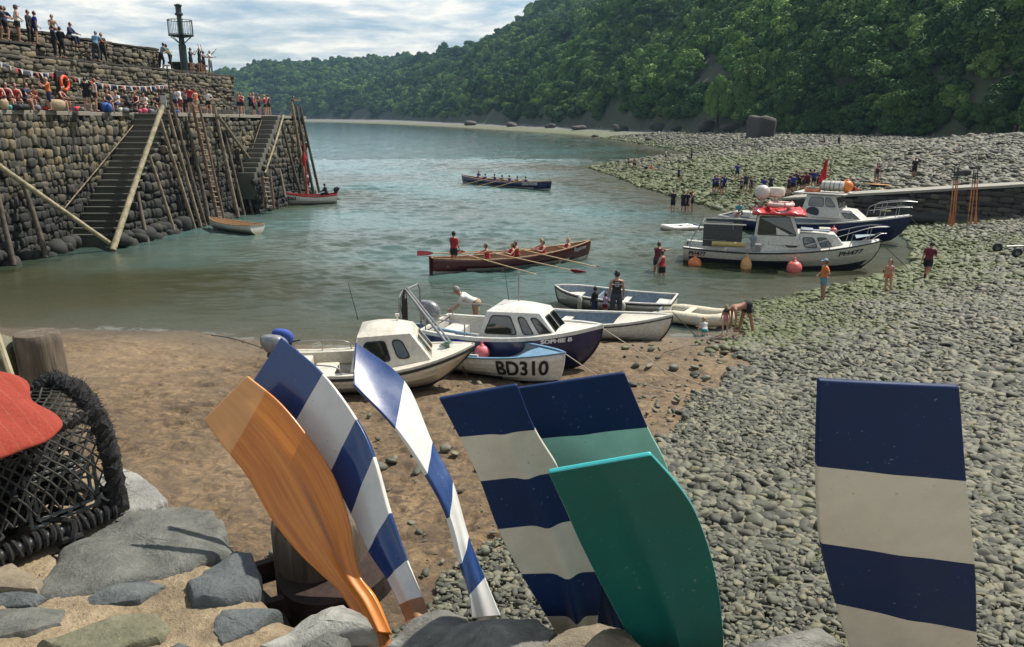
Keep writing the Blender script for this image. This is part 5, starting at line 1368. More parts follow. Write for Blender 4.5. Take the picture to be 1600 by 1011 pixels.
w0 = MW @ (HH.pt(.66, 1, -1) + Vector((0, -.22, -.42))); o = fender('small salmon ball fender on the bow side of the navy boat by the slipway', w0, 'ball', pk2, 'ball fenders', top=MW @ HH.pt(.66, 1, -1)); o.scale = (.75,) * 3
w0 = MW @ (HH.pt(.08, 1, -1) + Vector((0, -.22, -.3))); o = fender('small pink ball fender on the stern quarter of the navy boat by the slipway', w0, 'ball', pk, 'ball fenders', top=MW @ HH.pt(.08, 1, -1)); o.scale = (.6,) * 3
c_ = MW @ Vector((L * .60, -.2, 2.93)); e2 = empty('life_raft', 'white canister life raft with dark straps on the navy boat roof', 'life raft', c_, yaw)
MB().lathe([(.2, -.62), (.29, -.58), (.30, -.05), (.31, 0), (.30, .05), (.29, .58), (.2, .62)], 18, c=(0, 0, .32), axis='X').build('canister', white, e2, smooth=True)
mb = MB()
for x in (-.42, -.1, .12, .42): mb.torus((x, 0, .32), .305, .015, 20, 5, rot=Matrix.Rotation(math.pi / 2, 3, 'Y'))
mb.build('strap', rub, e2)
c_ = MW @ Vector((L * .665, .1, 3.25)); o = fender('bright orange round buoy on the roof of the navy boat', c_, 'ball', pm('buoy_bright', (.8, .22, .04), .45), 'ball fenders'); o.scale = (1.15,) * 3
c_ = MW @ Vector((L * .50, -.4, 3.0)); e2 = empty('liferaft_ring', 'flat orange and white ring float lying on the navy boat roof', 'float', c_); MB().torus((0, 0, 0), .38, .09, 24, 8, z=1.2).build('ring', pm('ring_orange', (.65, .2, .1), .5), e2, smooth=True); MB().torus((0, 0, .13), .38, .05, 24, 6).build('rim', white, e2, smooth=True)
# red flag
c_ = MW @ Vector((L * .535, .4, 2.9)); e2 = empty('red_flag', 'small red flag hanging beside the mast of the navy boat', 'flag', c_)
MB().tube([(0, 0, 0), (.1, 0, 2.0)], .02, 6).build('staff', m_wood, e2)
V = []; n = 8
for i in range(n + 1):
    for j in range(n + 1): V.append((-.0 + .05 * (1 - j / n) + .10 - .42 * i / n * (.6 + .4 * j / n) , .06 * math.sin(i * 1.3 + j * .5), 1.95 - 1.25 * (j / n) - .25 * i / n))
o = MB().add(V, [(i * (n + 1) + j, (i + 1) * (n + 1) + j, (i + 1) * (n + 1) + j + 1, i * (n + 1) + j + 1) for i in range(n) for j in range(n)]).build('cloth', pm('flag_red', (.42, .02, .02), .7), e2, smooth=True); o.modifiers.new('t', 'SOLIDIFY').thickness = .01

# ---- gigs
def gig(label, stern, bow, zs, zb_, hullm, gun, name_txt, txt_a, txtside, L_real=9.75, txtsize=.24):
    P, yaw, L = place2(*stern, zs, *bow, zb_)
    e = boat('pilot_gig', label, 'rowing gig', P, yaw, L, -.22, 'racing gigs afloat')
    H = Hull(L, 1.55, .98, .74, 1.12, stern=.30, fmax=.48, rake=.35, bp=2.0, npl=7, saw=.008, keel_up=.12, stern_up=.12, full=.95)
    H.outer(bottom=.36).build('hull', [hullm, white], e, smooth=True); H.inner(.22, a0=.03, a1=.96).build('inside', gun, e, smooth=True)
    H.rail(w_=.09, h=.04).build('gunwale', varn, e)
    MB().tube([H.pt(.999, q / 12) for q in range(13)] + [H.pt(.999, 1) + Vector((.03, 0, .08))], .03, 6).build('stem', varn, e)
    MB().box((-.06, 0, .62), (.1, .05, .9)).tube([(-.08, 0, 1.06), (-.4, 0, 1.12)], .025, 6).build('rudder', hullm, e)
    for k in range(6): H.thwart(.24 + .105 * k, .50, .2).build('seat', gun, e)
    H.thwart(.10, .58, .5).build('stern_seat', gun, e)
    return e, H
eM, HM = gig('long maroon rowing gig with varnished rim and a crew in red vests', (674, 405), (923, 377), .70, .86, maroon, paint('gig_inside', (.40, .27, .17), .6), '', 0, 0)
side_text(HM, 'Rapparee', .30, .855, .72, -1, eM, letter_w, sx=.75, tilt=.7)
eN, HN = gig('long dark navy rowing gig with white lettering, far out on the bay', (724, 274), (862, 284), .76, .86, navy, paint('gig_inside_b', (.10, .09, .08), .6), '', 0, 0)
side_text(HN, 'LEIGHTONE', .36, .74, .60, -1, eN, letter_w, sx=.95, bold=.01, tilt=.7)
# ---- red and white sailing tender by the pier
P, yaw, L = place2(524, 304, .65, 438, 301, .98)
e = boat('masted_boat', 'white boat with red gunwale and red mast moored by the pier head', 'boat', P, yaw, L, -.2, 'small boats afloat')
H = Hull(L, 1.9, .85, .78, 1.18, stern=.7, rake=.35, bp=2.1, npl=7, saw=.01); redg = paint('red_gunwale', (.42, .025, .02), .5)
hull_parts(e, H, [white, antif], .15, .3, greyin, redg, h=.10, w_=.12); H.thwart(.2, .55, .4).build('seat', redg, e); H.thwart(.5, .55).build('seat', redg, e)
MB().tube([(L * .52, 0, .3), (L * .52, 0, 5.0)], [.07, .05], 10).build('mast', redg, e, smooth=True)
mb = MB()
for a in (.99, .3): mb.tube([(L * .52, 0, 4.6), H.pt(a, 1, 1)], .012, 4)
mb.build('rigging', rope_d, e)
MB().tube([(L * .53, .03, 4.3), (L * .53, .04, 3.9), (L * .54, .05, 3.2)], [.06, .2, .08], 8).build('furled_flag', pm('flag_red', (.42, .02, .02), .7), e, smooth=True)
side_text(H, 'BD63', .34, .93, .62, 1, e, letter_b, sx=1.0, bold=.012)
outboard('', None, (-.05, 0, 1.0), 0, black, black, .8, 0, parent=e)
bpy.context.view_layer.update(); SMW = e.matrix_world; SL = L
w0 = SMW @ (H.pt(.97, 1, 1) + Vector((.15, .2, -.45))); o = fender('red ball fender at the bow of the red masted boat', w0, 'ball', redg, 'ball fenders'); o.scale = (.7,) * 3
# ---- dinghy at ladder foot
P, yaw, L = place2(402, 351, .58, 327, 340, .68)
e = boat('rowing_boat', 'small white wooden dinghy with oars at the foot of the long ladder', 'boat', P, yaw, L, -.06, 'small boats afloat')
H = Hull(L, 1.35, .62, .58, .76, stern=.8, rake=.2, bp=2.2, npl=6, saw=.008)
hull_parts(e, H, [white, white], None, .14, paint('dinghy_inside', (.48, .36, .24), .6), varn, h=.035, w_=.06); H.thwart(.12, .34, .3).build('seat', varn, e); H.thwart(.5, .34).build('seat', varn, e)
MB().tube([(L * .2, .3, .55), (L * .85, .1, .6)], .025, 6).tube([(L * .15, -.2, .55), (L * .8, -.15, .6)], .025, 6).build('stowed_oar', varn, e)

# ---- bundles of oars standing at the slip wall
orw = paint('oar_wood', (.50, .17, .05), .5, wear=.2, scale=5)
def standing_oar(u, v, tu, tv, label, rz):
    b = PG(u, v); d = ray(tu, tv); t = (b.y + .5) / d[1]; tp = Vector((d[0] * t, d[1] * t, CZ + d[2] * t)); D_ = tp - b; Ln = D_.length
    e = empty('standing_oar', label, 'oar', b, group='oars standing on their blades at the slipway wall')
    q = D_.to_track_quat('Z', 'Y'); e.rotation_mode = 'QUATERNION'; e.rotation_quaternion = q @ Euler((0, 0, rz)).to_quaternion()
    V = []; prof = [(0, .085), (.25, .095), (.55, .08), (.8, .045), (.95, .028)]
    for (z, wv) in prof: V += [(-wv, -.01, z), (wv, -.01, z), (wv, .01, z), (-wv, .01, z)]
    F = [(4 * i + k, 4 * i + (k + 1) % 4, 4 * i + 4 + (k + 1) % 4, 4 * i + 4 + k) for i in range(4) for k in range(4)] + [(3, 2, 1, 0), (16, 17, 18, 19)]
    MB().add(V, F).build('blade', orw, e, bevel=.006)
    MB().tube([(0, 0, .9), (0, 0, Ln * .8)], .032, 8).build('shaft', orw, e, smooth=True); MB().tube([(0, 0, Ln * .8), (0, 0, Ln)], .028, 8).build('handle', rub, e, smooth=True)
names = [('leftmost oar of the left bundle', 1483, 354, 1492, 262), ('second oar of the left bundle', 1487, 356, 1496, 263), ('rightmost oar of the left bundle', 1491, 354, 1498, 261),
         ('leftmost oar of the right bundle', 1511, 353, 1522, 266), ('second oar of the right bundle', 1516, 355, 1525, 270), ('rightmost oar of the right bundle', 1524, 354, 1528, 262)]
for i, (lb, u, v, tu, tv) in enumerate(names): standing_oar(u, v, tu, tv, 'orange ' + lb + ' by the slipway wall', i * .5)
# ---- trailer with wheel, right edge
q = PG(1588, 403); e = empty('launching_trolley', 'black-wheeled boat trolley cut off by the right edge of the photo', 'trolley', q)
for dy in (0, 1.5):
    w_ = MB().torus((0, dy, .24), .17, .075, 24, 10, rot=Matrix.Rotation(math.pi / 2, 3, 'X')).build('wheel', rub, e, smooth=True); MB().lathe([(.13, -.04), (.13, .04)], 16, c=(0, dy, .24), axis='Y').build('rim', silver, w_)
MB().tube([(0, -.1, .3), (0, 1.6, .3)], .03, 6).tube([(-.1, .7, .42), (1.6, .8, .45)], .04, 6).tube([(0, .1, .38), (1.5, .75, .42)], .035, 6).build('frame', black, e)
MB().tube([(-.1, .2, .3), (-1.9, .1, .16)], .022, 6).build('drawbar', rope_m, e)
# ================================================================== PEOPLE
def unit(v): v = Vector(v); v.normalize(); return v
POSES = {
 'stand': dict(arms=((8, 10, 12), (6, 12, 14)), legs=((2, 5, 3), (-2, 5, 2))),
 'relax': dict(arms=((12, 14, 35), (-4, 10, 8)), legs=((8, 7, 12), (-4, 6, 0)), lean=3),
 'cross': dict(arms=((28, 8, 95, .75), (24, 8, 100, .75)), legs=((1, 6, 2), (-2, 6, 2))),
 'hips': dict(arms=((-12, 42, 70, .9), (-12, 42, 70, .9)), legs=((3, 9, 4), (-3, 9, 2))),
 'phone': dict(arms=((55, 12, 85, .3), (50, 14, 90, .3)), legs=((2, 5, 2), (-2, 5, 2)), head=8),
 'point': dict(arms=((125, 8, 15), (40, 10, 60, .2)), legs=((4, 6, 3), (-4, 6, 2))),
 'armsup': dict(arms=((150, 22, 40, .2), (150, 22, 40, .2)), legs=((3, 6, 3), (-3, 6, 2))),
 'reach': dict(arms=((85, 6, 6), (80, 8, 12)), legs=((6, 6, 10), (-6, 6, 2)), lean=8),
 'walk': dict(arms=((-25, 8, 15), (28, 8, 45)), legs=((26, 3, 8), (-22, 3, 62)), lean=10, head=22, lift=.0),
 'sit': dict(arms=((35, 10, 35, .3), (30, 12, 45, .3)), legs=((84, 7, 80), (78, 9, 70)), lean=14, pz=.50),
 'sitground': dict(arms=((38, 16, 30), (30, 14, 40, .2)), legs=((98, 9, 98), (92, 10, 80)), lean=16, pz=.12),
 'lean': dict(arms=((40, 22, 40, .3), (35, 22, 50, .3)), legs=((-6, 6, 2), (14, 6, 28)), lean=22),
 'row': dict(arms=((72, 4, 14, .25), (70, 4, 16, .25)), legs=((74, 6, 46), (72, 6, 44)), lean=12, pz=.12),
 'row2': dict(arms=((52, 10, 60, .3), (50, 10, 62, .3)), legs=((74, 6, 46), (72, 6, 44)), lean=-8, pz=.12),
 'bend': dict(arms=((-8, 6, 12), (-4, 7, 8)), legs=((-14, 8, -2), (12, 7, 4)), lean=104, head=-20, armrel=True, pz=.86),
 'bendlean': dict(arms=((28, 10, 22, .2), (18, 12, 40, .2)), legs=((-6, 6, 2), (4, 7, 6)), lean=62, head=12, pz=.9),
 'squat': dict(arms=((48, 14, 20), (44, 16, 26)), legs=((110, 20, 135), (112, 18, 135)), lean=30, pz=.24),
}
def tube_part(mb, a, b, ra, rb, flat=1.0, axis=None, n=12, bul=0.0):
    """closed tapered capsule from a to b, optional flattening across axis"""
    a = Vector(a); b = Vector(b); d = b - a; L = d.length; d = d / max(L, 1e-6)
    x = (axis - d * axis.dot(d)) if axis is not None else d.orthogonal()
    x.normalize(); y = d.cross(x)
    prof = [(-ra * .95, ra * .25), (-ra * .72, ra * .7), (-ra * .3, ra * .95), (0, ra)] + [(L * t, lerp(ra, rb, t) + bul * math.sin(math.pi * t)) for t in (.25, .5, .75)] + [(L, rb), (L + rb * .3, rb * .95), (L + rb * .72, rb * .7), (L + rb * .95, rb * .25)]
    V = [a + d * h + (x * math.cos(2 * math.pi * k / n) + y * math.sin(2 * math.pi * k / n) * flat) * r for (h, r) in prof for k in range(n)]
    F = [(i * n + k, i * n + (k + 1) % n, (i + 1) * n + (k + 1) % n, (i + 1) * n + k) for i in range(len(prof) - 1) for k in range(n)] + [tuple(range(n - 1, -1, -1)), tuple(range((len(prof) - 1) * n, len(prof) * n))]
    mb.add(V, F)
_people = {}
def make_proto(pose, child=False, voxel=.021):
    key = (pose, child)
    if key in _people: return _people[key]
    p = POSES[pose]; hs = 1.28 if child else 1.0; tl = .92 if child else 1.0
    ux = Vector((1, 0, 0)); bones = []
    def dirn(a, ab, s): a, ab = R(a), R(ab); return Vector((s * math.sin(ab), math.sin(a) * math.cos(ab), -math.cos(a) * math.cos(ab)))
    lean = p.get('lean', 0); T = Vector((0, math.sin(R(lean)), math.cos(R(lean)))); Fw = Vector((0, math.cos(R(lean)), -math.sin(R(lean))))
    pel = Vector((0, 0, p.get('pz', .93)))
    mb = MB(); low = 9
    # torso as stacked ellipses
    st_ = [(-.10, .11, .085, 0), (-.06, .150, .105, -.01), (.02, .160, .110, -.012), (.10, .142, .098, -.004), (.18, .128, .090, .004), (.27, .142, .100, .008), (.36, .160, .108, .006), (.43, .168, .098, -.004), (.475, .14, .075, -.008), (.505, .075, .055, -.005), (.53, .05, .05, 0)]
    n = 20; V = []
    for (h, rx, ry, f) in st_:
        for k in range(n):
            a = 2 * math.pi * k / n; c, s = math.cos(a), math.sin(a)
            V.append(pel + T * h * tl + Fw * (f + ry * math.copysign(abs(s) ** .9, s)) + ux * (rx * math.copysign(abs(c) ** .85, c)))
    F = [(i * n + k, i * n + (k + 1) % n, (i + 1) * n + (k + 1) % n, (i + 1) * n + k) for i in range(len(st_) - 1) for k in range(n)] + [tuple(range(n - 1, -1, -1)), tuple(range((len(st_) - 1) * n, len(st_) * n))]
    mb.add(V, F); neck = pel + T * .50 * tl; bones.append(('torso', pel - T * .05, pel + T * .44 * tl, .14, .14))
    hd = lean * .35 + p.get('head', 0); HT = Vector((0, math.sin(R(hd)), math.cos(R(hd)))); HF = Vector((0, math.cos(R(hd)), -math.sin(R(hd))))
    if lean > 90: HT = unit(T * .9 + Fw * -.1 + Vector((0, 0, -.25))); HF = unit(Fw + T * .3); 
    tube_part(mb, neck - T * .02, neck + HT * .10, .058, .052)
    hc = neck + HT * (.165 * (1 + (hs - 1) * .5)) + HF * .015
    V = []; m_ = 14
    for i in range(m_ + 1):
        ph = math.pi * i / m_; z = math.cos(ph); r = math.sin(ph)
        for k in range(16):
            a = 2 * math.pi * k / 16; c, s = math.cos(a), math.sin(a)
            jaw = 1 - .22 * max(0, -z); V.append(hc + (ux * (.073 * r * c * jaw) + HF * ((.092 if s > 0 else .098) * r * s * (jaw if s < 0 else 1)) + HT * (.116 * z)) * hs)
    mb.add(V, [(i * 16 + k, (i + 1) * 16 + k, (i + 1) * 16 + (k + 1) % 16, i * 16 + (k + 1) % 16) for i in range(m_) for k in range(16)])
    tube_part(mb, hc + (HF * .088 + HT * .012) * hs, hc + (HF * .106 - HT * .022) * hs, .010 * hs, .016 * hs)
    tube_part(mb, hc + (HF * .082 - HT * .062) * hs - ux * .018, hc + (HF * .082 - HT * .062) * hs + ux * .018, .013 * hs, .013 * hs)
    for s in (-1, 1): tube_part(mb, hc + (ux * s * .074 + HT * .018 - HF * .01) * hs, hc + (ux * s * .074 - HT * .018 - HF * .01) * hs, .015 * hs, .012 * hs)
    bones.append(('head', neck + HT * .11, hc, .06, .10 * hs))
    hands = []
    for s, arm in zip((-1, 1), p['arms']):
        sh = pel + T * .435 * tl + ux * s * .165; a, ab, el = arm[:3]; inn = arm[3] if len(arm) > 3 else 0
        base = 0 if (lean < 40 or p.get('armrel')) else 0
        d1 = dirn(a, ab, s); e1 = sh + d1 * .285
        d2 = dirn(a + el, ab * .4, s); d2 = unit(d2 - ux * s * inn * .9) if inn else d2; w1 = e1 + d2 * .245
        tube_part(mb, sh, e1, .052, .038, bul=.004); tube_part(mb, e1, w1, .037, .024, bul=.004)
        ax = unit(d2.cross(ux * s) if abs(d2.x) < .9 else Vector((0, 0, 1)))
        h1 = w1 + d2 * .085; tube_part(mb, w1, h1, .028, .034, flat=.5, axis=ax)
        bones.append(('uarm', sh, e1, .052, .038)); bones.append(('farm', e1, w1, .037, .025)); bones.append(('hand', w1, h1 + d2 * .06, .03, .03)); hands.append((w1, h1, d2, ax, s))
    feet = []
    for s, leg in zip((-1, 1), p['legs']):
        hp = pel + ux * s * .085 - T * .02 * (1 if lean < 60 else -1); a, ab, kn = leg; d1 = dirn(a, ab, s); k1 = hp + d1 * .43
        d2 = dirn(a - kn, ab * .3, s); an = k1 + d2 * .40
        tube_part(mb, hp, k1, .086, .056, bul=.006); tube_part(mb, k1, an, .053, .034, bul=.010)
        ft = unit(Vector((s * .18, 1, -.12))) if abs(a - kn) < 40 else unit(Vector((0, -d2.z, d2.y)))
        tube_part(mb, an - ft * .035 + d2 * .035, an + ft * .15 + d2 * .055, .040, .028, flat=.8, axis=d2)
        bones.append(('thigh', hp, k1, .086, .056)); bones.append(('shin', k1, an, .053, .036)); bones.append(('foot', an + d2 * .03, an + ft * .16 + d2 * .05, .04, .03)); low = min(low, (an + d2 * .085).z, (an + ft * .15 + d2 * .085).z)
    if 'pz' in p and pose in ('row', 'row2', 'sitground'): low = 0 if pose != 'row' and pose != 'row2' else p['pz'] - .11
    if pose == 'sit': low = p['pz'] - .55
    me = mb.mesh('person_base'); ob = bpy.data.objects.new('tmp', me); COL.objects.link(ob)
    md = ob.modifiers.new('r', 'REMESH'); md.mode = 'VOXEL'; md.voxel_size = voxel; md.use_smooth_shade = True
    sm_ = ob.modifiers.new('s', 'SMOOTH'); sm_.iterations = 3; sm_.factor = .5
    dg = bpy.context.evaluated_depsgraph_get(); me2 = bpy.data.meshes.new_from_object(ob.evaluated_get(dg)); bpy.data.objects.remove(ob)
    nv = len(me2.vertices); co = np.empty(nv * 3, np.float32); me2.vertices.foreach_get('co', co); co = co.reshape(-1, 3)
    no = np.empty(nv * 3, np.float32); me2.vertices.foreach_get('normal', no); no = no.reshape(-1, 3)
    faces = [tuple(q.vertices) for q in me2.polygons]
    best = np.full(nv, 1e9); bid = np.zeros(nv, int); bt = np.zeros(nv)
    for i, (nm, a, b, r0, r1) in enumerate(bones):
        a = np.array(a); d = np.array(b) - a; t = np.clip(((co - a) @ d) / (d @ d), 0, 1)
        dist = np.linalg.norm(co - a - t[:, None] * d, axis=1) - (r0 + (r1 - r0) * t)
        k = dist < best; best[k] = dist[k]; bid[k] = i; bt[k] = t[k]
    nmz = np.array([b[0] for b in bones])[bid]
    trel = (co - np.array(pel)) @ np.array(T)
    # fingers
    FV = [tuple(v) for v in co]; FF = list(faces); mi = [0] * len(FF); fb = MB()
    for (w1, h1, d2, ax, s) in hands:
        sd = unit(ax.cross(d2)) if abs(ax.dot(d2)) < .99 else ux
        for k in range(4):
            b0 = h1 + ax * (k - 1.5) * .017 + d2 * .015; ln = (.058, .068, .066, .05)[k]
            curl = unit(sd * (-s) * .35 + d2); curl2 = unit(sd * (-s) * .8 + d2)
            fb.tube([b0, b0 + curl * ln * .5, b0 + curl * ln * .5 + curl2 * ln * .5], [.0085, .008, .0055], 6)
        b0 = w1 + d2 * .03 + ax * .026; dd = unit(ax + d2 * .9); fb.tube([b0, b0 + dd * .035, b0 + dd * .035 + d2 * .028], [.011, .009, .006], 6)
    b = len(FV); FV += [tuple(v) for v in fb.V]; FF += [tuple(i + b for i in f) for f in fb.F]; mi += [0] * len(fb.F)
    eb = MB()
    for s in (-1, 1): eb.ball(hc + (ux * s * .030 + HF * .079 + HT * .018) * hs, .011 * hs, 8)
    b = len(FV); FV += [tuple(v) for v in eb.V]; FF += [tuple(i + b for i in f) for f in eb.F]; mi += [1] * len(eb.F)
    body = bpy.data.meshes.new('body'); body.from_pydata(FV, [], FF); body.polygons.foreach_set('material_index', mi); body.polygons.foreach_set('use_smooth', [True] * len(FF))
    body.materials.append(None); body.materials.append(pm('eye_dark', (.02, .015, .012), .3)); body.update()
    def shell(name, sel, off):
        off = np.broadcast_to(off, (nv,))
        fs = [f for f in faces if all(sel[i] for i in f)]
        if not fs: return None
        used = sorted({i for f in fs for i in f}); mp = {u: k for k, u in enumerate(used)}
        Vv = co[used] + no[used] * off[used][:, None]
        m = bpy.data.meshes.new(name); m.from_pydata([tuple(map(float, v)) for v in Vv], [], [tuple(mp[i] for i in f) for f in fs])
        m.polygons.foreach_set('use_smooth', [True] * len(fs)); m.materials.append(None); m.update(); return m
    hl = co - np.array(hc); hu = hl @ np.array(HT) / hs; hf = hl @ np.array(HF) / hs
    tor = nmz == 'torso'; ua = nmz == 'uarm'; th = nmz == 'thigh'
    hasarm = ua & (bt < .15)
    G = {
     'vest': shell('vest', (tor & (trel > .0) & (trel < .47) & (np.abs(co[:, 0]) < np.where(trel > .36, .135, 9))), .010),
     'tee': shell('shirt', (tor & (trel > -.02) & (trel < .485)) | (ua & (bt < .62)), .014),
     'hoodie': shell('jacket', (tor & (trel > -.08) & (trel < .5)) | ua | ((nmz == 'farm') & (bt < .9)), .022),
     'shorts': shell('shorts', (tor & (trel < .06)) | (th & (bt < .55)), .017),
     'tights': shell('tights', (tor & (trel < .06)) | th | ((nmz == 'shin') & (bt < .15)), .010),
     'briefs': shell('briefs', (tor & (trel < .02)) | (th & (bt < .12)), .012),
     'trousers': shell('trousers', (tor & (trel < .06)) | th | ((nmz == 'shin') & (bt < .92)), .018),
     'robe': shell('robe', (tor & (trel < .485)) | (ua & (bt < .75)) | (th & (bt < .85)), .026),
     'swim': shell('swimsuit', (tor & (trel < .40) & (np.abs(co[:, 0]) < np.where(trel > .34, .11, 9))), .010),
     'hair': shell('hair', (nmz == 'head') & (hu > -.085) & ((hf < .03) | (hu > .062)) & (hf + .6 * hu < .085), .014),
     'cap': shell('cap', (nmz == 'head') & (hu > .04), .022),
     'shoes': shell('shoes', nmz == 'foot', .012),
    }
    lh = MB()
    if G['hair']:
        me3 = G['hair']; lh.add([tuple(v.co) for v in me3.vertices], [tuple(q.vertices) for q in me3.polygons])
    back = hc - HF * .075 * hs
    lh.tube([back + HT * .04, back - HT * .05 - HF * .015, back - HT * .15 - HF * .01 - Vector((0, 0, .02)), back - HT * .21 + Vector((0, .0, -.03))], [.045, .06, .045, .012], 9)
    m = lh.mesh('hair', False); m.polygons.foreach_set('use_smooth', [True] * len(m.polygons)); m.materials.append(None); G['long'] = m
    bn = MB(); bn.add([tuple(v.co) for v in G['hair'].vertices], [tuple(q.vertices) for q in G['hair'].polygons]); bn.ball(hc + (HT * .115 - HF * .03) * hs, .045, 10)
    m = bn.mesh('hair', False); m.polygons.foreach_set('use_smooth', [True] * len(m.polygons)); m.materials.append(None); G['bun'] = m
    cb = MB(); cb.add([tuple(v.co) for v in G['cap'].vertices], [tuple(q.vertices) for q in G['cap'].polygons]); c0 = hc + (HF * .10 + HT * .052) * hs
    cb.box(c0 + HF * .02, (.13, .10, .012), R3=Matrix((ux, HF, HT)).transposed()); m = cb.mesh('cap', False); m.materials.append(None); G['cap'] = m
    r = dict(body=body, G=G, low=low, head=hc, neck=neck, pel=pel, T=T, Fw=Fw, hands=hands)
    _people[key] = r; return r
SK = {'f': (.46, .24, .165), 't': (.36, .18, .115), 'd': (.26, .13, .08), 'p': (.56, .34, .26)}
HC_ = {'dark': (.018, .013, .010), 'brown': (.06, .034, .018), 'blond': (.40, .26, .11), 'grey': (.20, .19, .18), 'ginger': (.22, .075, .025), 'white': (.6, .58, .55)}
CL = {'black': (.012, .012, .015), 'navy': (.012, .02, .065), 'blue': (.02, .035, .22), 'red': (.34, .022, .028), 'maroon': (.12, .012, .025), 'white': (.62, .61, .58), 'grey': (.16, .17, .19), 'slate': (.035, .042, .055),
      'orange': (.62, .16, .035), 'green': (.03, .16, .08), 'denim': (.12, .25, .36), 'pink': (.60, .28, .32), 'coral': (.70, .13, .07), 'lilac': (.42, .30, .44), 'tan': (.34, .25, .16), 'teal': (.05, .28, .30), 'lime': (.4, .5, .12), 'paleblue': (.22, .34, .46)}
def cm(kind, k):
    t = {'s': SK, 'h': HC_, 'c': CL}[kind][k]; return pm('%s_%s' % ({'s': 'skin', 'h': 'hair', 'c': 'cloth'}[kind], k), t, {'s': .55, 'h': .6, 'c': .85}[kind], wear=.08, scale=14)
GROUP = {}
def person(pose, loc, rz, label, h=1.72, skin='t', hair=('hair', 'dark'), wear=(), child=False, group=None, hold=None):
    pr = make_proto(pose, child); s = h / 1.72
    e = empty('person', label, 'person', (loc[0], loc[1], loc[2] - pr['low'] * s), rz, group); e.scale = (s, s, s)
    def put(nm, me, mat):
        o = bpy.data.objects.new(nm, me); COL.objects.link(o); o.parent = e; o.material_slots[0].link = 'OBJECT'; o.material_slots[0].material = mat; return o
    put('body', pr['body'], cm('s', skin))
    if hair: put('cap' if hair[0] == 'cap' else 'hair', pr['G'][hair[0]], cm('c' if hair[0] == 'cap' else 'h', hair[1]))
    if hair and hair[0] == 'cap': put('hair', pr['G']['hair'], cm('h', 'brown'))
    for (g_, c) in wear:
        if pr['G'].get(g_): put({'vest': 'vest', 'tee': 'shirt', 'hoodie': 'jacket', 'robe': 'robe', 'swim': 'swimsuit'}.get(g_, g_), pr['G'][g_], cm('c', c))
    return e, pr
FACE = {'away': 0, 'cam': 180, 'left': 90, 'right': -90, 'al': 45, 'ar': -45, 'cl': 135, 'cr': -135}
def face(f): return R(FACE[f]) if isinstance(f, str) else R(f)

# ---- crews of the gigs
def crew(e, H, seats, cox, labels, sh, grp, vest, s=1.0, blades=None, oar_m=None):
    bpy.context.view_layer.update(); M = e.matrix_world; yaw = e.rotation_euler.z
    p = M @ Vector((cox * H.L, 0, .30)); person('stand' if sh == 1 else 'sit', p, yaw - math.pi / 2 + (0.4 if sh == 1 else 0), labels[0], 1.80 if sh == 1 else 1.7, 't', ('hair', 'dark'), (('tee', vest), ('shorts', 'black')), group=grp)
    for i, (a, side, hr, pose, lb, elev) in enumerate(seats):
        y = -.16 * side; p = M @ Vector((a * H.L, -y * 0 + .22 * side * -1, .52)); person(pose, p, yaw + math.pi / 2 + .1 * side, lb, 1.68, 'f' if i % 2 else 't', hr, (('vest', vest), ('tights', 'black')), group=grp)
        # oar: handle in the hands, pin on the opposite gunwale
        hx = a * H.L - .62; hand = Vector((hx, .26 * -side * -1 * -1, 1.06)); hand = Vector((hx, -.1 * side, 1.07)); aa = (hx - .12) / H.L; pin = H.pt(max(.05, aa), 1, side) + Vector((0, side * .0, .05))
        d = (pin - hand); d.z = 0; d.normalize(); sw = elev[1]; c_, s_ = math.cos(sw), math.sin(sw); d = Vector((d.x * c_ - d.y * s_ * side, d.x * s_ * side + d.y * c_, 0)); 
        rise = (pin.z - hand.z) / max(.2, (pin - hand).length); tip_z = elev[0]; Lo = 3.35
        tip = pin + d * Lo; tip.z = tip_z; hand = pin - (tip - pin).normalized() * .95
        o = empty('gig_oar', lb.replace('rower', 'oar of the rower') if False else elev[2], 'oar', M @ pin, group=grp + ' oars')
        dd = (M.to_3x3() @ (tip - hand)).normalized(); hh = M.to_3x3() @ (hand - pin); tt = M.to_3x3() @ (tip - pin)
        b0 = tt - dd * .75
        MB().tube([hh, b0], [.022, .026], 8).build('shaft', oar_m or varn, o, smooth=True)
        sd2 = dd.cross(Vector((0, 0, 1))).normalized(); up = Vector((0, 0, 1)); wv = (sd2 * .45 + up * .9).normalized(); nn = dd.cross(wv)
        V = []
        for f, w_ in ((0, .03), (.15, .075), (.45, .115), (1, .125)):
            q = b0 + dd * .75 * f; V += [q - wv * w_ - nn * .01, q + wv * w_ - nn * .01, q + wv * w_ + nn * .01, q - wv * w_ + nn * .01]
        MB().add(V, [(4 * k + j, 4 * k + (j + 1) % 4, 4 * k + 4 + (j + 1) % 4, 4 * k + 4 + j) for k in range(3) for j in range(4)] + [(3, 2, 1, 0), (12, 13, 14, 15)]).build('blade', blades or varn, o)
g1 = 'crew of the maroon gig'; redb = paint('blade_red', (.30, .02, .02), .4, coat=.3)
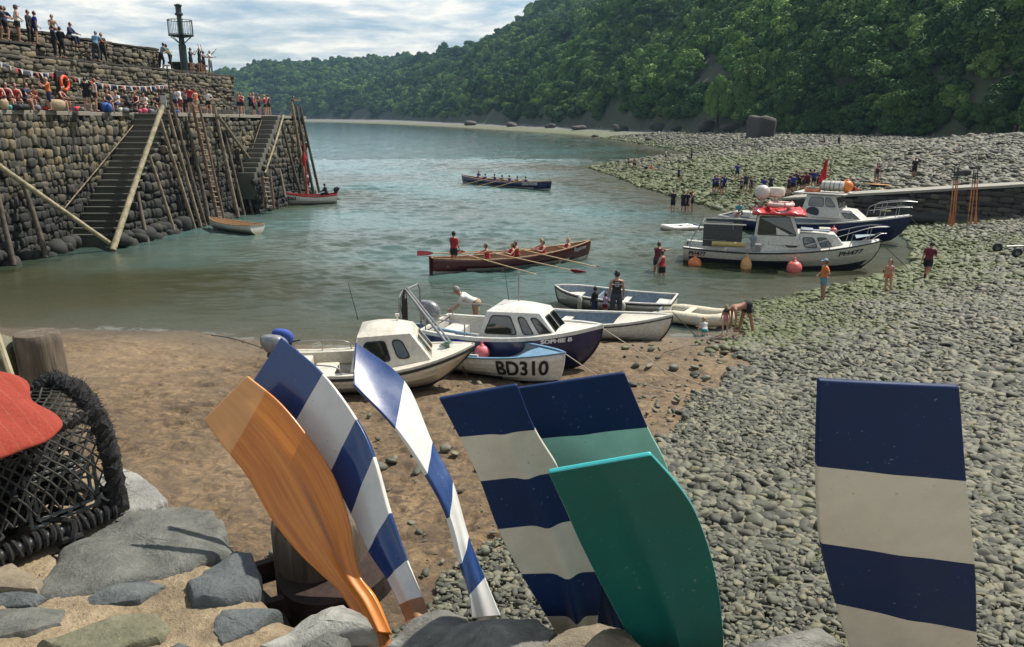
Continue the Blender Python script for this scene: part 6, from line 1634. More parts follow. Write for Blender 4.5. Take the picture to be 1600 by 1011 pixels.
crew(eM, HM, [
 (.345, -1, ('hair', 'dark'), 'row', 'rower in orange-red vest sitting nearest the standing cox of the maroon gig', (.0, -1.05, 'pale oar reaching furthest down-left toward the cabin boat aerials')),
 (.46, 1, ('long', 'dark'), 'row2', 'long dark haired rower, second seat from the standing cox of the maroon gig', (.85, 1.0, 'raised oar with red blade behind the rower nearest the standing cox')),
 (.53, -1, ('hair', 'brown'), 'row', 'dark haired rower leaning forward in the middle of the maroon gig', (.14, -1.05, 'oar with a red blade dipping in beside the grey-white dinghy')),
 (.655, 1, ('hair', 'brown'), 'row2', 'brown haired rower behind the pale haired one in the maroon gig', (.75, 1.0, 'raised oar with red blade behind the middle rowers')),
 (.70, -1, ('long', 'blond'), 'row', 'blond haired rower bending forward in the maroon gig', (.14, -1.05, 'oar nearest the bow of the maroon gig, reaching right over the water')),
 (.82, 1, ('bun', 'blond'), 'row2', 'rower with a blond bun sitting nearest the bow of the maroon gig', (.6, 1.0, 'far side oar held by the rower with the blond bun')),
], .13, ['person in red shirt and black shorts standing in the stern of the maroon gig'], 1, g1, 'red', blades=redb, oar_m=paint('oar_pale', (.60, .40, .20), .45))
g3 = 'crew of the navy gig'
crew(eN, HN, [
 (.30, 1, ('hair', 'dark'), 'row', 'first rower from the seated cox of the far navy gig', (.4, -.2, 'far side oar of the first rower in the navy gig')),
 (.37, -1, ('hair', 'dark'), 'row', 'second rower from the seated cox of the far navy gig', (.0, .5, 'pale oar dipping below the first pair of rowers in the navy gig')),
 (.48, 1, ('hair', 'brown'), 'row2', 'third rower from the seated cox of the far navy gig', (.4, -.2, 'far side oar amidships of the navy gig')),
 (.54, -1, ('hair', 'dark'), 'row', 'fourth rower from the seated cox of the far navy gig', (.0, .5, 'pale oar dipping amidships of the navy gig')),
 (.65, 1, ('hair', 'dark'), 'row2', 'fifth rower from the seated cox of the far navy gig', (.4, -.1, 'far side oar near the bow of the navy gig')),
 (.72, -1, ('hair', 'brown'), 'row', 'rower nearest the bow lettering of the far navy gig', (.0, .4, 'dark oar nearest the bow of the navy gig')),
], .18, ['cox in black sitting at the left end of the far navy gig'], 2, g3, 'blue', oar_m=paint('oar_pale', (.60, .40, .20), .45))

def onground(u, v): return PG(u, v)
def wade(u, v, d):  # seen at the water line, standing d metres deep
    q = PZ(u, v, 0); q.z = -d; return q
W = []
def add(p, pose, f, label, h=1.72, skin='t', hair=('hair', 'dark'), wear=(), child=False, group=None): return person(pose, p, face(f), label, h, skin, hair, wear, child, group)
# near figures
o, pr = add(PG(962, 500) if False else Vector((PZ(962, 497, .25).x, PZ(962, 497, .25).y, .05)), 'stand', 'away', 'man in black vest with white lettering and grey shorts seen from behind between two boats', 1.84, 't', ('hair', 'dark'), (('vest', 'black'), ('trousers', 'slate')))
s_ = 1.84 / 1.72
for k, (tx, zz) in enumerate((('PORT', .395), ('ISAAC ROW', .34), ('CLUB', .285))):
    textmesh(tx, .055, o, letter_w, lambda x, y, zz=zz, n=len(tx): pr['pel'] + Vector((-(0) + (x - n * .019), -.118 - .004, zz + y)), bold=.001)
add(Vector((PZ(929, 492, .1).x, PZ(929, 492, .1).y, .0)), 'stand', 'al', 'small child in dark hooded top left of the man in black vest', 1.12, 'f', ('hair', 'dark'), (('hoodie', 'black'), ('trousers', 'navy')), True)
add(Vector((PZ(945, 494, .1).x, PZ(945, 494, .1).y, .0)), 'phone', 'ar', 'little child squeezed between the hooded child and the man in black vest', .95, 'f', ('hair', 'brown'), (('tee', 'lilac'), ('shorts', 'maroon')), True)
q = PZ(736, 492, 1.45); q.z = gz(q.x, q.y)
add(Vector((q.x + .1, q.y + 1.1, .55)), 'bendlean', 'left', 'grey haired man in white shirt bending over the navy boat', 1.84, 'f', ('hair', 'grey'), (('tee', 'white'), ('shorts', 'tan')))
add(PG(1165, 522), 'bend', 'left', 'shirtless man in black shorts bending down beside the small girl', 1.8, 't', ('hair', 'dark'), (('shorts', 'black'),))
add(PG(1132, 523), 'stand', 'away', 'small girl in pink swimsuit standing beside the bending man', .98, 'p', ('bun', 'blond'), (('swim', 'pink'),), True)
add(PG(1100, 525), 'squat', 'away', 'toddler in white top and blue shorts crouching by the inflatable', .98, 'p', ('hair', 'blond'), (('tee', 'white'), ('shorts', 'teal')), True)
add(PG(1284, 471), 'hips', 'left', 'boy in orange shirt, denim shorts and blue cap with hands on hips', 1.66, 't', ('cap', 'paleblue'), (('tee', 'orange'), ('shorts', 'denim'), ('shoes', 'black')))
add(PG(1386, 458), 'relax', 'cl', 'girl in coral bikini bottoms with long brown hair at the water edge', 1.36, 'f', ('long', 'brown'), (('briefs', 'coral'),), True)
add(PG(1446, 441), 'walk', 'ar', 'walking man in maroon shirt with a badge and black shorts on the weedy pebbles', 1.80, 't', ('hair', 'dark'), (('tee', 'maroon'), ('shorts', 'black'), ('shoes', 'black')))
add(wade(1026, 424, .45), 'reach', 'ar', 'wading man in dark maroon shirt holding gear, behind the woman in a red vest', 1.82, 't', ('hair', 'brown'), (('tee', 'maroon'), ('shorts', 'slate')))
add(wade(1034, 431, .55), 'relax', 'al', 'wading woman in red vest and black shorts seen from behind', 1.70, 'f', ('hair', 'brown'), (('vest', 'red'), ('shorts', 'black')))
gw = 'women wading in black robes'
add(wade(1051, 329, .15), 'stand', 'ar', 'woman in black robe wading alone left of the group of three', 1.70, 'f', ('hair', 'brown'), (('robe', 'black'),), group=gw)
add(wade(1067, 330, .15), 'relax', 'ar', 'leftmost of the three women wading close together', 1.66, 'f', ('hair', 'brown'), (('robe', 'black'),), group=gw)
add(wade(1073, 330, .15), 'stand', 'cl', 'middle one of the three women wading close together', 1.66, 'f', ('bun', 'brown'), (('robe', 'black'),), group=gw)
add(wade(1081, 329, .15), 'cross', 'left', 'rightmost of the three women wading close together', 1.68, 'f', ('hair', 'blond'), (('vest', 'slate'), ('shorts', 'black')), group=gw)
gb = 'rowers in blue on the weedy beach'
for (u, v, pose, f, hr, top, lb) in [
 (1060, 287, 'stand', 'al', 'dark', 'blue', 'person in blue standing alone on the weedy stones at the left'),
 (1115, 305, 'stand', 'ar', 'dark', 'blue', 'leftmost of the four people in blue at the water edge'),
 (1119, 305, 'cross', 'cam', 'brown', 'blue', 'second from left of the four people in blue at the water edge'),
 (1126, 307, 'stand', 'left', 'dark', 'navy', 'third from left of the four people in blue at the water edge'),
 (1131, 305, 'relax', 'cl', 'brown', 'blue', 'rightmost of the four people in blue at the water edge'),
 (1151, 284, 'hips', 'away', 'dark', 'blue', 'person in blue with hands on hips higher up on the weedy stones'),
 (1157, 309, 'relax', 'left', 'brown', 'navy', 'person in dark blue left of two, behind the seated passengers'),
 (1172, 307, 'stand', 'cr', 'dark', 'navy', 'person in dark blue standing right behind the passenger with a dark vest'),
 (1192, 309, 'cross', 'away', 'dark', 'blue', 'person in blue standing left of the white radar ball'),
 (1231, 308, 'stand', 'al', 'dark', 'navy', 'leftmost of the dark blue group right of the cream radar drum'),
 (1238, 306, 'relax', 'ar', 'brown', 'blue', 'person in blue at the front of the group by the cream radar drum'),
 (1247, 303, 'hips', 'cam', 'dark', 'black', 'tall person in black in the middle of the group by the radar drum'),
 (1254, 303, 'cross', 'left', 'brown', 'maroon', 'person in maroon in the middle of the group on the beach'),
 (1263, 297, 'stand', 'right', 'dark', 'navy', 'person in navy left of the pair in blue near the red flag'),
 (1270, 297, 'relax', 'away', 'dark', 'blue', 'person in blue shirt and black shorts near the red flag'),
 (1234, 301, 'hips', 'left', 'dark', 'slate', 'person in slate top at the back left of the group by the radar drum'),
 (1242, 299, 'stand', 'cr', 'brown', 'navy', 'person in navy standing at the back of the group by the radar drum'),
 (1259, 301, 'relax', 'cam', 'blond', 'maroon', 'fair haired person in maroon top in the group by the red flag'),
 (1278, 300, 'cross', 'cl', 'dark', 'navy', 'person in navy with folded arms right under the red flag'),
 (1164, 301, 'stand', 'cam', 'brown', 'slate', 'person in slate top between the two in dark blue on the weedy stones'),
 (1203, 305, 'hips', 'cl', 'dark', 'navy', 'person in navy with hands on hips behind the white radar ball'),
 (1285, 291, 'stand', 'away', 'dark', 'blue', 'person in blue standing just left of the red flag')]:
    add(onground(u, v), pose, f, lb, random.uniform(1.62, 1.78), 'f', ('hair', hr), (('tee', top), ('shorts', 'black')), group=gb)
for (u, v, pose, f, hr, wr, lb) in [
 (1243, 316, 'sitground', 'cam', 'ginger', (('tee', 'blue'), ('shorts', 'black')), 'person in blue sitting on the stones behind the navy boat'),
 (1251, 315, 'sitground', 'cl', 'brown', (('briefs', 'black'),), 'bare backed person sitting on the stones between two others'),
 (1260, 313, 'sitground', 'cam', 'dark', (('vest', 'red'), ('tights', 'black')), 'person in red vest sitting on the stones behind the navy boat'),
 (1334, 303, 'sitground', 'cl', 'dark', (('vest', 'red'), ('tights', 'black')), 'left one of two people in red sitting above the slipway'),
 (1341, 306, 'sitground', 'left', 'dark', (('tee', 'coral'), ('shorts', 'black')), 'right one of two people in red sitting above the slipway'),
 (1368, 291, 'stand', 'cam', 'dark', (('vest', 'black'), ('shorts', 'grey')), 'person in black top and grey skirt standing by the orange towel'),
 (1427, 279, 'stand', 'cl', 'brown', (('robe', 'black'),), 'person in long black robe standing on the grey pebbles'),
 (1498, 238, 'sitground', 'cl', 'white', (('tee', 'white'), ('shorts', 'black')), 'person in white sitting high on the pebble bank'),
 (1585, 207, 'stand', 'cam', 'brown', (('tee', 'white'), ('shorts', 'tan')), 'left one of two distant people at the top right path'),
 (1592, 206, 'relax', 'left', 'dark', (('vest', 'white'), ('shorts', 'pink')), 'right one of two distant people at the top right path'),
 (1280, 228, 'relax', 'left', 'dark', (('tee', 'white'), ('shorts', 'grey')), 'left one of two tiny walkers on the grey upper beach'),
 (1287, 227, 'walk', 'left', 'dark', (('tee', 'grey'), ('shorts', 'black')), 'right one of two tiny walkers on the grey upper beach'),
 (1310, 228, 'stand', 'cam', 'dark', (('tee', 'navy'), ('trousers', 'black')), 'tiny dark figure right of the two walkers on the grey beach'),
 (1345, 224, 'sitground', 'cam', 'dark', (('tee', 'slate'), ('shorts', 'black')), 'tiny dark figure sitting far up the grey beach'),
 (1080, 253, 'stand', 'right', 'dark', (('tee', 'slate'), ('trousers', 'black')), 'dark figure standing on the point where the small bay ends'),
 (1040, 254, 'relax', 'left', 'dark', (('tee', 'white'), ('shorts', 'black')), 'small figure standing by the small bay left of the dark one'),
 (982, 264, 'stand', 'left', 'brown', (('tee', 'grey'), ('shorts', 'black')), 'leftmost tiny figure at the tip of the weedy spit'),
 (991, 267, 'relax', 'cam', 'brown', (('tee', 'tan'), ('shorts', 'black')), 'second tiny figure from the tip of the weedy spit'),
 (1009, 268, 'sitground', 'cam', 'dark', (('tee', 'navy'), ('shorts', 'black')), 'tiny dark seated figure on the weedy spit'),
 (1019, 268, 'sitground', 'cl', 'blond', (('tee', 'coral'), ('shorts', 'white')), 'tiny seated figure in coral on the weedy spit'),
 (1029, 268, 'sitground', 'cr', 'dark', (('tee', 'paleblue'), ('shorts', 'black')), 'tiny seated figure in pale blue on the weedy spit')]:
    add(onground(u, v), pose, f, lb, 1.70, 't', ('hair', hr), wr)
# orange towel
q = PG(1375, 293); o = MB().box((0, 0, 0), (2.6, 1.1, .05)).build('beach_towel', pm('towel_orange', (.55, .28, .10), .9), bevel=.02); o.location = (q.x + .3, q.y, q.z + .22); o.rotation_euler = (0, .06, .1); tag(o, 'orange towel spread on the pebbles beside the person in grey skirt', 'towel')
# on the navy boat
for (lx, ly, pose, f, hr, wr, lb, sk) in [(.115, -.75, 'sit', 'cl', 'grey', (('tee', 'teal'), ('shorts', 'black')), 'person in grey-green top sitting at the stern of the navy boat', 'f'),
   (.20, -.55, 'sit', 'away', 'dark', (('vest', 'navy'), ('shorts', 'black')), 'person in dark vest seen from behind sitting on the navy boat', 't'), (.36, -.6, 'sit', 'cam', 'dark', (('briefs', 'black'),), 'shirtless man sitting on the navy boat against its pilothouse', 'd')]:
    q = HMW @ Vector((lx * HL, ly, .80)); add(q, pose, f, lb, 1.74, sk, ('hair', hr), wr)
q = SMW @ Vector((SL * .16, 0, .45)); add(q, 'sit', 'left', 'person in dark jacket sitting at the stern of the red masted boat', 1.74, 't', ('hair', 'dark'), (('hoodie', 'black'), ('trousers', 'black')))

# ---- people on the pier
def pz_(u, off, z, v=None): return on_pier(u, off, z)
LZ = 10.62; L2 = 10.04; PZt = 11.75
gl = 'onlookers on the upper ledge of the pier wall'
for (u, off, z, pose, f, h, hr, wr, lb) in [
 (2, OW + .7, LZ, 'lean', 'ar', 1.74, ('hair', 'dark'), (('tee', 'slate'), ('shorts', 'black')), 'leftmost onlooker leaning on the top pier wall in dark top'),
 (10, OW + .7, LZ, 'lean', 'away', 1.76, ('hair', 'brown'), (('tee', 'navy'), ('shorts', 'black')), 'onlooker in navy second from the left on the pier ledge'),
 (32, OW + .6, LZ, 'hips', 'ar', 1.86, ('cap', 'slate'), (('vest', 'white'), ('shorts', 'black')), 'onlooker in white vest and dark hat on the pier ledge'),
 (50, OW + .6, LZ, 'stand', 'right', 1.72, ('hair', 'dark'), (('hoodie', 'black'), ('trousers', 'black')), 'onlooker all in black next to the one in blue on the pier ledge'),
 (59, OW + .5, LZ, 'relax', 'ar', 1.70, ('hair', 'dark'), (('tee', 'blue'), ('shorts', 'navy')), 'onlooker in blue on the higher part of the pier ledge'),
 (84, OW + 1.55, PZt - .55, 'sit', 'cr', 1.68, ('hair', 'brown'), (('vest', 'tan'), ('shorts', 'slate')), 'person in pale top sitting up on the parapet of the pier'),
 (88, OW + .6, L2, 'stand', 'ar', 1.74, ('hair', 'dark'), (('hoodie', 'black'), ('trousers', 'black')), 'left one of the black clad pair on the lower ledge'),
 (99, OW + .5, L2, 'cross', 'away', 1.70, ('hair', 'dark'), (('hoodie', 'black'), ('trousers', 'black')), 'right one of the black clad pair on the lower ledge'),
 (110, OW + 1.55, PZt - .85, 'sit', 'right', 1.74, ('hair', 'dark'), (('hoodie', 'navy'), ('trousers', 'navy')), 'person in navy sitting up on the parapet of the pier'),
 (152, OW + .5, L2, 'lean', 'away', 1.84, ('hair', 'grey'), (('tee', 'denim'), ('trousers', 'slate')), 'grey haired onlooker in pale blue leaning on the parapet'),
 (163, OW + .6, L2, 'cross', 'cr', 1.74, ('hair', 'brown'), (('tee', 'black'), ('trousers', 'black')), 'onlooker in black beside the leaning grey haired one'),
 (254, OW + .8, L2, 'lean', 'ar', 1.82, ('hair', 'dark'), (('tee', 'grey'), ('trousers', 'black')), 'onlooker in grey shirt left of the beacon'),
 (268, OW + .7, L2, 'lean', 'left', 1.80, ('hair', 'dark'), (('tee', 'green'), ('trousers', 'black')), 'onlooker in green shirt left of the beacon'),
 (300, OW + .6, L2, 'phone', 'right', 1.72, ('hair', 'dark'), (('tee', 'navy'), ('shorts', 'black')), 'onlooker in navy just right of the beacon'),
 (314, OW + .5, L2, 'armsup', 'right', 1.76, ('hair', 'dark'), (('tee', 'black'), ('shorts', 'black')), 'onlooker in black with both arms raised right of the beacon'),
 (320, OW + .9, L2, 'phone', 'right', 1.68, ('hair', 'dark'), (('vest', 'navy'), ('shorts', 'black')), 'onlooker in navy vest behind the one with raised arms'),
 (330, OW + .4, L2, 'point', 'right', 1.72, ('hair', 'white'), (('tee', 'white'), ('trousers', 'grey')), 'onlooker in white pointing up at the end of the pier wall')]:
    person(pose, on_pier(u, off, z), face(f), lb, h, 't', hr, wr, group=gl)
gd = 'rowers and friends on the pier deck'
for (u, off, dz, pose, f, h, hr, wr, lb) in [
 (2, OW - .9, .42, 'sit', 'cr', 1.72, ('hair', 'dark'), (('vest', 'red'), ('shorts', 'black')), 'leftmost person in red sitting against the pier wall'),
 (14, OW - .9, .42, 'sit', 'cr', 1.72, ('hair', 'brown'), (('vest', 'maroon'), ('shorts', 'black')), 'person in maroon vest sitting second from the left on the pier'),
 (28, OW - .9, .42, 'sit', 'cr', 1.70, ('bun', 'brown'), (('vest', 'red'), ('shorts', 'slate')), 'person with hair bun in red vest sitting on the pier'),
 (42, OW - .9, .42, 'sit', 'right', 1.76, ('hair', 'dark'), (('tee', 'navy'), ('shorts', 'black')), 'person in navy sitting with legs stretched towards the lifebuoy'),
 (80, OW - 1.5, 0, 'phone', 'cl', 1.66, ('hair', 'blond'), (('tee', 'orange'), ('tights', 'navy')), 'fair haired person in orange top standing left of the lifebuoy'),
 (97, OW - .9, .42, 'sit', 'right', 1.70, ('hair', 'brown'), (('vest', 'maroon'), ('shorts', 'black')), 'person sitting right under the lifebuoy'),
 (139, OW - 1.9, 0, 'hips', 'away', 1.80, ('hair', 'dark'), (('tee', 'black'), ('shorts', 'black')), 'broad person all in black standing on the pier deck'),
 (152, OW - 2.3, 0, 'relax', 'ar', 1.74, ('hair', 'ginger'), (('vest', 'white'), ('shorts', 'black')), 'person in white vest standing beside the broad one in black'),
 (229, OW - .95, .4, 'sit', 'cam', 1.66, ('hair', 'brown'), (('tee', 'white'), ('shorts', 'slate')), 'person in white sitting by the wall left of the lamp post'),
 (283, OW - 1.8, 0, 'cross', 'left', 1.70, ('hair', 'brown'), (('tee', 'white'), ('tights', 'maroon')), 'person with white towel over the shoulders right of the lamp post'),
 (299, OW - 2.6, 0, 'hips', 'away', 1.78, ('hair', 'dark'), (('tee', 'red'), ('shorts', 'black')), 'person in red shirt and black shorts at the top of the ladder'),
 (309, OW - 1.9, 0, 'stand', 'left', 1.66, ('hair', 'ginger'), (('vest', 'coral'), ('shorts', 'tan')), 'person in coral partly behind the one in red shirt'),
 (327, OW - 1.9, 0, 'hips', 'cam', 1.66, ('hair', 'brown'), (('tee', 'white'), ('shorts', 'black')), 'person in white top with hands on hips under the wall end'),
 (375, OW - 1.6, 0, 'hips', 'cam', 1.76, ('hair', 'dark'), (('vest', 'tan'), ('shorts', 'navy')), 'tall person behind the red vest, left in the pier end group'),
 (379, OW - 2.4, 0, 'cross', 'cam', 1.66, ('hair', 'brown'), (('vest', 'red'), ('shorts', 'black')), 'front person in red vest at the left of the pier end group'),
 (393, OW - 1.6, 0, 'relax', 'cr', 1.74, ('hair', 'dark'), (('tee', 'navy'), ('shorts', 'black')), 'person in navy at the back of the pier end group'),
 (398, OW - 2.4, 0, 'stand', 'right', 1.72, ('bun', 'blond'), (('vest', 'red'), ('tights', 'black')), 'person in red vest with hair bun in the middle of the pier end group'),
 (406, OW - 2.0, 0, 'cross', 'cl', 1.72, ('hair', 'brown'), (('vest', 'maroon'), ('shorts', 'black')), 'person in maroon with folded arms in the pier end group'),
 (415, OW - 1.9, 0, 'phone', 'left', 1.70, ('hair', 'blond'), (('vest', 'red'), ('shorts', 'black')), 'fair person facing left at the right of the pier end group'),
 (421, OW - 2.6, 0, 'relax', 'left', 1.70, ('hair', 'brown'), (('vest', 'maroon'), ('shorts', 'black')), 'rightmost person of the pier end group'),
 (170, OW - .9, .42, 'sit', 'cr', 1.70, ('hair', 'dark'), (('vest', 'slate'), ('shorts', 'black')), 'person in grey vest sitting against the wall beside the blue bag'),
 (186, OW - .9, .42, 'sit', 'cam', 1.66, ('hair', 'blond'), (('tee', 'white'), ('tights', 'navy')), 'fair haired person in white shirt sitting below the right bunting'),
 (203, OW - .9, .42, 'sit', 'left', 1.74, ('cap', 'navy'), (('tee', 'slate'), ('shorts', 'black')), 'person in navy cap sitting below the right bunting'),
 (216, OW - .9, .42, 'sit', 'cam', 1.68, ('hair', 'brown'), (('vest', 'maroon'), ('tights', 'black')), 'person in maroon vest sitting left of the one in white'),
 (247, OW - .9, .42, 'sit', 'cr', 1.70, ('hair', 'dark'), (('tee', 'black'), ('shorts', 'slate')), 'person in black sitting just left of the lamp post'),
 (60, OW - .9, .42, 'sit', 'cam', 1.68, ('hair', 'brown'), (('vest', 'coral'), ('shorts', 'black')), 'person in coral vest sitting between the navy shirt and the orange top'),
 (276, OW - 1.0, 0, 'relax', 'cam', 1.68, ('hair', 'brown'), (('tee', 'paleblue'), ('shorts', 'slate')), 'person in pale blue shirt right behind the lamp post'),
 (292, OW - .9, .0, 'stand', 'cr', 1.74, ('hair', 'grey'), (('tee', 'grey'), ('trousers', 'black')), 'grey haired person standing close to the wall behind the red shirt'),
 (458, .9, 0, 'reach', 'right', 1.72, ('hair', 'dark'), (('tee', 'slate'), ('shorts', 'tan')), 'lone person reaching out beside the posts at the pier head')]:
    p = on_pier(u, off, ztop(50)); p.z = ztop(p.y) + dz - (.45 if pose == 'sit' else 0) + (.03 if pose == 'sit' else 0)
    person(pose, p, face(f), lb, h, 'f', hr, wr, group=gd)
# ================================================================== MOORING LINES
def gline(name, label, pts, r, mat, cat='rope', chain=False, group=None):
    """pts: (u, v) on the ground, or Vectors"""
    P = []
    for p in pts:
        if isinstance(p, Vector): P.append(p)
        else: q = PG(*p); P.append(Vector((q.x, q.y, q.z + r)))
    P = catmull(P, 8); o0 = P[0].copy(); Q = [p - o0 for p in P]
    if not chain: o = MB().tube(Q, r, 6).build(name, mat, smooth=True)
    else:
        mb = MB(); Lc = 0; k = 0
        for i in range(len(Q) - 1):
            seg = Q[i + 1] - Q[i]; n = max(1, int(seg.length / (r * 4.2)))
            for j in range(n):
                c = Q[i] + seg * ((j + .5) / n); rot = seg.to_track_quat('X', 'Z').to_matrix() @ Matrix.Rotation((k % 2) * math.pi / 2 + .3, 3, 'X') @ Matrix.Diagonal((1.5, .85, 1)); mb.torus(c, r * 1.9, r * .5, 8, 5, rot=rot); k += 1
        o = mb.build(name, mat)
    o.location = o0; return tag(o, label, cat, group)
rust = paint('rusty_chain', (.09, .035, .018), .9, wear=.3, scale=20)
gline('mooring_rope', 'dark rope running from the inflatable over the sand edge to the pebbles', [PZ(1051, 488, .75), (1090, 527), (1117, 534), (1141, 545), (1180, 563), (1215, 590)], .016, rope_d)
gline('mooring_rope', 'dark rope lying on the sand right of the rightmost stranded boat', [(1038, 551), (1087, 540), (1141, 546)], .014, rope_d)
bpy.context.view_layer.update()
bC = next(o for o in S.objects if o.get('label', '').startswith('navy hulled boat with white wheelhouse')); MC = bC.matrix_world
bB = next(o for o in S.objects if 'BD310' in o.get('label', '') and o.get('category') == 'boat'); MBx = bB.matrix_world
bG = next(o for o in S.objects if 'PH477 with a red' in o.get('label', '')); MG = bG.matrix_world
gline('mooring_rope', 'pale rope from the bow of the boat named SOPHIE B across the sand', [MC @ HC.pt(.99, 1, 1), MC @ HC.pt(.99, 1, 1) + Vector((1.2, -.5, -.7)), (1040, 580), (1110, 607)], .013, rope_m)
gline('mooring_rope', 'rope from the bow of boat BD310 running right across the sand', [MBx @ HB.pt(.99, 1, 1), MBx @ HB.pt(.99, 1, 1) + Vector((.9, -.4, -.5)), (975, 594), (1050, 612), (1110, 622)], .012, rope_m)
gline('mooring_rope', 'dark line from the stern of the cream cabin boat towards the water', [(432, 553), (400, 541), (365, 530), (330, 524)], .016, rope_d)
gline('mooring_rope', 'dark rope from the bow of cruiser PH477 to the beach', [MG @ HG.pt(.99, 1, 1), MG @ HG.pt(.99, 1, 1) + Vector((.9, -1.0, -1.0)), (1424, 440), (1445, 447)], .02, rope_d)
gline('mooring_rope', 'dark rope from the bow of the navy boat down to the pebbles by the slipway', [HMW @ HH.pt(.99, 1, 1), HMW @ HH.pt(.99, 1, 1) + Vector((.8, -1.5, -1.3)), (1482, 400), (1500, 412)], .022, rope_d)
gline('gantry_chain', 'rusty chain hanging from the steel gantry of boat BD310', [MBx @ Vector((HB.L * .51, -.66, .66)), MBx @ Vector((HB.L * .58, -.9, .35)), MBx @ Vector((HB.L * .68, -1.1, .05))], .013, rust, 'chain', True)
gline('mooring_chain', 'rusty chain on the pebbles left of the tall navy and white blade', [(1150, 698), (1200, 708), (1240, 716), (1290, 724)], .017, rust, 'chain', True, 'rusty chains on the pebbles')
gline('mooring_chain', 'rusty chain on the pebbles right of the tall navy and white blade', [(1500, 758), (1545, 768), (1590, 778), (1640, 790)], .017, rust, 'chain', True, 'rusty chains on the pebbles')

# ================================================================== QUAY WALL IN THE FOREGROUND
ZQ = 5.86
quay = empty('quay_wall', 'low rubble quay wall of grey slabs set in sandy mortar, in the foreground', 'wall', (PZ(300, 900, ZQ).x, PZ(300, 900, ZQ).y, 0))
def qp(ob): ob.parent = quay; ob.matrix_parent_inverse = Matrix.Translation(-Vector(quay.location)); return ob
m, nt, b = newmat('sandy_mortar'); n1 = noise(nt, 9, 8, .7, 'pos'); n2 = noise(nt, 60, 4, .7, 'pos')
c = ramp(nt, n1, [(.28, (.10, .075, .045)), (.5, (.25, .19, .115)), (.72, (.38, .30, .19))]); c = mixc(nt, ramp(nt, n2, [(.55, 0.0), (.7, .6)]), c, (.09, .07, .045))
nt.links.new(c, b.inputs['Base Color']); b.inputs['Roughness'].default_value = .95; bump(nt, b, mth(nt, 'ADD', n1, mth(nt, 'MULTIPLY', n2, .5)), .9, .02); m_mort = m
EDGE = [(-900, 600), (-300, 620), (20, 640), (120, 690), (190, 760), (262, 792), (335, 800), (362, 862), (405, 905), (440, 948), (520, 962), (600, 985), (690, 968), (790, 968), (860, 985), (960, 985), (1020, 1010), (1120, 1012), (1180, 998), (1300, 996), (1345, 1012), (1400, 1062), (1500, 1100), (1700, 1120)]
EP = [PZ(u, v, ZQ) for u, v in EDGE]
XR = np.linspace(EP[0].x, EP[-1].x, 1)
# top: strips of a grid from the edge back to behind the camera, gently uneven
ex = np.array([p.x for p in EP]); ey = np.array([p.y for p in EP]); order = np.argsort(ex)
nx, ny = 260, 130; xs = np.linspace(-3.2, 1.6, nx); V = []
ed = np.interp(xs, ex[order], ey[order])
yy = np.linspace(0, 1, ny)
XX = np.repeat(xs[:, None], ny, 1); YY = ed[:, None] + (-.6 - ed[:, None]) * yy[None] ** 1.15
ZZ = ZQ + .008 + .012 * fbm(XX * 10, YY * 10, 3, 3, 3) + .006 * fbm(XX * 10, YY * 10, .7, 3, 23) - .10 * np.exp(-(yy[None] * 2.4) / .05)
idx = np.arange(nx * ny).reshape(nx, ny); Fq = np.stack([idx[:-1, :-1], idx[:-1, 1:], idx[1:, 1:], idx[1:, :-1]], -1).reshape(-1, 4)
qp(link('mortar_bed', mesh_np('mortar_bed', np.stack([XX, YY, ZZ], -1).reshape(-1, 3), Fq), m_mort, smooth=True))
mb = MB(); pl = [(x, y - .06) for x, y in zip(xs[::6], ed[::6])] + [(1.6, -.7), (-3.2, -.7)]; mb.prism(pl[::-1], 2.0, ZQ - .13); qp(mb.build('core', m_mortar))
m_rub = stone_mat('quay_stone', (.14, .14, .125), (.07, .07, .065), (.27, .255, .22), scale=7)
for k in range(len(EP) - 1):
    a, b_ = EP[k], EP[k + 1]
    if (b_ - a).length > .05 and b_.x > a.x: 
        o = rubble('rubble_stone', b_, a, 2.2, ZQ - .10, m_rub, None, (.10, .24), (.12, .34), .07, seed=60 + k, p=3.6, amp=.2)
        if o: qp(o)
def slab_mat(name, base, dark, light, lich=None, scale=7):
    m, nt, b = newmat(name); n = noise(nt, scale, 9, .72, 'pos', dist=.4); n2 = noise(nt, scale * 8, 5, .7, 'pos'); n3 = noise(nt, scale * .35, 4, .6, 'pos')
    c = ramp(nt, n, [(.30, dark), (.52, base), (.74, light)]); c = mixc(nt, ramp(nt, n2, [(.60, 0.0), (.70, .7)]), c, light); c = mixc(nt, ramp(nt, n2, [(.28, .8), (.40, 0.0)]), c, tuple(x * .5 for x in dark))
    if lich: c = mixc(nt, ramp(nt, n3, [(.52, 0.0), (.60, .8)]), c, lich)
    nt.links.new(c, b.inputs['Base Color']); b.inputs['Roughness'].default_value = .78; bump(nt, b, mth(nt, 'ADD', n, mth(nt, 'MULTIPLY', n2, .35)), .8, .018); return m
sg = slab_mat('slab_grey', (.125, .128, .110), (.07, .073, .065), (.20, .20, .175), scale=16); sbm = slab_mat('slab_blue', (.095, .108, .110), (.05, .056, .055), (.16, .17, .155), scale=16); sgr = slab_mat('slab_green', (.13, .125, .075), (.07, .07, .045), (.23, .22, .15))
sl = slab_mat('slab_lichen', (.15, .145, .125), (.06, .06, .055), (.30, .29, .25), lich=(.36, .36, .32), scale=9); slt = slab_mat('slab_light', (.25, .245, .22), (.15, .15, .14), (.36, .35, .31)); sbr = slab_mat('slab_brown', (.21, .17, .115), (.12, .095, .065), (.32, .27, .19))
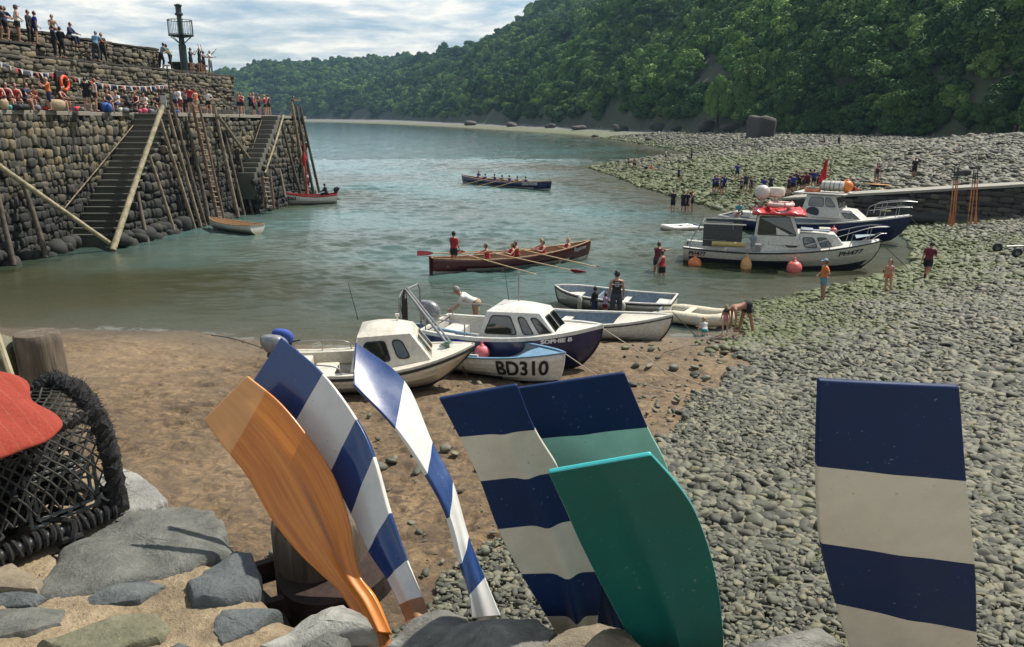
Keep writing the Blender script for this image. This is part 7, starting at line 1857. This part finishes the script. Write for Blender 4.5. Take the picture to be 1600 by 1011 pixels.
def slab(px, top, th, mat, seed, label=None, dome=.008, edge=.10, rgh=.003, red=None):
    P = [PZ(u, v, ZQ + top) for u, v in px]; n = len(P); c = sum(P, Vector()) / n
    # resample the outline with jagged detail
    per = []; r = np.random.default_rng(seed)
    for i in range(n):
        a, b_ = P[i], P[(i + 1) % n]
        for k in range(8): per.append(a.lerp(b_, k / 8))
    m_ = len(per); rad_ = [(p - c).length for p in per]; R0 = sum(rad_) / m_
    ph = r.uniform(0, 6.28, 6); V = []; rings = [0, .12, .25, .4, .55, .68, .78, .86, .92, .96, .985, 1.0, 1.012, 1.0]
    zoff = [0] * 11 + [0, 0, 0]
    for ri, s in enumerate(rings):
        for i, p in enumerate(per):
            a = i / m_ * 2 * math.pi; jag = 1 + .018 * math.sin(9 * a + ph[0]) + .014 * math.sin(17 * a + ph[1]) + .010 * math.sin(31 * a + ph[2])
            q = c + (p - c) * s * jag; q = Vector((q.x, q.y, 0)); e = max(0, 1 - s)
            z = ZQ + top + dome * (1 - s * s) - th * .0
            if s > .9: z -= edge * .14 * ((s - .9) / .1) ** 2
            if ri == 12: z -= th * .45
            if ri == 13: z -= th
            nz = fbm(np.array([q.x * 10]), np.array([q.y * 10]), 1.6, 3, seed % 30)[0] * rgh + rgh * .5 * math.floor(2.5 * math.sin(q.x * 23 + q.y * 31 + ph[3]))
            V.append((q.x, q.y, z + nz * (1 if ri < 12 else .3)))
    F = [(i * m_ + k, (i + 1) * m_ + k, (i + 1) * m_ + (k + 1) % m_, i * m_ + (k + 1) % m_) for i in range(len(rings) - 1) for k in range(m_)]
    mb = MB().add(V, F); o = mb.build('slab', mat, smooth=True); qp(o)
    if label: o['label'] = label
    return o
slab([(52, 912), (95, 858), (150, 822), (200, 800), (245, 788), (290, 786), (332, 797), (350, 812), (352, 832), (366, 862), (300, 884), (210, 905), (135, 925), (75, 932)], .022, .12, sg, 1, 'largest flat grey slab with a reddish back edge', dome=.010, rgh=.004)
slab([(186, 728), (222, 743), (262, 778), (238, 792), (190, 800), (150, 800), (150, 740)], .02, .2, slt, 2, 'pale rounded stone beside the lobster pot')
slab([(290, 912), (318, 886), (372, 862), (396, 868), (410, 905), (397, 930), (360, 938), (300, 938)], .025, .12, sbm, 3, 'blue grey knobbly stone right of the largest slab', dome=.018, rgh=.005)
slab([(126, 938), (160, 918), (228, 902), (262, 912), (222, 940), (142, 948)], .012, .06, sbm, 4)
slab([(332, 966), (346, 952), (442, 950), (396, 985), (346, 1004), (332, 985)], .015, .07, sbm, 5)
slab([(58, 1000), (178, 962), (248, 955), (266, 975), (250, 997), (190, 1013), (100, 1020)], .018, .07, sgr, 6, 'olive brown slab low in the corner of the photo')
slab([(-40, 958), (60, 945), (106, 950), (95, 972), (40, 990), (-40, 1003)], .012, .06, sg, 7); slab([(-40, 925), (40, 920), (76, 935), (50, 948), (-40, 950)], .012, .06, sbm, 8)
slab([(398, 1016), (466, 972), (538, 944), (572, 956), (590, 985), (520, 998), (450, 1022)], .03, .16, sl, 9, dome=.02, edge=.2, rgh=.005)
slab([(595, 1008), (640, 972), (700, 948), (732, 960), (745, 985), (690, 1014)], .03, .16, sl, 10, dome=.02, edge=.2, rgh=.005)
slab([(650, 1022), (700, 987), (765, 960), (838, 964), (872, 985), (852, 1022), (740, 1036)], .035, .18, sl, 11, dome=.022, edge=.2, rgh=.005)
slab([(836, 1010), (876, 988), (940, 974), (985, 984), (1006, 1012), (920, 1034)], .03, .16, sbr, 12, dome=.02, edge=.2, rgh=.004)
slab([(1150, 1016), (1210, 992), (1288, 986), (1325, 1012), (1230, 1034)], .02, .14, sl, 13, dome=.02, edge=.2, rgh=.005)
slab([(248, 1016), (280, 1002), (303, 1012), (284, 1030)], .01, .05, sbm, 14); slab([(468, 1006), (510, 990), (548, 1000), (530, 1024), (484, 1026)], .05, .1, sg, 15)
slab([(-60, 880), (20, 878), (66, 905), (60, 920), (-60, 915)], .03, .1, sbr, 16)
slab([(330, 1040), (440, 1030), (470, 1075), (360, 1090)], .02, .08, sg, 18); slab([(560, 1030), (680, 1030), (700, 1080), (580, 1090)], .02, .08, sbm, 19); slab([(60, 1040), (200, 1035), (220, 1090), (80, 1100)], .02, .08, sbm, 20)
# timber piles
def pile(u, v, t, r, z0, label, lean, cat='post', bands=()):
    top = PT(u, v, t); e = empty('timber_pile', label, cat, (top.x - lean[0], top.y - lean[1], z0), group='thick timber piles at the quay wall'); H_ = top.z - z0
    mb = MB(); n = 26; rs = [0, .12, .5, .85, 1]; V = []
    pr = [(r * 1.12, 0), (r * 1.06, H_ * .4), (r, H_ * .75), (r * .99, H_ - .03), (r * .95, H_ - .008), (r * .88, H_), (r * .5, H_ + .004), (.004, H_ + .006)]
    for (rr, z) in pr:
        for k in range(n):
            a = 2 * math.pi * k / n; q = rr * (1 + .018 * math.sin(a * 5 + u) + .012 * math.sin(a * 11)); f = z / H_; V.append((q * math.cos(a) + lean[0] * f, q * math.sin(a) + lean[1] * f, z))
    mb.add(V, [(i * n + k, i * n + (k + 1) % n, (i + 1) * n + (k + 1) % n, (i + 1) * n + k) for i in range(len(pr) - 1) for k in range(n)] + [tuple(range(n - 1, -1, -1))])
    mb.build('trunk', m_pile, e, smooth=True)
    for (h, w_) in bands:
        f = h / H_; MB().lathe([(r * 1.08, -w_ / 2), (r * 1.14, -w_ / 2), (r * 1.14, w_ / 2), (r * 1.08, w_ / 2)], 26, c=(lean[0] * f, lean[1] * f, h)).build('iron_band', rustd, e)
    return e, H_
rustd = paint('rusty_iron', (.035, .018, .014), .8, wear=.3, scale=25, bmp=.4)
m, nt, b = newmat('pile_wood'); g_ = nd(nt, 'ShaderNodeTexCoord'); mp = nd(nt, 'ShaderNodeMapping'); mp.inputs['Scale'].default_value = (1, 1, .10); nt.links.new(g_.outputs['Object'], mp.inputs[0])
n1 = noise(nt, 40, 7, .7, vec=mp.outputs[0]); n2 = noise(nt, 4, 5, .6, 'pos'); c = ramp(nt, n1, [(.3, (.045, .034, .024)), (.55, (.13, .10, .07)), (.75, (.22, .18, .13))]); c = mixc(nt, ramp(nt, n2, [(.45, 0.0), (.65, .6)]), c, (.06, .045, .03))
nt.links.new(c, b.inputs['Base Color']); b.inputs['Roughness'].default_value = .85; bump(nt, b, n1, .7, .01); m_pile = m
pile(56, 520, 2.75, .078, 2.2, 'round topped timber pile standing behind the lobster pot', (-.14, .0))
e, H_ = pile(500, 800, 1.98, .125, 2.2, 'dark timber pile with rusty bands behind the wooden oar blade', (-.08, .10), bands=())
_b = PT(525, 905, 1.93); mb = MB()
for rr, hh in ((.135, .055),): mb.lathe([(rr, -hh / 2), (rr + .012, -hh / 2), (rr + .012, hh / 2), (rr, hh / 2)], 26)
mb.box((-.16, -.11, -.01), (.30, .02, .06), rz=.3).box((-.20, .03, .0), (.34, .02, .06), rz=.35)
o = mb.build('iron_strap', rustd); o.location = _b - Vector((0, -.03, 0)); o.rotation_euler = (.12, -.1, 0); tag(o, 'rusty iron strap around the pile behind the wooden oar blade', 'iron strap')
# thin stick beside the pile
tag(MB().tube([PT(-5, 520, 2.6), PT(36, 640, 2.5)], .010, 7).build('stick', m_wood_p, smooth=True), 'thin slanting stick left of the round topped timber pile', 'stick')
U, F = rough_rock(6, 3, .25, 77); U *= np.array((.10, .08, .08)); o = link('rock', mesh_np('rock', U, F, col=np.full(len(U), .5)), sgr, smooth=True); o.location = PT(-14, 560, 2.75); tag(o, 'lichen covered rock at the left edge beside the timber pile', 'rock')

# ================================================================== OAR BLADES
def curve2(px, n):
    """resample a pixel polyline smoothly to n points at parameters given by point index"""
    return [Vector((p.x, p.y, 0)) for p in catmull([(u, v, 0) for u, v in px], n)]
def gloss(name, c, rough=.22, wear=.10, edge=None, coat=.7, marks=.5, spec=.5):
    m, nt, b = newmat(name); n = noise(nt, 14, 7, .65, 'obj'); n2 = noise(nt, 120, 3, .6, 'obj'); n3 = noise(nt, 5, 3, .5, 'obj')
    cc = mixc(nt, ramp(nt, n, [(.3, 0.0), (.7, 1.0)]), tuple(x * (1 - wear) for x in c), tuple(min(1, x * (1 + wear)) for x in c))
    cc = mixc(nt, ramp(nt, noise(nt, 3.2, 7, .72, 'obj'), [(.56, 0.0), (.70, .28)]), cc, tuple(x * .6 + .02 for x in c))
    cc = mixc(nt, ramp(nt, mth(nt, 'ADD', mth(nt, 'MULTIPLY', mth(nt, 'ABSOLUTE', mth(nt, 'SUBTRACT', attr(nt, 'across'), .5)), 2.0), mth(nt, 'MULTIPLY', n2, .16)), [(1.055, 0.0), (1.075, .8)]), cc, (.34, .30, .24))
    cc = mixc(nt, ramp(nt, mth(nt, 'ADD', n2, mth(nt, 'MULTIPLY', n, .25)), [(.80, 0.0), (.88, marks)]), cc, tuple(min(1, x * .35 + .25 * (sum(c) < .6)) for x in c))
    nt.links.new(cc, b.inputs['Base Color']); b.inputs['Coat Weight'].default_value = coat; b.inputs['Coat Roughness'].default_value = .10; b.inputs['Specular IOR Level'].default_value = .22 if coat < .2 else .4
    nt.links.new(mth(nt, 'ADD', mth(nt, 'MULTIPLY', n, .3), rough - .05, True), b.inputs['Roughness']); bump(nt, b, mth(nt, 'ADD', mth(nt, 'MULTIPLY', n3, 1.0), mth(nt, 'MULTIPLY', n2, .05)), .22, .01); return m
bl_blue = gloss('blade_blue', (.007, .040, .150)); bl_navy = gloss('blade_navy', (.004, .019, .072), .5, coat=.0); bl_white = gloss('blade_white', (.60, .59, .55), .35, coat=.3, marks=.6); bl_grey = gloss('blade_shaded_white', (.50, .475, .40), .5, coat=.1, marks=.6)  # the last is the white paint with shade toned into its colour
bl_teal = gloss('blade_teal', (.003, .100, .088), .5, coat=.05); bl_turq = gloss('blade_turquoise', (.30, .56, .46), .4, coat=.2); bl_turqe = gloss('blade_edge_turquoise', (.03, .38, .38), .35)
m, nt, b = newmat('blade_varnished_wood')
al = attr(nt, 'along'); ac = attr(nt, 'across'); cb_ = nd(nt, 'ShaderNodeCombineXYZ'); nt.links.new(mth(nt, 'MULTIPLY', al, 1.6), cb_.inputs[0]); nt.links.new(mth(nt, 'MULTIPLY', ac, 7.0), cb_.inputs[1])
n1 = noise(nt, 1.6, 6, .6, vec=cb_.outputs[0]); n2 = noise(nt, 9, 5, .6, vec=cb_.outputs[0])
c = ramp(nt, n1, [(.30, (.36, .095, .007)), (.5, (.54, .165, .014)), (.70, (.64, .24, .028))]); c = mixc(nt, ramp(nt, n2, [(.55, 0.0), (.75, .45)]), c, (.30, .095, .015))
# darker heartwood streak beside the spine and a paler repaired tip
st1 = mth(nt, 'SUBTRACT', 1.0, mth(nt, 'MULTIPLY', mth(nt, 'ABSOLUTE', mth(nt, 'SUBTRACT', ac, .60)), 16.0), True)
st2 = mth(nt, 'MULTIPLY', st1, ramp(nt, al, [(.25, 0.0), (.40, 1.0), (1.0, 1.0)])); c = mixc(nt, mth(nt, 'MULTIPLY', st2, .8), c, (.20, .060, .012))
pl_ = ramp(nt, mth(nt, 'ADD', al, mth(nt, 'MULTIPLY', ac, .10)), [(.0, 1.0), (.17, 1.0), (.175, 0.0)]); c = mixc(nt, mth(nt, 'MULTIPLY', pl_, .55), c, (.68, .38, .15))
nt.links.new(c, b.inputs['Base Color']); b.inputs['Roughness'].default_value = .42; b.inputs['Coat Weight'].default_value = .25; b.inputs['Coat Roughness'].default_value = .14; bump(nt, b, n2, .12, .005); bl_wood = m
def blade(label, Lp, Rp, bands, mats, tt, tb, dLR=0.0, ridge=.012, rw=.16, bow=0.0, th=.011, sub=6, shaftm=None, edge_m=None, shaft_r=.021, cup=0.0, rpos=.5):
    """Lp, Rp: matching stations down the two edges (photo pixels); each station gets its own depth; bands[i] = material of the strip below station i"""
    A_ = catmull([(u, v, 0) for u, v in Lp], sub); B_ = catmull([(u, v, 0) for u, v in Rp], sub); n = len(A_); nc = 20
    V = []; al = []; ac = []; rows = []
    for i in range(n):
        s = i / (n - 1); t = lerp(tt, tb, s) + bow * math.sin(math.pi * s)
        L3 = PT(A_[i].x, A_[i].y, t - dLR * (1 - s)); R3 = PT(B_[i].x, B_[i].y, t + dLR * (1 - s)); rows.append((L3, R3))
    for i in range(n):
        L3, R3 = rows[i]; s = i / (n - 1); a0 = rows[max(0, i - 1)]; a1 = rows[min(n - 1, i + 1)]
        dn = ((a1[0] + a1[1]) - (a0[0] + a0[1])).normalized(); w_ = (R3 - L3); nn = w_.cross(dn).normalized()
        if nn.dot(Vector((0, 0, CZ)) - L3) < 0: nn = -nn
        W_ = w_.length
        for k in range(nc + 1):
            f = k / nc; h = ridge * min(1, s * 1.4) * math.exp(-((f - rpos) / rw) ** 2) - cup * W_ * 4 * f * (1 - f) * .25
            V.append(L3 + w_ * f + nn * h); al.append(s); ac.append(f)
    m0 = len(V); nrm = []
    for i in range(n):
        L3, R3 = rows[i]; a0 = rows[max(0, i - 1)]; a1 = rows[min(n - 1, i + 1)]; dn = ((a1[0] + a1[1]) - (a0[0] + a0[1])).normalized(); w_ = (R3 - L3); nn = w_.cross(dn).normalized()
        if nn.dot(Vector((0, 0, CZ)) - L3) < 0: nn = -nn
        s = i / (n - 1)
        for k in range(nc + 1):
            f = k / nc; V.append(V[i * (nc + 1) + k] - nn * (th * (1 + 1.6 * s) * (.75 + .9 * min(1, s * 2) * math.exp(-((f - .5) / .2) ** 2)))); al.append(s); ac.append(f)
    F = []; M = []; q = nc + 1
    for i in range(n - 1):
        mi = bands[min(len(bands) - 1, i // sub)]
        for k in range(nc):
            F.append((i * q + k, i * q + k + 1, (i + 1) * q + k + 1, (i + 1) * q + k)); M.append(mi); F.append((m0 + i * q + k, m0 + (i + 1) * q + k, m0 + (i + 1) * q + k + 1, m0 + i * q + k + 1)); M.append(mi)
        me_ = mi if edge_m is None else edge_m
        F.append((i * q, (i + 1) * q, m0 + (i + 1) * q, m0 + i * q)); M.append(me_); F.append((i * q + nc, m0 + i * q + nc, m0 + (i + 1) * q + nc, (i + 1) * q + nc)); M.append(me_)
    for k in range(nc):
        F.append((k, m0 + k, m0 + k + 1, k + 1)); M.append(edge_m if edge_m is not None else bands[0]); i = n - 1; F.append((i * q + k, i * q + k + 1, m0 + i * q + k + 1, m0 + i * q + k)); M.append(bands[-1])
    c0 = (rows[-1][0] + rows[-1][1]) / 2; c00 = (rows[-4][0] + rows[-4][1]) / 2; d = (c0 - c00).normalized(); d = (d + Vector((0, .10, -.35))).normalized()
    z1 = gz(c0.x, c0.y + .6) ; Ls = (c0.z - z1) / max(.2, -d.z); foot = c0 + d * Ls
    e = empty('oar', label, 'oar', foot, group='oars leaning on the quay wall with their blades up')
    V = [v - foot for v in V]; me = bpy.data.meshes.new('blade'); me.from_pydata([tuple(v) for v in V], [], F); me.polygons.foreach_set('material_index', M); me.polygons.foreach_set('use_smooth', [True] * len(F))
    for nm, arr in (('along', al), ('across', ac)): a = me.attributes.new(nm, 'FLOAT', 'POINT'); a.data.foreach_set('value', np.asarray(arr, np.float32))
    bm = bmesh.new(); bm.from_mesh(me); bmesh.ops.recalc_face_normals(bm, faces=bm.faces); bm.to_mesh(me); bm.free()
    o = link('blade', me, mats, e); 
    try: o.data.set_sharp_from_angle(angle=R(40))
    except Exception: pass
    bv = o.modifiers.new('bevel', 'BEVEL'); bv.width = .0025; bv.segments = 2; bv.limit_method = 'ANGLE'; bv.angle_limit = R(50)
    w0 = (rows[-1][0] - rows[-1][1]).length / 2
    st0 = c0 - d * .02 - foot + (-(rows[-1][1] - rows[-1][0]).cross(d).normalized() if False else Vector((0, .022, -.01)))
    MB().tube([st0, st0 * .85 + (c0 + d * Ls * .15 - foot) * .0 , Vector((0, 0, .02))], [min(w0 * .7, shaft_r * .9), shaft_r, shaft_r * .8], 14).build('shaft', shaftm or mats[bands[-1]], e, smooth=True)
    MB().tube([(-0, 0, .02), (d * -.14)], [.017, .018], 12).build('grip', rub, e)
    return e
# A varnished wooden blade
blade('bare varnished orange wooden oar blade, leftmost of the blades',
      [(318, 655), (344, 692), (385, 744), (424, 812), (464, 862), (499, 896), (527, 922), (548, 955), (562, 988)],
      [(386, 587), (436, 628), (482, 684), (520, 744), (544, 815), (551, 862), (562, 900), (586, 935), (612, 990)],
      [0], [bl_wood], 1.92, 1.68, .0, ridge=.010, rw=.15, bow=.0, th=.010, rpos=.62, shaft_r=.023, shaftm=paint('shaft_wood', (.40, .14, .03), .35, wear=.2, scale=6, coat=.5))
# B blue and white broad blade
blade('second blade from the left, blue and white bands with a brown wooden neck',
      [(394, 596), (458, 664), (514, 742), (548, 804), (575, 862), (604, 906), (623, 945), (636, 975)],
      [(438, 527), (504, 584), (556, 655), (583, 714), (608, 802), (634, 876), (658, 932), (672, 966)],
      [0, 1, 0, 1, 0, 1, 2], [bl_blue, bl_white, paint('neck_wood', (.32, .15, .06), .5, wear=.2)], 2.0, 1.72, .0, ridge=.008, rw=.25, bow=-.02, cup=.04, shaft_r=.024)
# C narrow, edge-on
blade('narrow blue and white blade seen edge-on, third from the left',
      [(553, 600), (618, 668), (668, 740), (703, 808), (722, 880), (733, 930), (737, 966)],
      [(556, 534), (632, 594), (676, 690), (708, 752), (733, 838), (758, 902), (782, 962)],
      [0, 1, 0, 1, 0, 1], [bl_blue, bl_white], 1.85, 1.71, .05, ridge=.006, rw=.25, cup=.05, shaft_r=.024)
# E behind D
blade('navy blade with a pale turquoise band, behind the two blades in front of it',
      [(780, 612), (806, 690), (842, 770), (880, 850), (915, 930), (940, 985)],
      [(976, 583), (1012, 668), (1046, 745), (1030, 840), (990, 930), (985, 985)],
      [0, 1, 0, 0, 0], [bl_navy, bl_turq], 1.52, 1.80, 0, ridge=.014, rw=.12, th=.012, cup=.02)
# D
blade('broad blade with navy and shade-toned white bands, left of the teal one',
      [(686, 624), (717, 683), (750, 752), (778, 827), (814, 897), (853, 963), (870, 992)],
      [(808, 602), (836, 672), (876, 738), (912, 812), (938, 893), (935, 962), (928, 990)],
      [0, 1, 0, 1, 0, 1], [bl_navy, bl_grey], 1.40, 1.70, 0, ridge=.022, rw=.11, th=.012, rpos=.58, cup=.0)
# F teal
blade('plain dark teal blade in front of the striped ones',
      [(857, 740), (883, 796), (908, 852), (945, 925), (985, 1000), (1010, 1050)],
      [(1018, 712), (1062, 762), (1092, 812), (1118, 895), (1130, 985), (1130, 1050)],
      [0], [bl_teal, bl_turqe], 1.15, 1.66, 0, ridge=.016, rw=.10, th=.011, edge_m=1, bow=.02)
# G
blade('tall broad navy and white blade standing alone at the right',
      [(1280, 596), (1277, 729), (1283, 849), (1305, 943), (1345, 1060), (1390, 1160)],
      [(1500, 606), (1511, 752), (1524, 882), (1527, 988), (1527, 1070), (1500, 1160)],
      [0, 1, 0, 1, 1], [bl_navy, bl_grey], .99, 1.50, .02, ridge=.004, rw=.12, th=.012, cup=-.012)

# ================================================================== LOBSTER POT
o0 = PZ(186, 790, ZQ + .05); o1 = PZ(0, 866, ZQ + .05); dx = (o1 - o0).normalized(); yawp = math.atan2(dx.y, dx.x)
pot = empty('lobster_pot', 'black rope-bound lobster pot with netting at the left edge', 'lobster pot', o0, yawp)
LP, WP, HPt = .66, .40, .30   # x towards the left, y: away from the camera is negative
ydir = Vector((-dx.y, dx.x)); sy = -1 if ydir.y > 0 else 1; sy = 1 if ydir.y > 0 else -1
def arch(a):  # a 0 front-bottom .. 1 back-bottom
    th = math.pi * a; return (sy * WP * (.5 - .5 * math.copysign(abs(math.cos(th)) ** .75, math.cos(th))), HPt * math.sin(th) ** .62)
m_pot = paint('tarred_rope', (.016, .016, .016), .95, wear=.4, scale=40, bmp=.9); m_net = paint('pot_net', (.038, .037, .032), .9, wear=.3, scale=50); m_tube = pm('pot_pipe', (.03, .032, .034), .4)
def twisted(mb, path, R_, r, turns, strands=3):
    n = len(path)
    for s in range(strands):
        pts = []
        for i, p in enumerate(path):
            t = (path[min(i + 1, n - 1)] - path[max(i - 1, 0)]).normalized(); a = Vector((1, 0, 0)) if abs(t.x) < .5 else Vector((0, 0, 1)); a = (a - t * a.dot(t)).normalized(); b_ = t.cross(a)
            ph = 2 * math.pi * (turns * i / n + s / strands); pts.append(p + (a * math.cos(ph) + b_ * math.sin(ph)) * R_)
        mb.tube(pts, [r * random.uniform(.8, 1.25) for _ in pts], 6)
    for k in range(n * 22):
        p = random.choice(path); d = Vector((random.gauss(0, 1), random.gauss(0, 1), random.gauss(0, 1))).normalized(); q = p + d * (R_ + r) * .8; mb.tube([q, q + d * random.uniform(.003, .010) + Vector((random.gauss(0, .006), random.gauss(0, .006), random.gauss(0, .006)))], [.0011, .0005], 3, cap=False)
for x in (0.0, LP * .5, LP): 
    path = [Vector((x, *arch(i / 90))) for i in range(91)]; mb = MB(); twisted(mb, path, .012, .0135, 13); mb.build('hoop', m_pot, pot, smooth=True)
for a in (.27, .55):
    y, z = arch(a); path = [Vector((x_ * LP / 40, y, z - .012 * math.sin(x_ / 40 * math.pi * 2))) for x_ in range(41)]; mb = MB(); twisted(mb, path, .009, .010, 26); mb.build('side_rope', m_net if a == .27 else m_pot, pot, smooth=True)
mb = MB()
for y in (0, sy * WP): mb.tube([(-.02, y, -.005), (LP + .02, y, -.005)], .016, 10)
for x in (0, LP * .5, LP): mb.tube([(x, 0, -.005), (x, sy * WP, -.005)], .014, 8)
mb.build('base_frame', m_tube, pot, smooth=True)
mb = MB()
for k in range(34):
    x = .02 + k * .019 + random.uniform(-.004, .004); mb.torus((x, 0, -.005), .021, .0062, 12, 5, rot=Matrix.Rotation(math.pi / 2 + random.uniform(-.3, .3), 3, 'Y') @ Matrix.Rotation(.1, 3, 'X'))
mb.build('binding', m_pot, pot, smooth=True)
mb = MB(); nl = 24
for k in range(-nl, nl * 2):
    for sgn in (1, -1):
        pts = []
        for i in range(31):
            a = .02 + .96 * i / 30; x = (k / nl) * LP * 1.0 + sgn * (i / 30) * LP * .9 - (0 if sgn > 0 else 0)
            if 0 <= x <= LP: y, z = arch(a); pts.append(Vector((x, y, z * .97 + .002 * math.sin(i * 2.1 + k))))
            else:
                if len(pts) > 1: mb.tube(pts, .0028, 4, cap=False)
                pts = []
        if len(pts) > 1: mb.tube(pts, .0028, 4, cap=False)
mb.build('netting', m_net, pot)
mb = MB()
for (x, y, z, sx_, sz_) in ((.12, sy * .02, .085, .13, .10),):
    for (a, b_) in (((-1, -1), (1, -1)), ((1, -1), (1, 1)), ((1, 1), (-1, 1)), ((-1, 1), (-1, -1))):
        for off in (0, .016): mb.tube([(x + a[0] * (sx_ / 2 + off), y, z + a[1] * (sz_ / 2 + off)), (x + b_[0] * (sx_ / 2 + off), y, z + b_[1] * (sz_ / 2 + off))], .005, 6)
mb.build('entrance_frame', pm('pot_frame_grey', (.10, .11, .11), .5), pot)
mb = MB()
for i in range(9): mb.box((.1 + i * .028, sy * -.055, -.05), (.006, .13, .006)); 
for i in range(6): mb.box((.21, sy * (-.055 + (i - 2.5) * .024), -.05), (.25, .006, .006))
o = mb.build('plastic_grid', black, pot); o.rotation_euler = (0, .0, 0)
# tangle of line and weed inside
mb = MB()
for k in range(420):
    c = Vector((random.uniform(.05, LP), sy * random.uniform(.05, WP - .05), random.uniform(.01, .12))); pts = [c]
    for j in range(6): pts.append(pts[-1] + Vector((random.gauss(0, .03), random.gauss(0, .03), random.gauss(0, .016))))
    mb.tube(catmull(pts, 3), random.choice([.002, .004, .008]), 5)
mb.build('inner_tangle', m_pot, pot, smooth=True)
# red net bag lying on top
q = pot.location; bpy.context.view_layer.update(); c_ = pot.matrix_world @ Vector((.27, sy * .12, HPt + .015)); U, F = rough_rock(18, 2.3, .75, 917); U = U * np.array((.175, .14, .026)); U[:, 2] += .003 * np.sin(U[:, 0] * 60 + U[:, 1] * 25) - .35 * np.maximum(0, np.abs(U[:, 0]) - .1) ** 1.5
m, nt, b = newmat('red_net'); tcn = nd(nt, 'ShaderNodeTexCoord'); wv = nd(nt, 'ShaderNodeTexWave'); wv.inputs['Scale'].default_value = 11; wv.inputs['Distortion'].default_value = 2.0; nt.links.new(tcn.outputs['Object'], wv.inputs[0])
n1 = noise(nt, 110, 6, .8, 'obj'); n2 = noise(nt, 18, 4, .6, 'obj'); c = mixc(nt, n1, (.20, .022, .014), (.52, .075, .038)); c = mixc(nt, ramp(nt, wv.outputs['Fac'], [(.90, 0.0), (.99, .10)]), c, (.60, .26, .18)); c = mixc(nt, ramp(nt, n2, [(.55, 0.0), (.7, .4)]), c, (.28, .04, .02))
nt.links.new(c, b.inputs['Base Color']); b.inputs['Roughness'].default_value = .95; bump(nt, b, n1, 1.0, .008)
o = link('net_bag', mesh_np('net_bag', U, F), m, smooth=True); o.location = c_; o.rotation_euler = (sy * .30, .0, yawp); tag(o, 'folded orange-red fishing net lying on top of the lobster pot', 'net')

# ================================================================== AIR
m = bpy.data.materials.new('haze_air'); m.use_nodes = True; nt = m.node_tree; nt.nodes.clear()
o_ = nt.nodes.new('ShaderNodeOutputMaterial'); pv = nt.nodes.new('ShaderNodeVolumePrincipled'); pv.inputs['Color'].default_value = (.26, .42, .60, 1); pv.inputs['Density'].default_value = .00016; pv.inputs['Anisotropy'].default_value = .2
nt.links.new(pv.outputs[0], o_.inputs['Volume'])
hz = MB().box((-100, 2200, 100), (9600, 5400, 212)).build('haze', m); tag(hz, kind='stuff')
